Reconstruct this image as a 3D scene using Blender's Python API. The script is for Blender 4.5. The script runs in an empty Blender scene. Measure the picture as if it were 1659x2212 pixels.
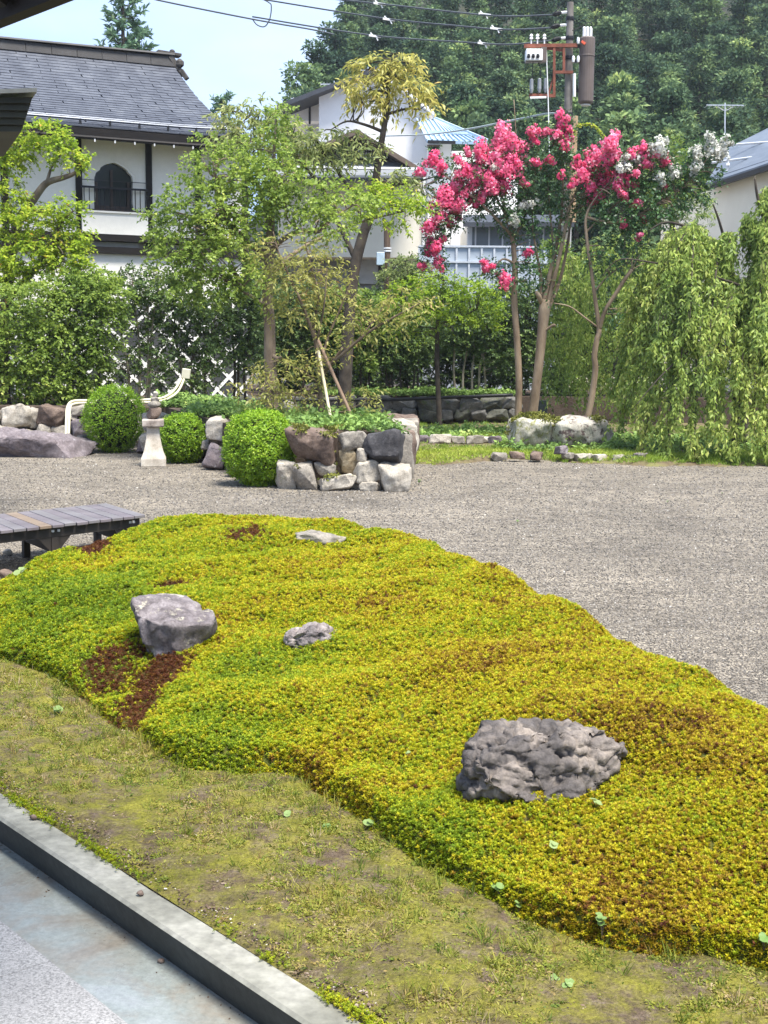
import bpy, bmesh, math, random
import numpy as np
from mathutils import Vector, Matrix, noise
from mathutils.bvhtree import BVHTree

R = math.radians
rng = np.random.default_rng(7)
random.seed(7)
S = bpy.context.scene
COL = S.collection

# ------------------------------------------------------------------ camera
F, CX, CY = 2800.0, 829.5, 1106.0           # focal length and centre, in the photo's 1659 x 2212 grid
cd = bpy.data.cameras.new('camera')
cd.sensor_fit = 'VERTICAL'
cd.sensor_height = 24.0
cd.lens = 24.0 * F / 2212.0
cd.clip_start, cd.clip_end = 0.05, 900.0
cam = bpy.data.objects.new('camera', cd)
COL.objects.link(cam)
CAM = Vector((0, 0, 2.0))
M3 = (Matrix.Rotation(R(90 - 7.25), 3, 'X') @ Matrix.Rotation(R(0.5), 3, 'Z'))
cam.matrix_world = Matrix.Translation(CAM) @ M3.to_4x4()
S.camera = cam

# ------------------------------------------------------------------ sky, sun, exposure
SUN_EL, SUN_AZ = 66.0, 140.0                # the sun stands behind the camera, to its right
w = bpy.data.worlds.new('World')
S.world = w
w.use_nodes = True
nt = w.node_tree
bg = nt.nodes['Background']
sky = nt.nodes.new('ShaderNodeTexSky')
sky.sky_type = 'NISHITA'
sky.sun_disc = False
sky.sun_elevation = R(SUN_EL)
sky.sun_rotation = R(SUN_AZ)
sky.air_density, sky.dust_density, sky.ozone_density = 1.0, 2.0, 1.0
tc = nt.nodes.new('ShaderNodeTexCoord')
mp = nt.nodes.new('ShaderNodeMapping')
mp.inputs['Scale'].default_value = (1.0, 1.0, 2.4)
nz = nt.nodes.new('ShaderNodeTexNoise')
nz.inputs['Scale'].default_value = 2.3
nz.inputs['Detail'].default_value = 5.0
nz.inputs['Roughness'].default_value = 0.5
cr = nt.nodes.new('ShaderNodeValToRGB')
cr.color_ramp.elements[0].position = 0.36
cr.color_ramp.elements[0].color = (0.8, 0.8, 0.8, 1)
cr.color_ramp.elements[1].position = 0.66
cr.color_ramp.elements[1].color = (0.9, 0.9, 0.9, 1)
mx = nt.nodes.new('ShaderNodeMix')
mx.data_type = 'RGBA'
nz2 = nt.nodes.new('ShaderNodeTexNoise')
nz2.inputs['Scale'].default_value = 3.1
nz2.inputs['Detail'].default_value = 6.0
cr2 = nt.nodes.new('ShaderNodeValToRGB')             # blue grey cloud to thin white cloud
cr2.color_ramp.elements[0].position = 0.40
cr2.color_ramp.elements[0].color = (1.9, 2.65, 4.4, 1)
cr2.color_ramp.elements[1].position = 0.62
cr2.color_ramp.elements[1].color = (2.8, 3.5, 4.8, 1)
nt.links.new(mp.outputs['Vector'], nz2.inputs['Vector'])
nt.links.new(nz2.outputs['Fac'], cr2.inputs['Fac'])
nt.links.new(cr2.outputs['Color'], mx.inputs[7])
nt.links.new(tc.outputs['Generated'], mp.inputs['Vector'])
nt.links.new(mp.outputs['Vector'], nz.inputs['Vector'])
nt.links.new(nz.outputs['Fac'], cr.inputs['Fac'])
nt.links.new(cr.outputs['Color'], mx.inputs[0])
nt.links.new(sky.outputs['Color'], mx.inputs[6])
nt.links.new(mx.outputs[2], bg.inputs['Color'])
bg.inputs['Strength'].default_value = 0.118

sd = bpy.data.lights.new('sun', 'SUN')
sd.energy = 3.6
sd.angle = R(22)
sd.color = (1.0, 0.955, 0.88)
sun = bpy.data.objects.new('sun', sd)
COL.objects.link(sun)
az, el = R(SUN_AZ), R(SUN_EL)
SUNV = Vector((math.sin(az) * math.cos(el), math.cos(az) * math.cos(el), math.sin(el)))
sun.rotation_euler = (-SUNV).to_track_quat('-Z', 'Y').to_euler()

S.view_settings.view_transform = 'Standard'
S.view_settings.look = 'None'
S.view_settings.exposure = 1.5
S.view_settings.gamma = 1.0
S.view_settings.use_curve_mapping = False
S.cycles.max_bounces = 6
S.cycles.transparent_max_bounces = 4
S.cycles.caustics_reflective = False
S.cycles.caustics_refractive = False

# ------------------------------------------------------------------ helpers
def ray(px, py):
    return M3 @ Vector(((px - CX) / F, (CY - py) / F, -1.0))
def at(px, py, Y):
    r = ray(px, py); return CAM + r * (Y / r.y)
def gnd(px, py, z=0.0):
    r = ray(px, py); return CAM + r * ((z - CAM.z) / r.z)
def ppm(Y): return F / Y                     # pixels per metre at distance Y

def tag(o, label=None, cat=None, group=None, kind=None):
    if label: o['label'] = label
    if cat: o['category'] = cat
    if group: o['group'] = group
    if kind: o['kind'] = kind
    return o
def thing(name, label, cat, loc=(0, 0, 0), group=None):
    o = bpy.data.objects.new(name, None)
    COL.objects.link(o)
    o.empty_display_size = 0.2
    o.location = loc
    return tag(o, label, cat, group)
def put(name, me, parent=None, m=None):
    o = bpy.data.objects.new(name, me)
    COL.objects.link(o)
    if m is not None and not me.materials: me.materials.append(m)
    if parent is not None:
        o.parent = parent
        if parent.type == 'EMPTY':
            o.matrix_parent_inverse = Matrix.Translation(-Vector(parent.location))
        else:
            o.matrix_parent_inverse = Matrix.Identity(4)
    return o
def np_mesh(name, V, Q, m=None, attrs=None, smooth=False):
    """V (n,3), Q (f,k) all faces the same size"""
    V = np.asarray(V, np.float32).reshape(-1, 3)
    Q = np.asarray(Q, np.int32)
    me = bpy.data.meshes.new(name)
    f, k = Q.shape
    me.vertices.add(len(V)); me.vertices.foreach_set('co', V.ravel())
    me.loops.add(f * k); me.loops.foreach_set('vertex_index', Q.ravel())
    me.polygons.add(f)
    me.polygons.foreach_set('loop_start', np.arange(0, f * k, k, dtype=np.int32))
    me.polygons.foreach_set('loop_total', np.full(f, k, np.int32))
    if attrs:
        for an, av in attrs.items():
            a = me.attributes.new(an, 'FLOAT', 'POINT'); a.data.foreach_set('value', np.asarray(av, np.float32).ravel())
    me.update(calc_edges=True)
    if smooth: me.polygons.foreach_set('use_smooth', np.ones(f, bool))
    if m is not None: me.materials.append(m)
    return me

def catmull(P, sub):
    P = [Vector(p) for p in P]
    if sub <= 1 or len(P) < 3: return P
    out = []
    for i in range(len(P) - 1):
        p0, p1, p2, p3 = P[max(i - 1, 0)], P[i], P[i + 1], P[min(i + 2, len(P) - 1)]
        for s in range(sub):
            t = s / sub
            out.append(0.5 * ((2 * p1) + (p2 - p0) * t + (2 * p0 - 5 * p1 + 4 * p2 - p3) * t * t + (3 * p1 - p0 - 3 * p2 + p3) * t ** 3))
    out.append(P[-1])
    return out

class MB:
    def __init__(s): s.v = []; s.f = []
    def add(s, V, Fs):
        b = len(s.v); s.v += [tuple(x) for x in V]; s.f += [tuple(i + b for i in q) for q in Fs]; return s
    def box(s, c, size, rot=None):
        hx, hy, hz = size[0] / 2, size[1] / 2, size[2] / 2
        V = [Vector((x, y, z)) for z in (-hz, hz) for x, y in ((-hx, -hy), (hx, -hy), (hx, hy), (-hx, hy))]
        if rot is not None: V = [rot @ v for v in V]
        c = Vector(c)
        return s.add([v + c for v in V], [(3, 2, 1, 0), (4, 5, 6, 7), (0, 1, 5, 4), (1, 2, 6, 5), (2, 3, 7, 6), (3, 0, 4, 7)])
    def hexa(s, V):   # 8 corners: bottom 4 ccw, top 4 ccw
        return s.add(V, [(3, 2, 1, 0), (4, 5, 6, 7), (0, 1, 5, 4), (1, 2, 6, 5), (2, 3, 7, 6), (3, 0, 4, 7)])
    def bar(s, a, b, wd, ht, up=(0, 0, 1)):
        a, b = Vector(a), Vector(b); d = b - a; L = d.length; d.normalize()
        up = Vector(up)
        if abs(d.dot(up)) > .98: up = Vector((0, 1, 0))
        x = d.cross(up).normalized(); z = x.cross(d)
        return s.box((a + b) / 2, (wd, L, ht), Matrix((x, d, z)).transposed())
    def tube(s, P, rad, n=8, sub=1, cap=True):
        k0 = len(P); P = catmull(P, sub); m = len(P)
        if not hasattr(rad, '__len__'): rad = [rad] * k0
        rr = np.interp(np.linspace(0, 1, m), np.linspace(0, 1, len(rad)), rad)
        ref = Vector((0.31, 0.2, 0.93)).normalized()
        b = len(s.v)
        for i, p in enumerate(P):
            t = (P[min(i + 1, m - 1)] - P[max(i - 1, 0)]).normalized()
            x = t.cross(ref)
            if x.length < .05: x = t.cross(Vector((1, 0, 0)))
            x.normalize(); y = t.cross(x)
            for j in range(n):
                a = 2 * math.pi * j / n
                s.v.append(tuple(p + (x * math.cos(a) + y * math.sin(a)) * float(rr[i])))
        for i in range(m - 1):
            for j in range(n):
                j2 = (j + 1) % n
                s.f.append((b + i * n + j, b + i * n + j2, b + (i + 1) * n + j2, b + (i + 1) * n + j))
        if cap:
            s.f.append(tuple(b + j for j in range(n))[::-1]); s.f.append(tuple(b + (m - 1) * n + j for j in range(n)))
        return s
    def lathe(s, c, prof, n=16):
        c = Vector(c); b = len(s.v)
        for r, z in prof:
            for j in range(n):
                a = 2 * math.pi * j / n; s.v.append((c.x + r * math.cos(a), c.y + r * math.sin(a), c.z + z))
        m = len(prof)
        for i in range(m - 1):
            for j in range(n):
                j2 = (j + 1) % n; s.f.append((b + i * n + j, b + i * n + j2, b + (i + 1) * n + j2, b + (i + 1) * n + j))
        s.f.append(tuple(b + j for j in range(n))[::-1]); s.f.append(tuple(b + (m - 1) * n + j for j in range(n)))
        return s
    def prism(s, poly, off):     # planar polygon extruded by vector off
        n = len(poly); off = Vector(off); poly = [Vector(p) for p in poly]
        b = len(s.v); s.v += [tuple(p) for p in poly] + [tuple(p + off) for p in poly]
        s.f.append(tuple(b + i for i in range(n))); s.f.append(tuple(b + n + i for i in range(n))[::-1])
        for i in range(n):
            j = (i + 1) % n; s.f.append((b + j, b + i, b + n + i, b + n + j))
        return s
    def mesh(s, name, m=None, smooth=False, bevel=0):
        me = bpy.data.meshes.new(name); me.from_pydata(s.v, [], s.f)
        bm = bmesh.new(); bm.from_mesh(me)
        bmesh.ops.recalc_face_normals(bm, faces=bm.faces)
        if bevel:
            bmesh.ops.bevel(bm, geom=[e for e in bm.edges], offset=bevel, segments=1, affect='EDGES', clamp_overlap=True)
        bm.to_mesh(me); bm.free()
        if smooth: me.polygons.foreach_set('use_smooth', np.ones(len(me.polygons), bool))
        if m is not None: me.materials.append(m)
        me.update()
        return me
    def build(s, name, m, parent=None, smooth=False, bevel=0):
        return put(name, s.mesh(name, m, smooth, bevel), parent)

# ------------------------------------------------------------------ materials
def node_mat(name):
    m = bpy.data.materials.new(name); m.use_nodes = True
    n = m.node_tree; return m, n, n.nodes['Principled BSDF'], n.nodes['Material Output']
def ramp(n, stops, src):
    c = n.nodes.new('ShaderNodeValToRGB'); e = c.color_ramp.elements
    while len(e) < len(stops): e.new(0.5)
    for i, (p, col) in enumerate(stops):
        e[i].position = p; e[i].color = (*col, 1)
    n.links.new(src, c.inputs['Fac']); return c.outputs['Color']
def noise_n(n, scale, detail=3, rough=.55, vec=None, dist=0, scl3=None):
    if vec is None:
        g = n.nodes.new('ShaderNodeNewGeometry'); vec = g.outputs['Position']
    if scl3:
        mpp = n.nodes.new('ShaderNodeMapping'); mpp.inputs['Scale'].default_value = scl3
        n.links.new(vec, mpp.inputs['Vector']); vec = mpp.outputs['Vector']
    t = n.nodes.new('ShaderNodeTexNoise'); t.inputs['Scale'].default_value = scale
    t.inputs['Detail'].default_value = detail; t.inputs['Roughness'].default_value = rough; t.inputs['Distortion'].default_value = dist
    n.links.new(vec, t.inputs['Vector']); return t.outputs['Fac']
def mixc(n, fac, a, b, mode='MIX'):
    x = n.nodes.new('ShaderNodeMix'); x.data_type = 'RGBA'; x.blend_type = mode
    for s, i in ((fac, 0), (a, 6), (b, 7)):
        if isinstance(s, (int, float)): x.inputs[i].default_value = s
        elif isinstance(s, tuple): x.inputs[i].default_value = (*s, 1)
        else: n.links.new(s, x.inputs[i])
    return x.outputs[2]
def bump(n, h, strength, dist, bsdf):
    b = n.nodes.new('ShaderNodeBump'); b.inputs['Strength'].default_value = strength; b.inputs['Distance'].default_value = dist
    n.links.new(h, b.inputs['Height']); n.links.new(b.outputs['Normal'], bsdf.inputs['Normal'])
def noisy(name, stops, scale=3.0, detail=6, rough=.8, bs=30.0, bst=.3, bd=.01, fine=None, metal=0, scl3=None, spec=.3, seedv=None):
    m, n, p, o = node_mat(name)
    c = ramp(n, stops, noise_n(n, scale, detail, .6, scl3=scl3))
    if fine: # (scale, amount) multiplies a fine mottling in
        f = ramp(n, [(.3, (1 - fine[1],) * 3), (.7, (1 + fine[1],) * 3)], noise_n(n, fine[0], 2, .6, scl3=scl3))
        c = mixc(n, 1.0, c, f, 'MULTIPLY')
    n.links.new(c, p.inputs['Base Color'])
    p.inputs['Roughness'].default_value = rough; p.inputs['Metallic'].default_value = metal
    p.inputs['Specular IOR Level'].default_value = spec
    if bst: bump(n, noise_n(n, bs, 5, .65, scl3=scl3), bst, bd, p)
    return m
def flat(name, col, rough=.6, metal=0, var=.12, scale=4.0):
    lo = tuple(c * (1 - var) for c in col); hi = tuple(min(1, c * (1 + var)) for c in col)
    return noisy(name, [(.3, lo), (.7, hi)], scale, 4, rough, bst=.08, bs=60, bd=.004, metal=metal)
def leafmat(name, stops, trans=.35, rough=.5, inst=False, spec=.35, patch=.0, vary=0):
    m, n, p, o = node_mat(name)
    a = n.nodes.new('ShaderNodeAttribute'); a.attribute_name = 'tone'
    c = ramp(n, stops, a.outputs['Fac'])
    if patch:
        f = ramp(n, [(.3, (1 - patch,) * 3), (.7, (1 + patch,) * 3)], noise_n(n, 1.1, 2, .5))
        c = mixc(n, 1.0, c, f, 'MULTIPLY')
    if vary:
        oi = n.nodes.new('ShaderNodeObjectInfo'); c = mixc(n, 1.0, c, ramp(n, [(0, (1 - vary, 1 - vary * .9, 1 - vary * .5)), (1, (1 + vary * 1.3, 1 + vary, 1 + vary * .4))], oi.outputs['Random']), 'MULTIPLY')
    n.links.new(c, p.inputs['Base Color']); p.inputs['Roughness'].default_value = rough
    p.inputs['Specular IOR Level'].default_value = spec
    t = n.nodes.new('ShaderNodeBsdfTranslucent'); n.links.new(c, t.inputs['Color'])
    ms = n.nodes.new('ShaderNodeMixShader'); ms.inputs[0].default_value = trans
    n.links.new(p.outputs[0], ms.inputs[1]); n.links.new(t.outputs[0], ms.inputs[2]); n.links.new(ms.outputs[0], o.inputs['Surface'])
    return m

def rockmat(name, lo, mid, hi, lichen=None, scale=3.5, la=.6, wet=.75, cells=None):
    m, n, p, o = node_mat(name)
    tcn = n.nodes.new('ShaderNodeTexCoord'); oi = n.nodes.new('ShaderNodeObjectInfo')
    g = n.nodes.new('ShaderNodeNewGeometry'); vec = g.outputs['Position']
    c = ramp(n, [(.28, lo), (.48, mid), (.72, hi)], noise_n(n, scale, 8, .68, vec, .4))
    if lichen:
        f = ramp(n, [(la, (0, 0, 0)), (la + .07, (1, 1, 1))], noise_n(n, scale * 1.7, 7, .7, vec))
        c = mixc(n, f, c, lichen)
    if cells:
        at_ = n.nodes.new('ShaderNodeAttribute'); at_.attribute_name = 'tone'
        c = mixc(n, .7, c, ramp(n, [(.2, cells[0]), (.8, cells[1])], at_.outputs['Fac']), 'MULTIPLY')
    f = ramp(n, [(.3, (.62,) * 3), (.7, (1.35,) * 3)], noise_n(n, scale * 11, 5, .75, vec))
    c = mixc(n, 1.0, c, f, 'MULTIPLY')
    n.links.new(c, p.inputs['Base Color']); p.inputs['Roughness'].default_value = wet
    p.inputs['Specular IOR Level'].default_value = .25
    bump(n, noise_n(n, scale * 7, 8, .72, vec, .5), .55, .02, p)
    return m

WOOD = noisy('dark_wood', [(.3, (.006, .0045, .004)), (.7, (.015, .011, .009))], 2, 5, .7, 40, .3, .004, scl3=(1, 1, 6))
PLASTER = noisy('white_plaster', [(.3, (.76, .73, .66)), (.7, (.84, .81, .74))], 1.2, 6, .9, 60, .12, .004, fine=(9, .03))
CREAM = noisy('cream_wall', [(.3, (.74, .68, .55)), (.7, (.82, .76, .62))], 1.0, 5, .85, 50, .1, .004)
BARK = noisy('grey_bark', [(.3, (.045, .036, .028)), (.5, (.12, .092, .068)), (.72, (.2, .165, .125))], 5, 8, .9, 45, .8, .015, scl3=(1, 1, .45))
BARKL = noisy('pale_bark', [(.3, (.13, .09, .055)), (.5, (.26, .19, .125)), (.72, (.36, .28, .19))], 4, 7, .8, 40, .5, .01, scl3=(1, 1, .35))
BARKD = noisy('dark_bark', [(.3, (.025, .02, .016)), (.7, (.085, .068, .05))], 6, 7, .9, 45, .7, .012)
TWIG = noisy('brown_twig', [(.3, (.08, .058, .04)), (.7, (.2, .15, .1))], 6, 4, .9, 40, .2, .004)
IRON = flat('dark_iron', (.03, .03, .032), .5, .6)
SLATE = noisy('slate_shingle', [(.3, (.055, .06, .075)), (.55, (.085, .092, .11)), (.75, (.13, .138, .155))], 2.2, 7, .55, 40, .25, .004, fine=(30, .12))

# ------------------------------------------------------------------ foliage
def nrm(a): return a / np.maximum(np.linalg.norm(a, axis=-1, keepdims=True), 1e-9)
def leaf_mesh(name, P, D, N, L, W, tone, m, fold=.18, curl=.12):
    P, D, N = np.asarray(P, float), nrm(np.asarray(D, float)), np.asarray(N, float)
    Sd = nrm(np.cross(D, N)); N = np.cross(Sd, D)
    n = len(P); L = np.broadcast_to(np.asarray(L, float), (n,))[:, None]; W = np.broadcast_to(np.asarray(W, float), (n,))[:, None]
    mid = P + D * L * .45
    V = np.stack([P, mid + Sd * W * .5 + N * W * fold, P + D * L - N * L * curl, mid - Sd * W * .5 + N * W * fold], 1)
    Q = np.arange(n * 4).reshape(n, 4)
    return np_mesh(name, V.reshape(-1, 3), Q, m, {'tone': np.repeat(np.clip(tone, 0, 1), 4)})
def spray(C, ax, tl, k, jit=.5, droop=.3, upn=.8, side=.9):
    """k leaves along a short twig from each C in direction ax; returns leaf base, direction, normal"""
    m = len(C); ax = nrm(np.asarray(ax, float)); tl = np.broadcast_to(np.asarray(tl, float), (m,))[:, None, None]
    t = (np.arange(k)[None, :, None] + rng.random((m, k, 1))) / k
    up = np.array([0, 0, 1.0]); sd = nrm(np.cross(ax, up) + rng.normal(0, .25, (m, 3)))[:, None, :]
    A = ax[:, None, :]
    pos = C[:, None, :] + A * tl * t - up * (droop * tl * t * t) + rng.normal(0, .015, (m, k, 3))
    sg = np.where(np.arange(k) % 2 == 0, 1.0, -1.0)[None, :, None]
    d = A * .6 + sd * sg * side + rng.normal(0, jit, (m, k, 3)); d[..., 2] -= droop
    nn = rng.normal(0, .45, (m, k, 3)); nn[..., 2] += upn
    return pos.reshape(-1, 3), nrm(d.reshape(-1, 3)), nn.reshape(-1, 3)
def blob_points(blobs, n, shell=.5):
    """blobs: (centre, (rx, ry, rz)) ; points spread through ellipsoids, denser to the outside"""
    vol = np.array([r[0] * r[1] * r[2] for c, r in blobs]) ** .72
    which = rng.choice(len(blobs), n, p=vol / vol.sum())
    u = nrm(rng.normal(0, 1, (n, 3))); rad = rng.random((n, 1)) ** (1 / 3 * (1 - shell))
    Cn = np.array([tuple(c) for c, r in blobs])[which]; Rn = np.array([r for c, r in blobs])[which]
    return Cn + u * rad * Rn, u, which
def pb(px, py, Y, rx, ry, rd=None):
    """blob given by its place in the photo and its distance; radii from pixels"""
    k = ppm(Y); return (at(px, py, Y), (rx / k, (rd if rd else .8 * (rx + ry) / 2 / k), ry / k))
def tones(P, base=.5, var=.16, patch=.22, sc=1.3):
    q = np.array([noise.noise(Vector(p) * sc) for p in P[::8]]); q = np.repeat(q, 8)[:len(P)]
    return base + q * patch + rng.normal(0, var, len(P))
def crown(parent, blobs, n, k, L, W, m, tl=.25, jit=.5, droop=.3, upn=.8, tone=.5, patch=.25, outw=.8, name='crown', var=.16, shell=.5, side=.9, kind='stuff', curl=.12):
    C, u, _ = blob_points(blobs, n, shell)
    ax = u * outw + rng.normal(0, .5, (n, 3)); ax[:, 2] *= .6
    P, D, N = spray(C, ax, tl * rng.uniform(.6, 1.3, n), k, jit, droop, upn, side)
    Ls = L * rng.uniform(.65, 1.2, len(P))
    me = leaf_mesh(name, P, D, N, Ls, Ls * W / L * rng.uniform(.8, 1.2, len(P)), tones(P, tone, var, patch), m, curl=curl)
    o = put(name, me, parent); o['kind'] = kind
    return o, C, ax
def limbs_to(mb, pts, targets, r0=.02, r1=.006, sag=.12, n=5):
    """thin curved branches from the nearest skeleton point to each target"""
    A = np.array([tuple(p) for p in pts])
    for t in targets:
        t = Vector(t); d = np.linalg.norm(A - np.array(tuple(t)), axis=1) + np.maximum(0, A[:, 2] - t.z) * .8
        a = Vector(A[int(d.argmin())]); L = (t - a).length
        if L < .05: continue
        j = Vector(rng.normal(0, .12, 3)) * L
        mb.tube([a, a.lerp(t, .35) + j + Vector((0, 0, sag * L)), a.lerp(t, .7) + j * .6 + Vector((0, 0, sag * L * .8)), t], [r0, r0 * .75, (r0 + r1) / 2, r1], n, 3, cap=False)

# ------------------------------------------------------------------ rocks
def rock_mesh(name, size, seed, cuts=9, sub=3, rough=.06, m=None, lumps=0, lsc=2.2, flat_top=None, smooth=True, box=2.0, hrange=(.58, .86)):
    bm = bmesh.new(); bmesh.ops.create_icosphere(bm, subdivisions=sub, radius=1.0)
    r = random.Random(seed)
    pl = [(Vector((r.gauss(0, 1), r.gauss(0, 1), r.gauss(0, 1))).normalized(), r.uniform(*hrange)) for _ in range(cuts)]
    if flat_top: pl.append((Vector((r.gauss(0, .12), r.gauss(0, .12), 1)).normalized(), flat_top))
    off = Vector((seed * 3.1, seed * 1.7, seed * .9)); cell = []
    for v in bm.verts:
        p = v.co.copy()
        if box > 2: p *= (abs(p.x) ** box + abs(p.y) ** box + abs(p.z) ** box) ** (-1 / box)
        for nn, h in pl:
            d = p.dot(nn) - h
            if d > 0: p -= nn * d * .94
        q = p * 1.7 + off
        p += p.normalized() * (noise.noise(q) * .09 + noise.noise(q * 2.7) * rough + noise.noise(q * 6.3) * rough * .45)
        v.co = Vector((p.x * size[0] / 2, p.y * size[1] / 2, p.z * size[2] / 2))
    if lumps:
        bm.normal_update(); nn = [v.normal.copy() for v in bm.verts]; s0 = size[0]
        for v, n_ in zip(bm.verts, nn):
            qq = v.co / s0 * lsc * 2 + off
            qq += Vector((noise.noise(qq * 1.1), noise.noise(qq * 1.1 + Vector((9, 0, 0))), noise.noise(qq * 1.1 + Vector((0, 9, 0))))) * .45
            dd, pp_ = noise.voronoi(qq); dd2, _ = noise.voronoi(qq * 2.3 + Vector((3, 1, 2))); cell.append(noise.cell(pp_[0] * 7.31))
            dome = 1 - min(dd[0] / .75, 1) ** 2; crack = min((dd[1] - dd[0]) / .10, 1) ** .7; d2 = 1 - min(dd2[0] / .7, 1) ** 2
            v.co += n_ * s0 * lumps * (.42 * dome + .62 * crack + .22 * d2 + .8 * noise.noise(qq * .55) + .35 * abs(noise.noise(qq * 2.9)) + .25 * noise.noise(qq * 6) - .9)
    me = bpy.data.meshes.new(name); bm.to_mesh(me); bm.free()
    if cell:
        at_ = me.attributes.new('tone', 'FLOAT', 'POINT'); at_.data.foreach_set('value', np.clip(np.array(cell, np.float32) * .5 + .5, 0, 1))
    if smooth:
        me.polygons.foreach_set('use_smooth', np.ones(len(me.polygons), bool))
    if m: me.materials.append(m)
    return me
def hull_rock(name, size, seed, rough=.035, m=None, cuts=3, jit=.30, extra=7, pts=None, bev=.05):
    """broken stone: the hull of a jittered box, its edges worn, its faces uneven"""
    r = random.Random(seed); bm = bmesh.new()
    if pts is None:
        pts = [Vector((sx * (.5 - jit * .5 * r.random()), sy * (.5 - jit * .5 * r.random()), sz * (.5 - jit * .5 * r.random()))) for sx in (-1, 1) for sy in (-1, 1) for sz in (-1, 1)]
        for _ in range(extra):
            p = Vector((r.uniform(-.36, .36), r.uniform(-.36, .36), r.uniform(-.36, .36))); ax = r.randrange(3); p[ax] = r.choice((-1, 1)) * r.uniform(.46, .56); pts.append(p)
        pts = [Vector((p.x * size[0], p.y * size[1], p.z * size[2])) for p in pts]
    vs = [bm.verts.new(p) for p in pts]
    h = bmesh.ops.convex_hull(bm, input=vs)
    bmesh.ops.delete(bm, geom=list({e for e in h['geom_interior'] + h['geom_unused'] if isinstance(e, bmesh.types.BMVert)}), context='VERTS')
    ms = min(size)
    bmesh.ops.dissolve_limit(bm, angle_limit=R(6), verts=bm.verts, edges=bm.edges)
    bmesh.ops.bevel(bm, geom=list(bm.edges), offset=ms * bev, segments=2, affect='EDGES', clamp_overlap=True, profile=.6)
    bmesh.ops.triangulate(bm, faces=bm.faces)
    for _ in range(cuts):
        L = [e for e in bm.edges if e.calc_length() > ms * .14]
        if not L or len(bm.verts) > 9000: break
        bmesh.ops.subdivide_edges(bm, edges=L, cuts=1); bmesh.ops.triangulate(bm, faces=[f for f in bm.faces if len(f.verts) > 3])
    bmesh.ops.recalc_face_normals(bm, faces=bm.faces); bm.normal_update()
    off = Vector((seed * 3.1, seed * 1.7, seed * .9)); nn = [v.normal.copy() for v in bm.verts]
    for v, n_ in zip(bm.verts, nn):
        q = v.co / ms * 1.6 + off
        v.co += n_ * ms * (rough * 1.3 * noise.noise(q) + rough * .9 * noise.noise(q * 2.7) + rough * .5 * noise.noise(q * 6.1))
    me = bpy.data.meshes.new(name); bm.to_mesh(me); bm.free(); me.polygons.foreach_set('use_smooth', np.ones(len(me.polygons), bool))
    if m: me.materials.append(m)
    return me
def rock_at(name, px0, py0, px1, py1, Y, seed, m, parent=None, depth=None, rz=0, **kw):
    """boulder filling a box of the photo at distance Y"""
    k = ppm(Y); wd, ht = (px1 - px0) / k * 1.08, (py1 - py0) / k * 1.10
    if kw.pop('hull', False): me = hull_rock(name, (wd, depth or (wd + ht) * .5, ht), seed, m=m, **kw)
    else: me = rock_mesh(name, (wd, depth or (wd + ht) * .5, ht), seed, m=m, **kw)
    o = put(name, me, parent); c = at((px0 + px1) / 2, (py0 + py1) / 2, Y)
    o.location = c; o.rotation_euler = (0, 0, rz)
    return o

# ------------------------------------------------------------------ scattering of uncountable small growth
def scatter(name, P, rot, scl, tone, idx, protos):
    me = bpy.data.meshes.new(name); n = len(P)
    me.vertices.add(n); me.vertices.foreach_set('co', np.asarray(P, np.float32).ravel())
    for an, ty, av, key in (('rot', 'FLOAT_VECTOR', rot, 'vector'), ('scl', 'FLOAT', scl, 'value'), ('tone2', 'FLOAT', tone, 'value'), ('idx', 'INT', idx, 'value')):
        a = me.attributes.new(an, ty, 'POINT')
        a.data.foreach_set(key, np.asarray(av, np.int32 if ty == 'INT' else np.float32).ravel())
    o = bpy.data.objects.new(name, me); COL.objects.link(o); o['kind'] = 'stuff'
    pc = bpy.data.collections.new(name + '_kinds')
    for i, pm in enumerate(protos):
        pc.objects.link(bpy.data.objects.new('%s_kind_%02d' % (name, i), pm))
    g = bpy.data.node_groups.new(name, 'GeometryNodeTree')
    g.interface.new_socket('Geometry', in_out='INPUT', socket_type='NodeSocketGeometry')
    g.interface.new_socket('Geometry', in_out='OUTPUT', socket_type='NodeSocketGeometry')
    N = g.nodes; gi = N.new('NodeGroupInput'); go = N.new('NodeGroupOutput')
    ci = N.new('GeometryNodeCollectionInfo'); ci.inputs['Collection'].default_value = pc
    ci.inputs['Separate Children'].default_value = True; ci.inputs['Reset Children'].default_value = True
    ip = N.new('GeometryNodeInstanceOnPoints'); ip.inputs['Pick Instance'].default_value = True
    def na(nm, ty):
        x = N.new('GeometryNodeInputNamedAttribute'); x.data_type = ty; x.inputs['Name'].default_value = nm; return x.outputs['Attribute']
    er = N.new('FunctionNodeEulerToRotation')
    Lk = g.links.new
    Lk(gi.outputs[0], ip.inputs['Points']); Lk(ci.outputs[0], ip.inputs['Instance'])
    Lk(na('idx', 'INT'), ip.inputs['Instance Index']); Lk(na('rot', 'FLOAT_VECTOR'), er.inputs[0]); Lk(er.outputs[0], ip.inputs['Rotation'])
    Lk(na('scl', 'FLOAT'), ip.inputs['Scale']); Lk(ip.outputs[0], go.inputs[0])
    md = o.modifiers.new('scatter', 'NODES'); md.node_group = g
    return o
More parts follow.
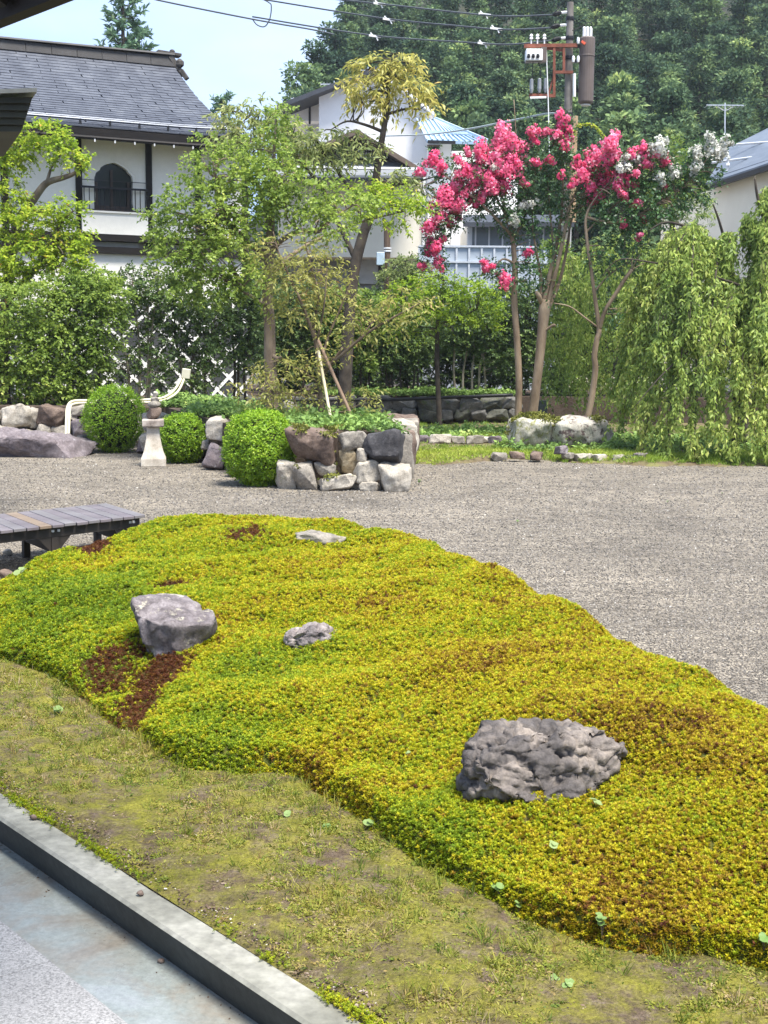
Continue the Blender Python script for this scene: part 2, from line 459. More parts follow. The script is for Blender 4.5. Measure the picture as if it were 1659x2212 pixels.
def inst_mat(name, stops, leafstops=None, trans=.3, rough=.6, spec=.25):
    """colour from each instance's own tone2, times the leaf's age along the shoot (attribute tone)"""
    m, n, p, o = node_mat(name)
    a = n.nodes.new('ShaderNodeAttribute'); a.attribute_type = 'INSTANCER'; a.attribute_name = 'tone2'
    c = ramp(n, stops, a.outputs['Fac'])
    if leafstops:
        b = n.nodes.new('ShaderNodeAttribute'); b.attribute_name = 'tone'
        c = mixc(n, 1.0, c, ramp(n, leafstops, b.outputs['Fac']), 'MULTIPLY')
    n.links.new(c, p.inputs['Base Color']); p.inputs['Roughness'].default_value = rough; p.inputs['Specular IOR Level'].default_value = spec
    if trans:
        t = n.nodes.new('ShaderNodeBsdfTranslucent'); n.links.new(c, t.inputs['Color'])
        ms = n.nodes.new('ShaderNodeMixShader'); ms.inputs[0].default_value = trans
        n.links.new(p.outputs[0], ms.inputs[1]); n.links.new(t.outputs[0], ms.inputs[2]); n.links.new(ms.outputs[0], o.inputs['Surface'])
    return m
def rand_rot(n, tilt=.25):
    return np.stack([rng.normal(0, tilt, n), rng.normal(0, tilt, n), rng.uniform(0, 6.283, n)], 1)
def sheet(name, xs, ys, zf, m, kind='structure'):
    X, Y = np.meshgrid(xs, ys); Z = zf(X, Y)
    V = np.stack([X, Y, Z], -1).reshape(-1, 3); nx, ny = len(xs), len(ys)
    i = (np.arange(ny - 1)[:, None] * nx + np.arange(nx - 1)[None, :]).ravel()
    o = put(name, np_mesh(name, V, np.stack([i, i + 1, i + 1 + nx, i + nx], 1), m, smooth=True)); o['kind'] = kind
    return o
# ================================================================== GROUND
def gravel_mat():
    m, n, p, o = node_mat('gravel')
    big = ramp(n, [(.33, (.155, .138, .115)), (.5, (.22, .195, .16)), (.68, (.285, .252, .205))], noise_n(n, .5, 7, .7))
    g = n.nodes.new('ShaderNodeNewGeometry')
    v = n.nodes.new('ShaderNodeTexVoronoi'); v.inputs['Scale'].default_value = 70
    n.links.new(g.outputs['Position'], v.inputs['Vector'])
    sp = n.nodes.new('ShaderNodeSeparateColor'); n.links.new(v.outputs['Color'], sp.inputs[0])
    f = ramp(n, [(0, (.35, .34, .34)), (.35, (.8, .78, .76)), (.75, (1.12, 1.1, 1.07)), (.95, (1.7, 1.68, 1.6))], sp.outputs[0])
    c = mixc(n, 1.0, big, f, 'MULTIPLY')
    # raked, wind-sorted streaks
    st = ramp(n, [(.35, (.74, .73, .72)), (.6, (1.08, 1.08, 1.07))], noise_n(n, 2.6, 4, .6, scl3=(.8, 2.6, 1)))
    c = mixc(n, 1.0, c, st, 'MULTIPLY')
    n.links.new(c, p.inputs['Base Color']); p.inputs['Roughness'].default_value = .9; p.inputs['Specular IOR Level'].default_value = .2
    bump(n, v.outputs['Distance'], .8, .02, p)
    return m
GRAVEL = gravel_mat()
K0, K1 = gnd(0, 1717), gnd(549, 2067)
KD = Vector((K1.x - K0.x, K1.y - K0.y, 0)).normalized()     # along the kerb, towards the right
KN = Vector((-KD.y, KD.x, 0))                               # into the garden
if KN.y < 0: KN = -KN
def kp(a, b, z=0.0):
    q = K0 + KD * a + KN * b; return Vector((q.x, q.y, z))
def kperp(p): return (Vector((p.x, p.y, 0)) - K0).dot(KN)
def kalong(p): return (Vector((p.x, p.y, 0)) - K0).dot(KD)

b = MB(); b.add([kp(-400, 0), kp(400, 0), kp(400, 600), kp(-400, 600)], [(0, 1, 2, 3)])
o = b.build('gravel_ground', GRAVEL); o['kind'] = 'structure'

# the mound ----------------------------------------------------------
PAIRS = [((-260, 1360), (-210, 1352), 0.06), ((-120, 1400), (-90, 1297), 0.16), ((0, 1432), (0, 1269), 0.22), ((130, 1482), (100, 1213), 0.31), ((250, 1585), (230, 1168), 0.38), ((300, 1604), (330, 1135), 0.44), ((400, 1674), (420, 1119), 0.47), ((600, 1687), (620, 1124), 0.49), ((740, 1762), (800, 1150), 0.5), ((830, 1832), (900, 1175), 0.5), ((1000, 1937), (1080, 1250), 0.5), ((1150, 2007), (1240, 1320), 0.5), ((1340, 2070), (1420, 1420), 0.48), ((1560, 2092), (1659, 1540), 0.45), ((1900, 2180), (1950, 1707), 0.42), ((2400, 2330), (2400, 1967), 0.38)]
NT, NS, NFR = 260, 96, 26
nearP = np.array([tuple(gnd(a[0], a[1], 0)) for a, c, z in PAIRS]); crestP = np.array([tuple(gnd(c[0], c[1], z)) for a, c, z in PAIRS])
kt = np.linspace(0, 1, len(PAIRS)); tt = np.linspace(0, 1, NT)
def smooth_cols(A):
    q = np.array([tuple(p) for p in catmull(A, 18)]); return np.stack([np.interp(tt, np.linspace(0, 1, len(q)), q[:, i]) for i in range(3)], 1)
NP_, CP_ = smooth_cols(nearP), smooth_cols(crestP)
def gprof(s): 
    lip = np.clip(s / .022, 0, 1); lip = lip * lip * (3 - 2 * lip)
    return .25 * lip + .75 * (1 - (1 - s) ** 1.85)
HOL = gnd(265, 1470, .13); HOL2 = gnd(300, 1555, .05)
def mound_grid():
    V = np.zeros((NT, NS + NFR, 3))
    for j in range(NS + NFR):
        if j < NS:
            s = (j / (NS - 1)) ** 1.25
            V[:, j, :2] = NP_[:, :2] * (1 - s) + CP_[:, :2] * s
            V[:, j, 2] = CP_[:, 2] * gprof(np.array(s)) - .01 * (j == 0)
        else:
            q = (j - NS + 1) / NFR
            d = CP_[:, :2] - NP_[:, :2]; d /= np.linalg.norm(d, axis=1, keepdims=True)
            V[:, j, :2] = CP_[:, :2] + d * q * .95
            V[:, j, 2] = CP_[:, 2] * (1 - q ** 1.12) - .04 * q
    for i in range(NT):
        for j in range(NS + NFR):
            x, y, z = V[i, j]
            e = min(1, j / 6) * (1 if j < NS else max(0, 1 - (j - NS) / NFR))
            h = noise.noise(Vector((x * .8, y * .8, 3))) * .06 + noise.noise(Vector((x * 2.1, y * 2.1, 1))) * .06 + noise.noise(Vector((x * 5.5, y * 5.5, 7))) * .024 + noise.noise(Vector((x * 13, y * 13, 2))) * .006
            z += h * e
            z -= .12 * math.exp(-(((x - HOL.x) / .28) ** 2 + ((y - HOL.y) / .38) ** 2)) * e
            z -= .07 * math.exp(-(((x - HOL2.x) / .16) ** 2 + ((y - HOL2.y) / .3) ** 2)) * e
            V[i, j, 2] = z
    return V
MV = mound_grid()
nj = NS + NFR
ii = (np.arange(NT - 1)[:, None] * nj + np.arange(nj - 1)[None, :]).ravel()
MQ = np.stack([ii, ii + nj, ii + nj + 1, ii + 1], 1)
MOSSBASE = noisy('moss_peat', [(.3, (.035, .04, .008)), (.55, (.075, .085, .01)), (.75, (.09, .06, .02))], 3, 6, .95, 60, .8, .02, fine=(70, .4))
mound = put('moss_mound', np_mesh('moss_mound', MV.reshape(-1, 3), MQ, MOSSBASE, smooth=True)); mound['kind'] = 'structure'
MBVH = BVHTree.FromPolygons([tuple(v) for v in MV.reshape(-1, 3)], [tuple(int(i) for i in q) for q in MQ])
def on_mound(px, py):
    r = ray(px, py).normalized(); h = MBVH.ray_cast(CAM, r, 60)
    return h[0] if h[0] else gnd(px, py, 0)
def mound_z(x, y):
    h = MBVH.ray_cast(Vector((x, y, 3)), Vector((0, 0, -1)), 5)
    return h[0].z if h[0] else None

# moss shoots, past counting
def shoot_mesh(seed, k1=6, k2=5, k3=4):
    r = np.random.default_rng(seed); P, D, N, L, T = [], [], [], [], []
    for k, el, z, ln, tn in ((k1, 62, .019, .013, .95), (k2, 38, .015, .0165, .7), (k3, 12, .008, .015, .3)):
        for i in range(k):
            a = 2 * math.pi * (i + r.random() * .6) / k; e = R(el + r.normal(0, 8))
            D.append((math.cos(a) * math.cos(e), math.sin(a) * math.cos(e), math.sin(e))); P.append((0, 0, z + r.normal(0, .001)))
            N.append((-math.cos(a) * math.sin(e), -math.sin(a) * math.sin(e), math.cos(e))); L.append(ln * r.uniform(.8, 1.2)); T.append(tn)
    P, D, N, L = map(np.array, (P, D, N, L))
    return P, D, N, L, np.array(T)
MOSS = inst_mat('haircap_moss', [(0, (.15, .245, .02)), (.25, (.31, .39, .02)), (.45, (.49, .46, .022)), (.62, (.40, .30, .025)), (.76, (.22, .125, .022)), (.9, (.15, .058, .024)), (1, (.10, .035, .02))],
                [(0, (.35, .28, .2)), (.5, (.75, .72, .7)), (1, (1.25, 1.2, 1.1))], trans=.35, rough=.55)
protos = []
for s in range(5):
    P, D, N, L, T = shoot_mesh(s + 1); protos.append(leaf_mesh('moss_shoot', P, D, N, L, L * .36, T, MOSS))
for s in range(2):   # withered shoots: fallen over stalks
    r = np.random.default_rng(90 + s); k = 12
    D = nrm(np.stack([r.normal(0, 1, k), r.normal(0, 1, k), r.uniform(.05, .5, k)], 1))
    protos.append(leaf_mesh('moss_stalk', r.normal(0, .006, (k, 3)) + [0, 0, .006], D, r.normal(0, 1, (k, 3)), .026, .003, np.full(k, .8), MOSS))
def px_ell(px, py, rpx, rpy):
    c = on_mound(px, py); return (c.x, c.y, rpx / ppm(c.y), rpy * c.y * c.y / (F * (2 - c.z)))
BROWN = [px_ell(*a) for a in ((240, 1448, 85, 34), (350, 1455, 70, 32), (300, 1530, 62, 40), (282, 1585, 24, 20), (535, 1156, 62, 13), (200, 1186, 44, 13), (372, 1268, 50, 4)  )]
GREEN = [px_ell(*a) for a in ((110, 1350, 150, 80), (470, 1600, 160, 70), (560, 1440, 120, 50), (980, 1720, 130, 40), (170, 1270, 160, 40), (900, 1790, 150, 60))]
TANB = [px_ell(*a) for a in ((1050, 1420, 160, 40), (1260, 1830, 160, 60), (1130, 1500, 200, 40), (1380, 1960, 200, 60), (760, 1300, 160, 35), (1500, 1600, 180, 60))]
def ell_mask(x, y, L):
    m = np.zeros(len(x))
    for cx, cy, rx, ry in L: m = np.maximum(m, np.exp(-(((x - cx) / rx) ** 2 + ((y - cy) / ry) ** 2) ** 1.4))
    return m
def mound_shoots(target):
    A = MV.reshape(-1, 3)[MQ]; area = .5 * np.linalg.norm(np.cross(A[:, 2] - A[:, 0], A[:, 3] - A[:, 1]), axis=1)
    cen = A.mean(1); yd = np.linalg.norm(cen - np.array(tuple(CAM)), axis=1)
    vis = (np.abs(cen[:, 0]) < cen[:, 1] * .36 + .6) & (cen[:, 1] > 2.5)
    dens = np.where(vis, np.clip((5.2 / yd), 0, 1.15) ** 1.55, .06); p = area * dens; p /= p.sum()
    q = rng.choice(len(A), target, p=p); u, v = rng.random((2, target, 1))
    P = (A[q, 0] * (1 - u) + A[q, 1] * u) * (1 - v) + (A[q, 3] * (1 - u) + A[q, 2] * u) * v
    d = np.linalg.norm(P - np.array(tuple(CAM)), axis=1)
    nz1 = np.array([noise.noise(Vector((x * 1.6, y * 1.6, 4))) + .6 * noise.noise(Vector((x * 5, y * 5, 9))) for x, y, z in P])
    x, y = P[:, 0], P[:, 1]
    br, gr, tb = ell_mask(x, y, BROWN), ell_mask(x, y, GREEN), ell_mask(x, y, TANB)
    tone = .385 + .18 * nz1 + rng.normal(0, .12, target) - .2 * gr + .11 * tb - .13 * np.clip((-x - .4) / 1.5, 0, 1) + .06 * np.clip((x - .1) / 1.2, 0, 1)
    tone = np.where(rng.random(target) < (.09 + .06 * np.clip(x, 0, 1)), tone + .26, tone)
    brn = br + .35 * nz1 + rng.normal(0, .2, target) > .55
    tone = np.where(brn, rng.normal(.93, .06, target), tone)
    idx = np.where(brn & (rng.random(target) < .75), rng.integers(5, 7, target), rng.integers(0, 5, target))
    scl = rng.uniform(.62, 1.1, target) * np.clip(d / 5.6, .95, 2.4) ** .6
    P[:, 2] -= .004
    return P, rand_rot(target, .22), scl, np.clip(tone, 0, 1), idx
o = scatter('moss', *mound_shoots(150000), protos)
tag(o, 'bright yellow green haircap moss covering the whole mound', 'moss')

# the strip of thin moss and soil between mound and kerb --------------
def strip_mat():
    m, n, p, o = node_mat('soil_and_thin_moss')
    soil = ramp(n, [(.3, (.05, .034, .022)), (.52, (.115, .083, .056)), (.72, (.22, .175, .13))], noise_n(n, 14, 8, .75))
    ms = ramp(n, [(.3, (.085, .085, .014)), (.5, (.17, .16, .025)), (.72, (.29, .26, .045))], noise_n(n, 5, 8, .75))
    f = ramp(n, [(.41, (0, 0, 0)), (.58, (1, 1, 1))], noise_n(n, 3.6, 10, .82))
    c = mixc(n, f, soil, ms)
    f2 = ramp(n, [(.3, (.42,) * 3), (.7, (1.55,) * 3)], noise_n(n, 75, 5, .8)); c = mixc(n, 1.0, c, f2, 'MULTIPLY')
    n.links.new(c, p.inputs['Base Color']); p.inputs['Roughness'].default_value = .95; p.inputs['Specular IOR Level'].default_value = .15
    bump(n, noise_n(n, 45, 7, .7), .9, .02, p); return m
SX = np.linspace(-7, 7, 260)
npal = np.array([kalong(Vector(p)) for p in NP_]); npp = np.array([kperp(Vector(p)) for p in NP_])
order = np.argsort(npal); edge_b = np.interp(SX, npal[order], npp[order])
sv = np.linspace(0, 1, 70)
SV = np.zeros((len(SX), 70, 3))
for i, a in enumerate(SX):
    for j, s in enumerate(sv):
        bq = .004 + (edge_b[i] + .35) * s; q = kp(a, bq)
        e = min(1, s * 10) * (1 if s < .97 else .0)
        z = .006 + e * (.022 + .022 * noise.noise(Vector((q.x * 3, q.y * 3, 0))) + .012 * noise.noise(Vector((q.x * 9, q.y * 9, 5)))) 
        SV[i, j] = (q.x, q.y, z if s < .999 else -.01)
ii = (np.arange(len(SX) - 1)[:, None] * 70 + np.arange(69)[None, :]).ravel()
o = put('garden_soil', np_mesh('garden_soil', SV.reshape(-1, 3), np.stack([ii, ii + 70, ii + 71, ii + 1], 1), strip_mat(), smooth=True)); o['kind'] = 'structure'

# grass, creeping moss and chips on that strip
GRASSI = inst_mat('thin_grass', [(0, (.08, .13, .02)), (.35, (.18, .22, .03)), (.65, (.31, .30, .05)), (.85, (.31, .22, .08)), (1, (.40, .32, .18))], None, trans=.35)
CHIPI = inst_mat('chips', [(0, (.04, .028, .018)), (.45, (.11, .075, .05)), (.75, (.2, .135, .095)), (.93, (.30, .25, .2)), (1, (.5, .46, .4))], None, trans=0, rough=.85)
gp = []
for s in range(4):
    r = np.random.default_rng(40 + s); k = 9
    D = nrm(np.stack([r.normal(0, .5, k), r.normal(0, .5, k), np.full(k, 1.0)], 1))
    gp.append(leaf_mesh('grass_tuft', r.normal(0, .008, (k, 3)) * [1, 1, 0], D, r.normal(0, 1, (k, 3)), r.uniform(.03, .065, k), .0035, np.full(k, .5), GRASSI, curl=.35))
for s in range(4):
    r = np.random.default_rng(50 + s); k = 16
    D = nrm(np.stack([r.normal(0, 1, k), r.normal(0, 1, k), r.uniform(.05, .7, k)], 1))
    gp.append(leaf_mesh('creeping_moss', np.stack([r.normal(0, .012, k), r.normal(0, .012, k), r.uniform(0, .004, k)], 1), D, r.normal(0, .4, (k, 3)) + [0, 0, 1], r.uniform(.008, .018, k), .006, np.full(k, .5), GRASSI))
NG = 60000
q = rng.random(NG); a = rng.uniform(-5.2, 4.8, NG); s = rng.random(NG) ** .8
eb = np.interp(a, SX, edge_b); P = np.array([tuple(kp(a[i], .01 + eb[i] * s[i] * 1.03)) for i in range(NG)])
hz = np.array([noise.noise(Vector((p[0] * 2.2, p[1] * 2.2, 11))) for p in P])
keep = (hz + rng.normal(0, .3, NG) + (s - .45) * .6 > .0); P, s, hz = P[keep], s[keep], hz[keep]; n = len(P)
P[:, 2] = .02 + .02 * np.array([noise.noise(Vector((p[0] * 3, p[1] * 3, 0))) for p in P])
far = np.clip((4.5 - P[:, 1]) / 4, -1, .4)
tone = np.clip(.52 + .3 * hz + rng.normal(0, .22, n) , 0, 1)
isg = rng.random(n) < .05
idx = np.where(isg, rng.integers(0, 4, n), rng.integers(4, 8, n))
o = scatter('thin_grass', P, rand_rot(n, .2), np.where(isg, rng.uniform(.6, 1.3, n), rng.uniform(.65, 1.2, n)), tone, idx, gp)
tag(o, 'thin yellowed grass and creeping moss on the soil between mound and kerb', 'grass')
cp = [rock_mesh('chip', (.02, .015, .007), 60 + s, cuts=7, sub=1, m=CHIPI, smooth=False) for s in range(4)]
NC = 46000
a = rng.uniform(-5.2, 4.8, NC); s = rng.random(NC); eb = np.interp(a, SX, edge_b)
P = np.array([tuple(kp(a[i], .01 + eb[i] * s[i], .022)) for i in range(NC)])
P[:, 2] += .02 * np.array([noise.noise(Vector((p[0] * 3, p[1] * 3, 0))) for p in P])
sc = np.abs(rng.normal(0, .28, NC)) + .2; sc[rng.random(NC) < .012] *= 2.2
o = scatter('soil_chips', P, rand_rot(NC, .3), sc, rng.random(NC) ** 1.4, rng.integers(0, 4, NC), cp)
tag(o, 'bark chips and grit lying on the mossy soil', 'grit')

# loose gravel over the yard
PEB = inst_mat('loose_gravel', [(0, (.05, .047, .044)), (.3, (.13, .118, .104)), (.65, (.225, .203, .175)), (.9, (.36, .33, .285)), (1, (.6, .58, .53))], None, trans=0, rough=.85)
pp = [rock_mesh('pebble', (.022, .016, .012), 70 + s, cuts=8, sub=1, m=PEB, smooth=False) for s in range(5)]
NPB = 90000
py = rng.uniform(955, 1560, NPB); Y = 2 * F / (py - 752); X = rng.uniform(-.32, .32, NPB) * Y
P = np.stack([X, Y, np.full(NPB, .003)], 1)
tone = np.clip(rng.beta(2.2, 2.6, NPB) + .1 * np.array([noise.noise(Vector((x * .7, y * 1.4, 2))) for x, y, z in P]), 0, 1)
o = scatter('loose_gravel', P, rand_rot(NPB, .5), rng.uniform(.4, .95, NPB) * np.clip(Y / 9, .7, 2.0), tone, rng.integers(0, 5, NPB), pp)
tag(o, 'loose grey and tan gravel spread over the yard', 'gravel')

# kerb, gutter, paving ------------------------------------------------
def conc_mat(name, stops, rough, fine, bst=.25):
    return noisy(name, stops, 2.4, 8, rough, 55, bst, .004, fine=fine)
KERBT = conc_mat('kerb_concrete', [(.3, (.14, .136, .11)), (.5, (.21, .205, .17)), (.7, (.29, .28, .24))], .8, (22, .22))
KERBS = conc_mat('shaded_damp_concrete', [(.3, (.012, .0145, .0135)), (.7, (.032, .035, .032))], .6, (30, .3))  # kerb face: shade painted into the colour of damp-stained concrete
def gutter_mat():
    m, n, p, o = node_mat('wet_gutter_concrete')
    c = ramp(n, [(.28, (.12, .09, .062)), (.42, (.19, .178, .15)), (.55, (.205, .225, .21)), (.74, (.26, .27, .272))], noise_n(n, 2.2, 8, .66, dist=.6))
    f = ramp(n, [(.3, (.8,) * 3), (.7, (1.18,) * 3)], noise_n(n, 60, 4, .7)); c = mixc(n, 1.0, c, f, 'MULTIPLY')
    n.links.new(c, p.inputs['Base Color'])
    r = ramp(n, [(.4, (.22,) * 3), (.6, (.6,) * 3)], noise_n(n, 1.6, 5, .6)); n.links.new(r, p.inputs['Roughness'])
    bump(n, noise_n(n, 30, 5, .6), .12, .004, p); return m
def granite_mat():
    m, n, p, o = node_mat('flamed_granite')
    c = ramp(n, [(.33, (.085, .083, .08)), (.45, (.205, .20, .192)), (.6, (.335, .325, .312))], noise_n(n, 130, 4, .75))
    c2 = ramp(n, [(.35, (.88,) * 3), (.7, (1.08,) * 3)], noise_n(n, 2, 4, .6)); c = mixc(n, 1.0, c, c2, 'MULTIPLY')
    n.links.new(c, p.inputs['Base Color']); p.inputs['Roughness'].default_value = .75
    bump(n, noise_n(n, 150, 3, .7), .35, .004, p); return m
ktop = -kperp(gnd(275, 1961)); kbot = -kperp(gnd(275, 2010, -.13)); kgr = -kperp(gnd(140, 2100, -.12))
b = MB()
N_ = 60; al = np.linspace(-9, 9, N_)
def wob(a, k): return .012 * noise.noise(Vector((a * 1.1, k, 0))) + .008 * noise.noise(Vector((a * 4.7, k, 1)))
V = []
for a in al:
    V += [kp(a, wob(a, 3) * .4 - .002, -.2), kp(a, wob(a, 3) * 1.2 - .004, .012), kp(a, -ktop + .012, .016), kp(a, -ktop, .006), kp(a, -kbot, -.16)]
Fq = [(i * 5 + j, (i + 1) * 5 + j, (i + 1) * 5 + j + 1, i * 5 + j + 1) for i in range(N_ - 1) for j in range(4)]
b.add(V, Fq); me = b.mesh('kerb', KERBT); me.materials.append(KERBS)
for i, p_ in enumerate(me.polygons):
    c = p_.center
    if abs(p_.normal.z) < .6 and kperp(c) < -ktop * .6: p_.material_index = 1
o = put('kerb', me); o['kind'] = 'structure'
b = MB(); b.add([kp(-9, -kbot + .06, -.125), kp(9, -kbot + .06, -.125), kp(9, -kgr - .05, -.125), kp(-9, -kgr - .05, -.125)], [(0, 1, 2, 3)])
o = b.build('gutter_floor', gutter_mat()); o['kind'] = 'structure'
b = MB(); b.add([kp(-60, -kgr - .03, -.16), kp(60, -kgr - .03, -.16), kp(60, -60, -.16), kp(-60, -60, -.16)], [(0, 1, 2, 3)])
pav = b.build('pavement', noisy('mortar', [(.3, (.12, .115, .105)), (.7, (.22, .21, .19))], 3)); pav['kind'] = 'structure'
jl = kalong(gnd(56, 2093, -.12)); GRAN = granite_mat()
for i in range(-6, 7):
    for j in range(3):
        a0, a1 = jl + i * 1.2 + .002, jl + (i + 1) * 1.2 - .002
        b0, b1 = -kgr - j * .6 - .002, -kgr - (j + 1) * .6 + .002
        if j == 1: a0 += .6; a1 += .6
        z1 = -.119 + rng.normal(0, .0006)
        b = MB(); b.hexa([kp(a0, b1, -.158), kp(a1, b1, -.158), kp(a1, b0, -.158), kp(a0, b0, -.158), kp(a0, b1, z1), kp(a1, b1, z1), kp(a1, b0, z1), kp(a0, b0, z1)])
        b.build('paving_slab', GRAN, pav)
NGG = 900; a = rng.uniform(-5, 5, NGG); bb = -kbot + .055 - np.abs(rng.normal(0, .06, NGG))
P = np.array([tuple(kp(x, min(y, -kbot - .01), -.123)) for x, y in zip(a, bb)])
o = scatter('gutter_grit', P, rand_rot(NGG, .3), np.abs(rng.normal(0, .22, NGG)) + .12, rng.random(NGG) * .6, rng.integers(0, 4, NGG), cp); tag(o, 'dark grit and soil washed along the foot of the kerb in the gutter', 'grit')
NKM = 5200; a = rng.uniform(-4.2, 4.2, NKM); pz = np.array([noise.noise(Vector((x * 1.7, 0, 5))) + .5 * noise.noise(Vector((x * 6, 0, 8))) for x in a])
kk = pz + rng.normal(0, .1, NKM) > .08; a, pz = a[kk], pz[kk]; n = len(a); P = np.array([tuple(kp(x, rng.normal(.012, .018) - .02 * max(0, q), .016)) for x, q in zip(a, pz)])
o = scatter('kerb_moss', P, rand_rot(n, .35), rng.uniform(.35, .75, n), np.clip(.2 + .25 * pz + rng.normal(0, .08, n), 0, 1), rng.integers(0, 5, n), protos); tag(o, 'cushions of bright moss creeping over the outer edge of the kerb', 'moss')
STONEC = [rockmat('stone_grey', (.11, .098, .082), (.235, .21, .175), (.39, .35, .295), (.42, .40, .33), 4, .62),
          rockmat('stone_brown', (.05, .036, .03), (.13, .092, .072), (.24, .18, .14), (.36, .33, .27), 4, .66),
          rockmat('stone_pale', (.2, .175, .14), (.37, .33, .27), (.5, .46, .39), (.30, .29, .2), 4, .62),
          rockmat('stone_dark', (.012, .012, .014), (.04, .038, .04), (.1, .095, .095), (.2, .2, .19), 4, .68),
          rockmat('stone_purple', (.07, .055, .06), (.14, .115, .12), (.24, .21, .215), (.38, .36, .35), 3.5, .62),
          rockmat('stone_ochre', (.16, .11, .06), (.32, .25, .15), (.45, .38, .26), (.5, .46, .36), 4, .6)]
STSM = rockmat('stone_fieldgrey', (.05, .05, .045), (.11, .105, .095), (.2, .19, .17), (.10, .12, .05), 3.4, .6)
for px, py, z, s, lab in ((303, 1934, .016, .03, 'small dark pebble lying on the middle of the concrete kerb top'), (72, 1770, .016, .035, 'thin dark stone flake on the upper end of the concrete kerb'),
                     (347, 2080, -.125, .028, 'lone grey brown pebble standing on the wet gutter floor'), (498, 2115, -.125, .02, 'dark pebble at the foot of the kerb near the bottom edge')):
    me = rock_mesh('pebble', (s, s * .8, s * .8), int(px), sub=2, m=STONEC[1]); o = put('pebble', me); o.location = gnd(px, py, z) + Vector((0, 0, s * .28)); tag(o, lab, 'pebble')
# ================================================================== TERRACE, STREET, HILL
SOIL = noisy('terrace_soil', [(.3, (.04, .028, .02)), (.55, (.08, .058, .042)), (.75, (.13, .1, .075))], 3, 7, .95, 40, .7, .03)
TZ = .75
c1, c2, c3 = at(330, 900, 26.2), at(575, 880, 33.6), at(1108, 880, 33.9)
b = MB()
poly = [Vector((-26, 26.0, 0)), Vector((c1.x, 26.2, 0)), Vector((c2.x - 2.3, 33.6, 0)), Vector((c3.x, 33.9, 0)), Vector((30, 34.5, 0)), Vector((30, 42, 0)), Vector((-26, 42, 0))]
b.prism([p + Vector((0, 0, TZ)) for p in poly], (0, 0, -1.0))
o = b.build('terrace_soil', SOIL); o['kind'] = 'structure'
STREET = noisy('street_concrete', [(.3, (.30, .26, .2)), (.7, (.42, .37, .3))], .5, 6, .9, 20, .2, .01)
b = MB(); b.prism([Vector(p) for p in ((-80, 42.004, TZ), (80, 42.004, TZ), (80, 64, TZ), (-80, 64, TZ))], (0, 0, -1))
o = b.build('street', STREET); o['kind'] = 'structure'
HILLG = noisy('forest_floor', [(.3, (.012, .016, .008)), (.7, (.035, .036, .018))], .6, 6, .95, 3, .5, .2)
def hill_z(X, Y):
    t = np.clip((Y - 60) / 70, 0, 1.6); side = 1 / (1 + np.exp(-(X + 6 + (Y - 70) * .03) / 3.2))
    return TZ - .05 + (t * 34) * (.25 + .75 * side) + .6 * np.sin(X * .3) * t
sheet('hill', np.linspace(-70, 110, 60), np.linspace(60, 175, 40), hill_z, HILLG)

# ================================================================== TEMPLE OVER THE CAMERA
e0, e1 = at(0, 62, 4.9), at(250, 3, 4.3)
ed = Vector((e1.x - e0.x, e1.y - e0.y, 0)).normalized(); en = Vector((ed.y, -ed.x, 0))      # en: into the temple
if en.y > 0: en = -en
def ep(a, bq, z): q = e0 + ed * a + en * bq; return Vector((q.x, q.y, z))
EZ = e0.z
tmp = thing('temple_eave', 'dark timber temple eave reaching into the top left corner of the view', 'eave', (e0.x, e0.y, 0))
slope = .5
b = MB(); b.hexa([ep(-9, .06, EZ + .1), ep(-9, 2.4, EZ + .1 + 2.4 * slope), ep(2.2, 2.4, EZ + .1 + 2.4 * slope), ep(2.2, .06, EZ + .1),
                  ep(-9, .06, EZ + .28), ep(-9, 2.4, EZ + .28 + 2.4 * slope), ep(2.2, 2.4, EZ + .28 + 2.4 * slope), ep(2.2, .06, EZ + .28)])
b.build('roof', WOOD, tmp)
b = MB(); b.hexa([ep(-9, 0, EZ), ep(-9, .058, EZ), ep(2.2, .058, EZ), ep(2.2, 0, EZ), ep(-9, 0, EZ + .26), ep(-9, .058, EZ + .26), ep(2.2, .058, EZ + .26), ep(2.2, 0, EZ + .26)])
b.build('fascia_board', WOOD, tmp)
raf = None
for i in range(22):
    a = -8.8 + i * .5; b = MB()
    p, q = ep(a, .07, EZ + .06), ep(a, 2.35, EZ + .06 + 2.28 * slope); b.bar(p, q, .07, .085); b.build('rafter', WOOD, tmp)

# layered eave of the side building at the left edge
se = thing('side_eave', 'dark green layered eave corner of a side building at the left edge', 'eave', tuple(at(-60, 260, 13.5)))
COPPER = noisy('old_copper_sheet', [(.3, (.02, .022, .014)), (.7, (.05, .05, .034))], 2, 6, .6, 30, .2, .005)
COPT = noisy('grey_copper_top', [(.3, (.10, .105, .095)), (.7, (.2, .2, .18))], 2, 5, .5, 30, .15, .004)
for i in range(5):
    y0, y1 = 210 + i * 13.6, 210 + (i + 1) * 13.6
    xr = 74 - i * 8.2; A, B2 = at(xr, y0, 13.5), at(xr - 7.5, y1 - .8, 13.5)
    b = MB(); L = -5.0
    b.hexa([Vector((A.x + L, 13.5 + .05 * i, B2.z)), Vector((B2.x, 13.5 + .05 * i, B2.z)), Vector((B2.x * 15.5 / 13.5 - .15, 15.5, B2.z)), Vector((A.x + L, 15.5, B2.z)),
            Vector((A.x + L, 13.5 + .05 * i, A.z)), Vector((A.x - .02, 13.5 + .05 * i, A.z)), Vector((A.x * 15.5 / 13.5 - .15, 15.5, A.z)), Vector((A.x + L, 15.5, A.z))])
    b.build('eave_layer', COPPER, se)
A, B2 = at(82, 198, 13.42), at(78, 207, 13.42)
b = MB(); zc = A.z
prof = [(-5, .02), (-1.2, .0), (-.35, .015), (0, .03)]
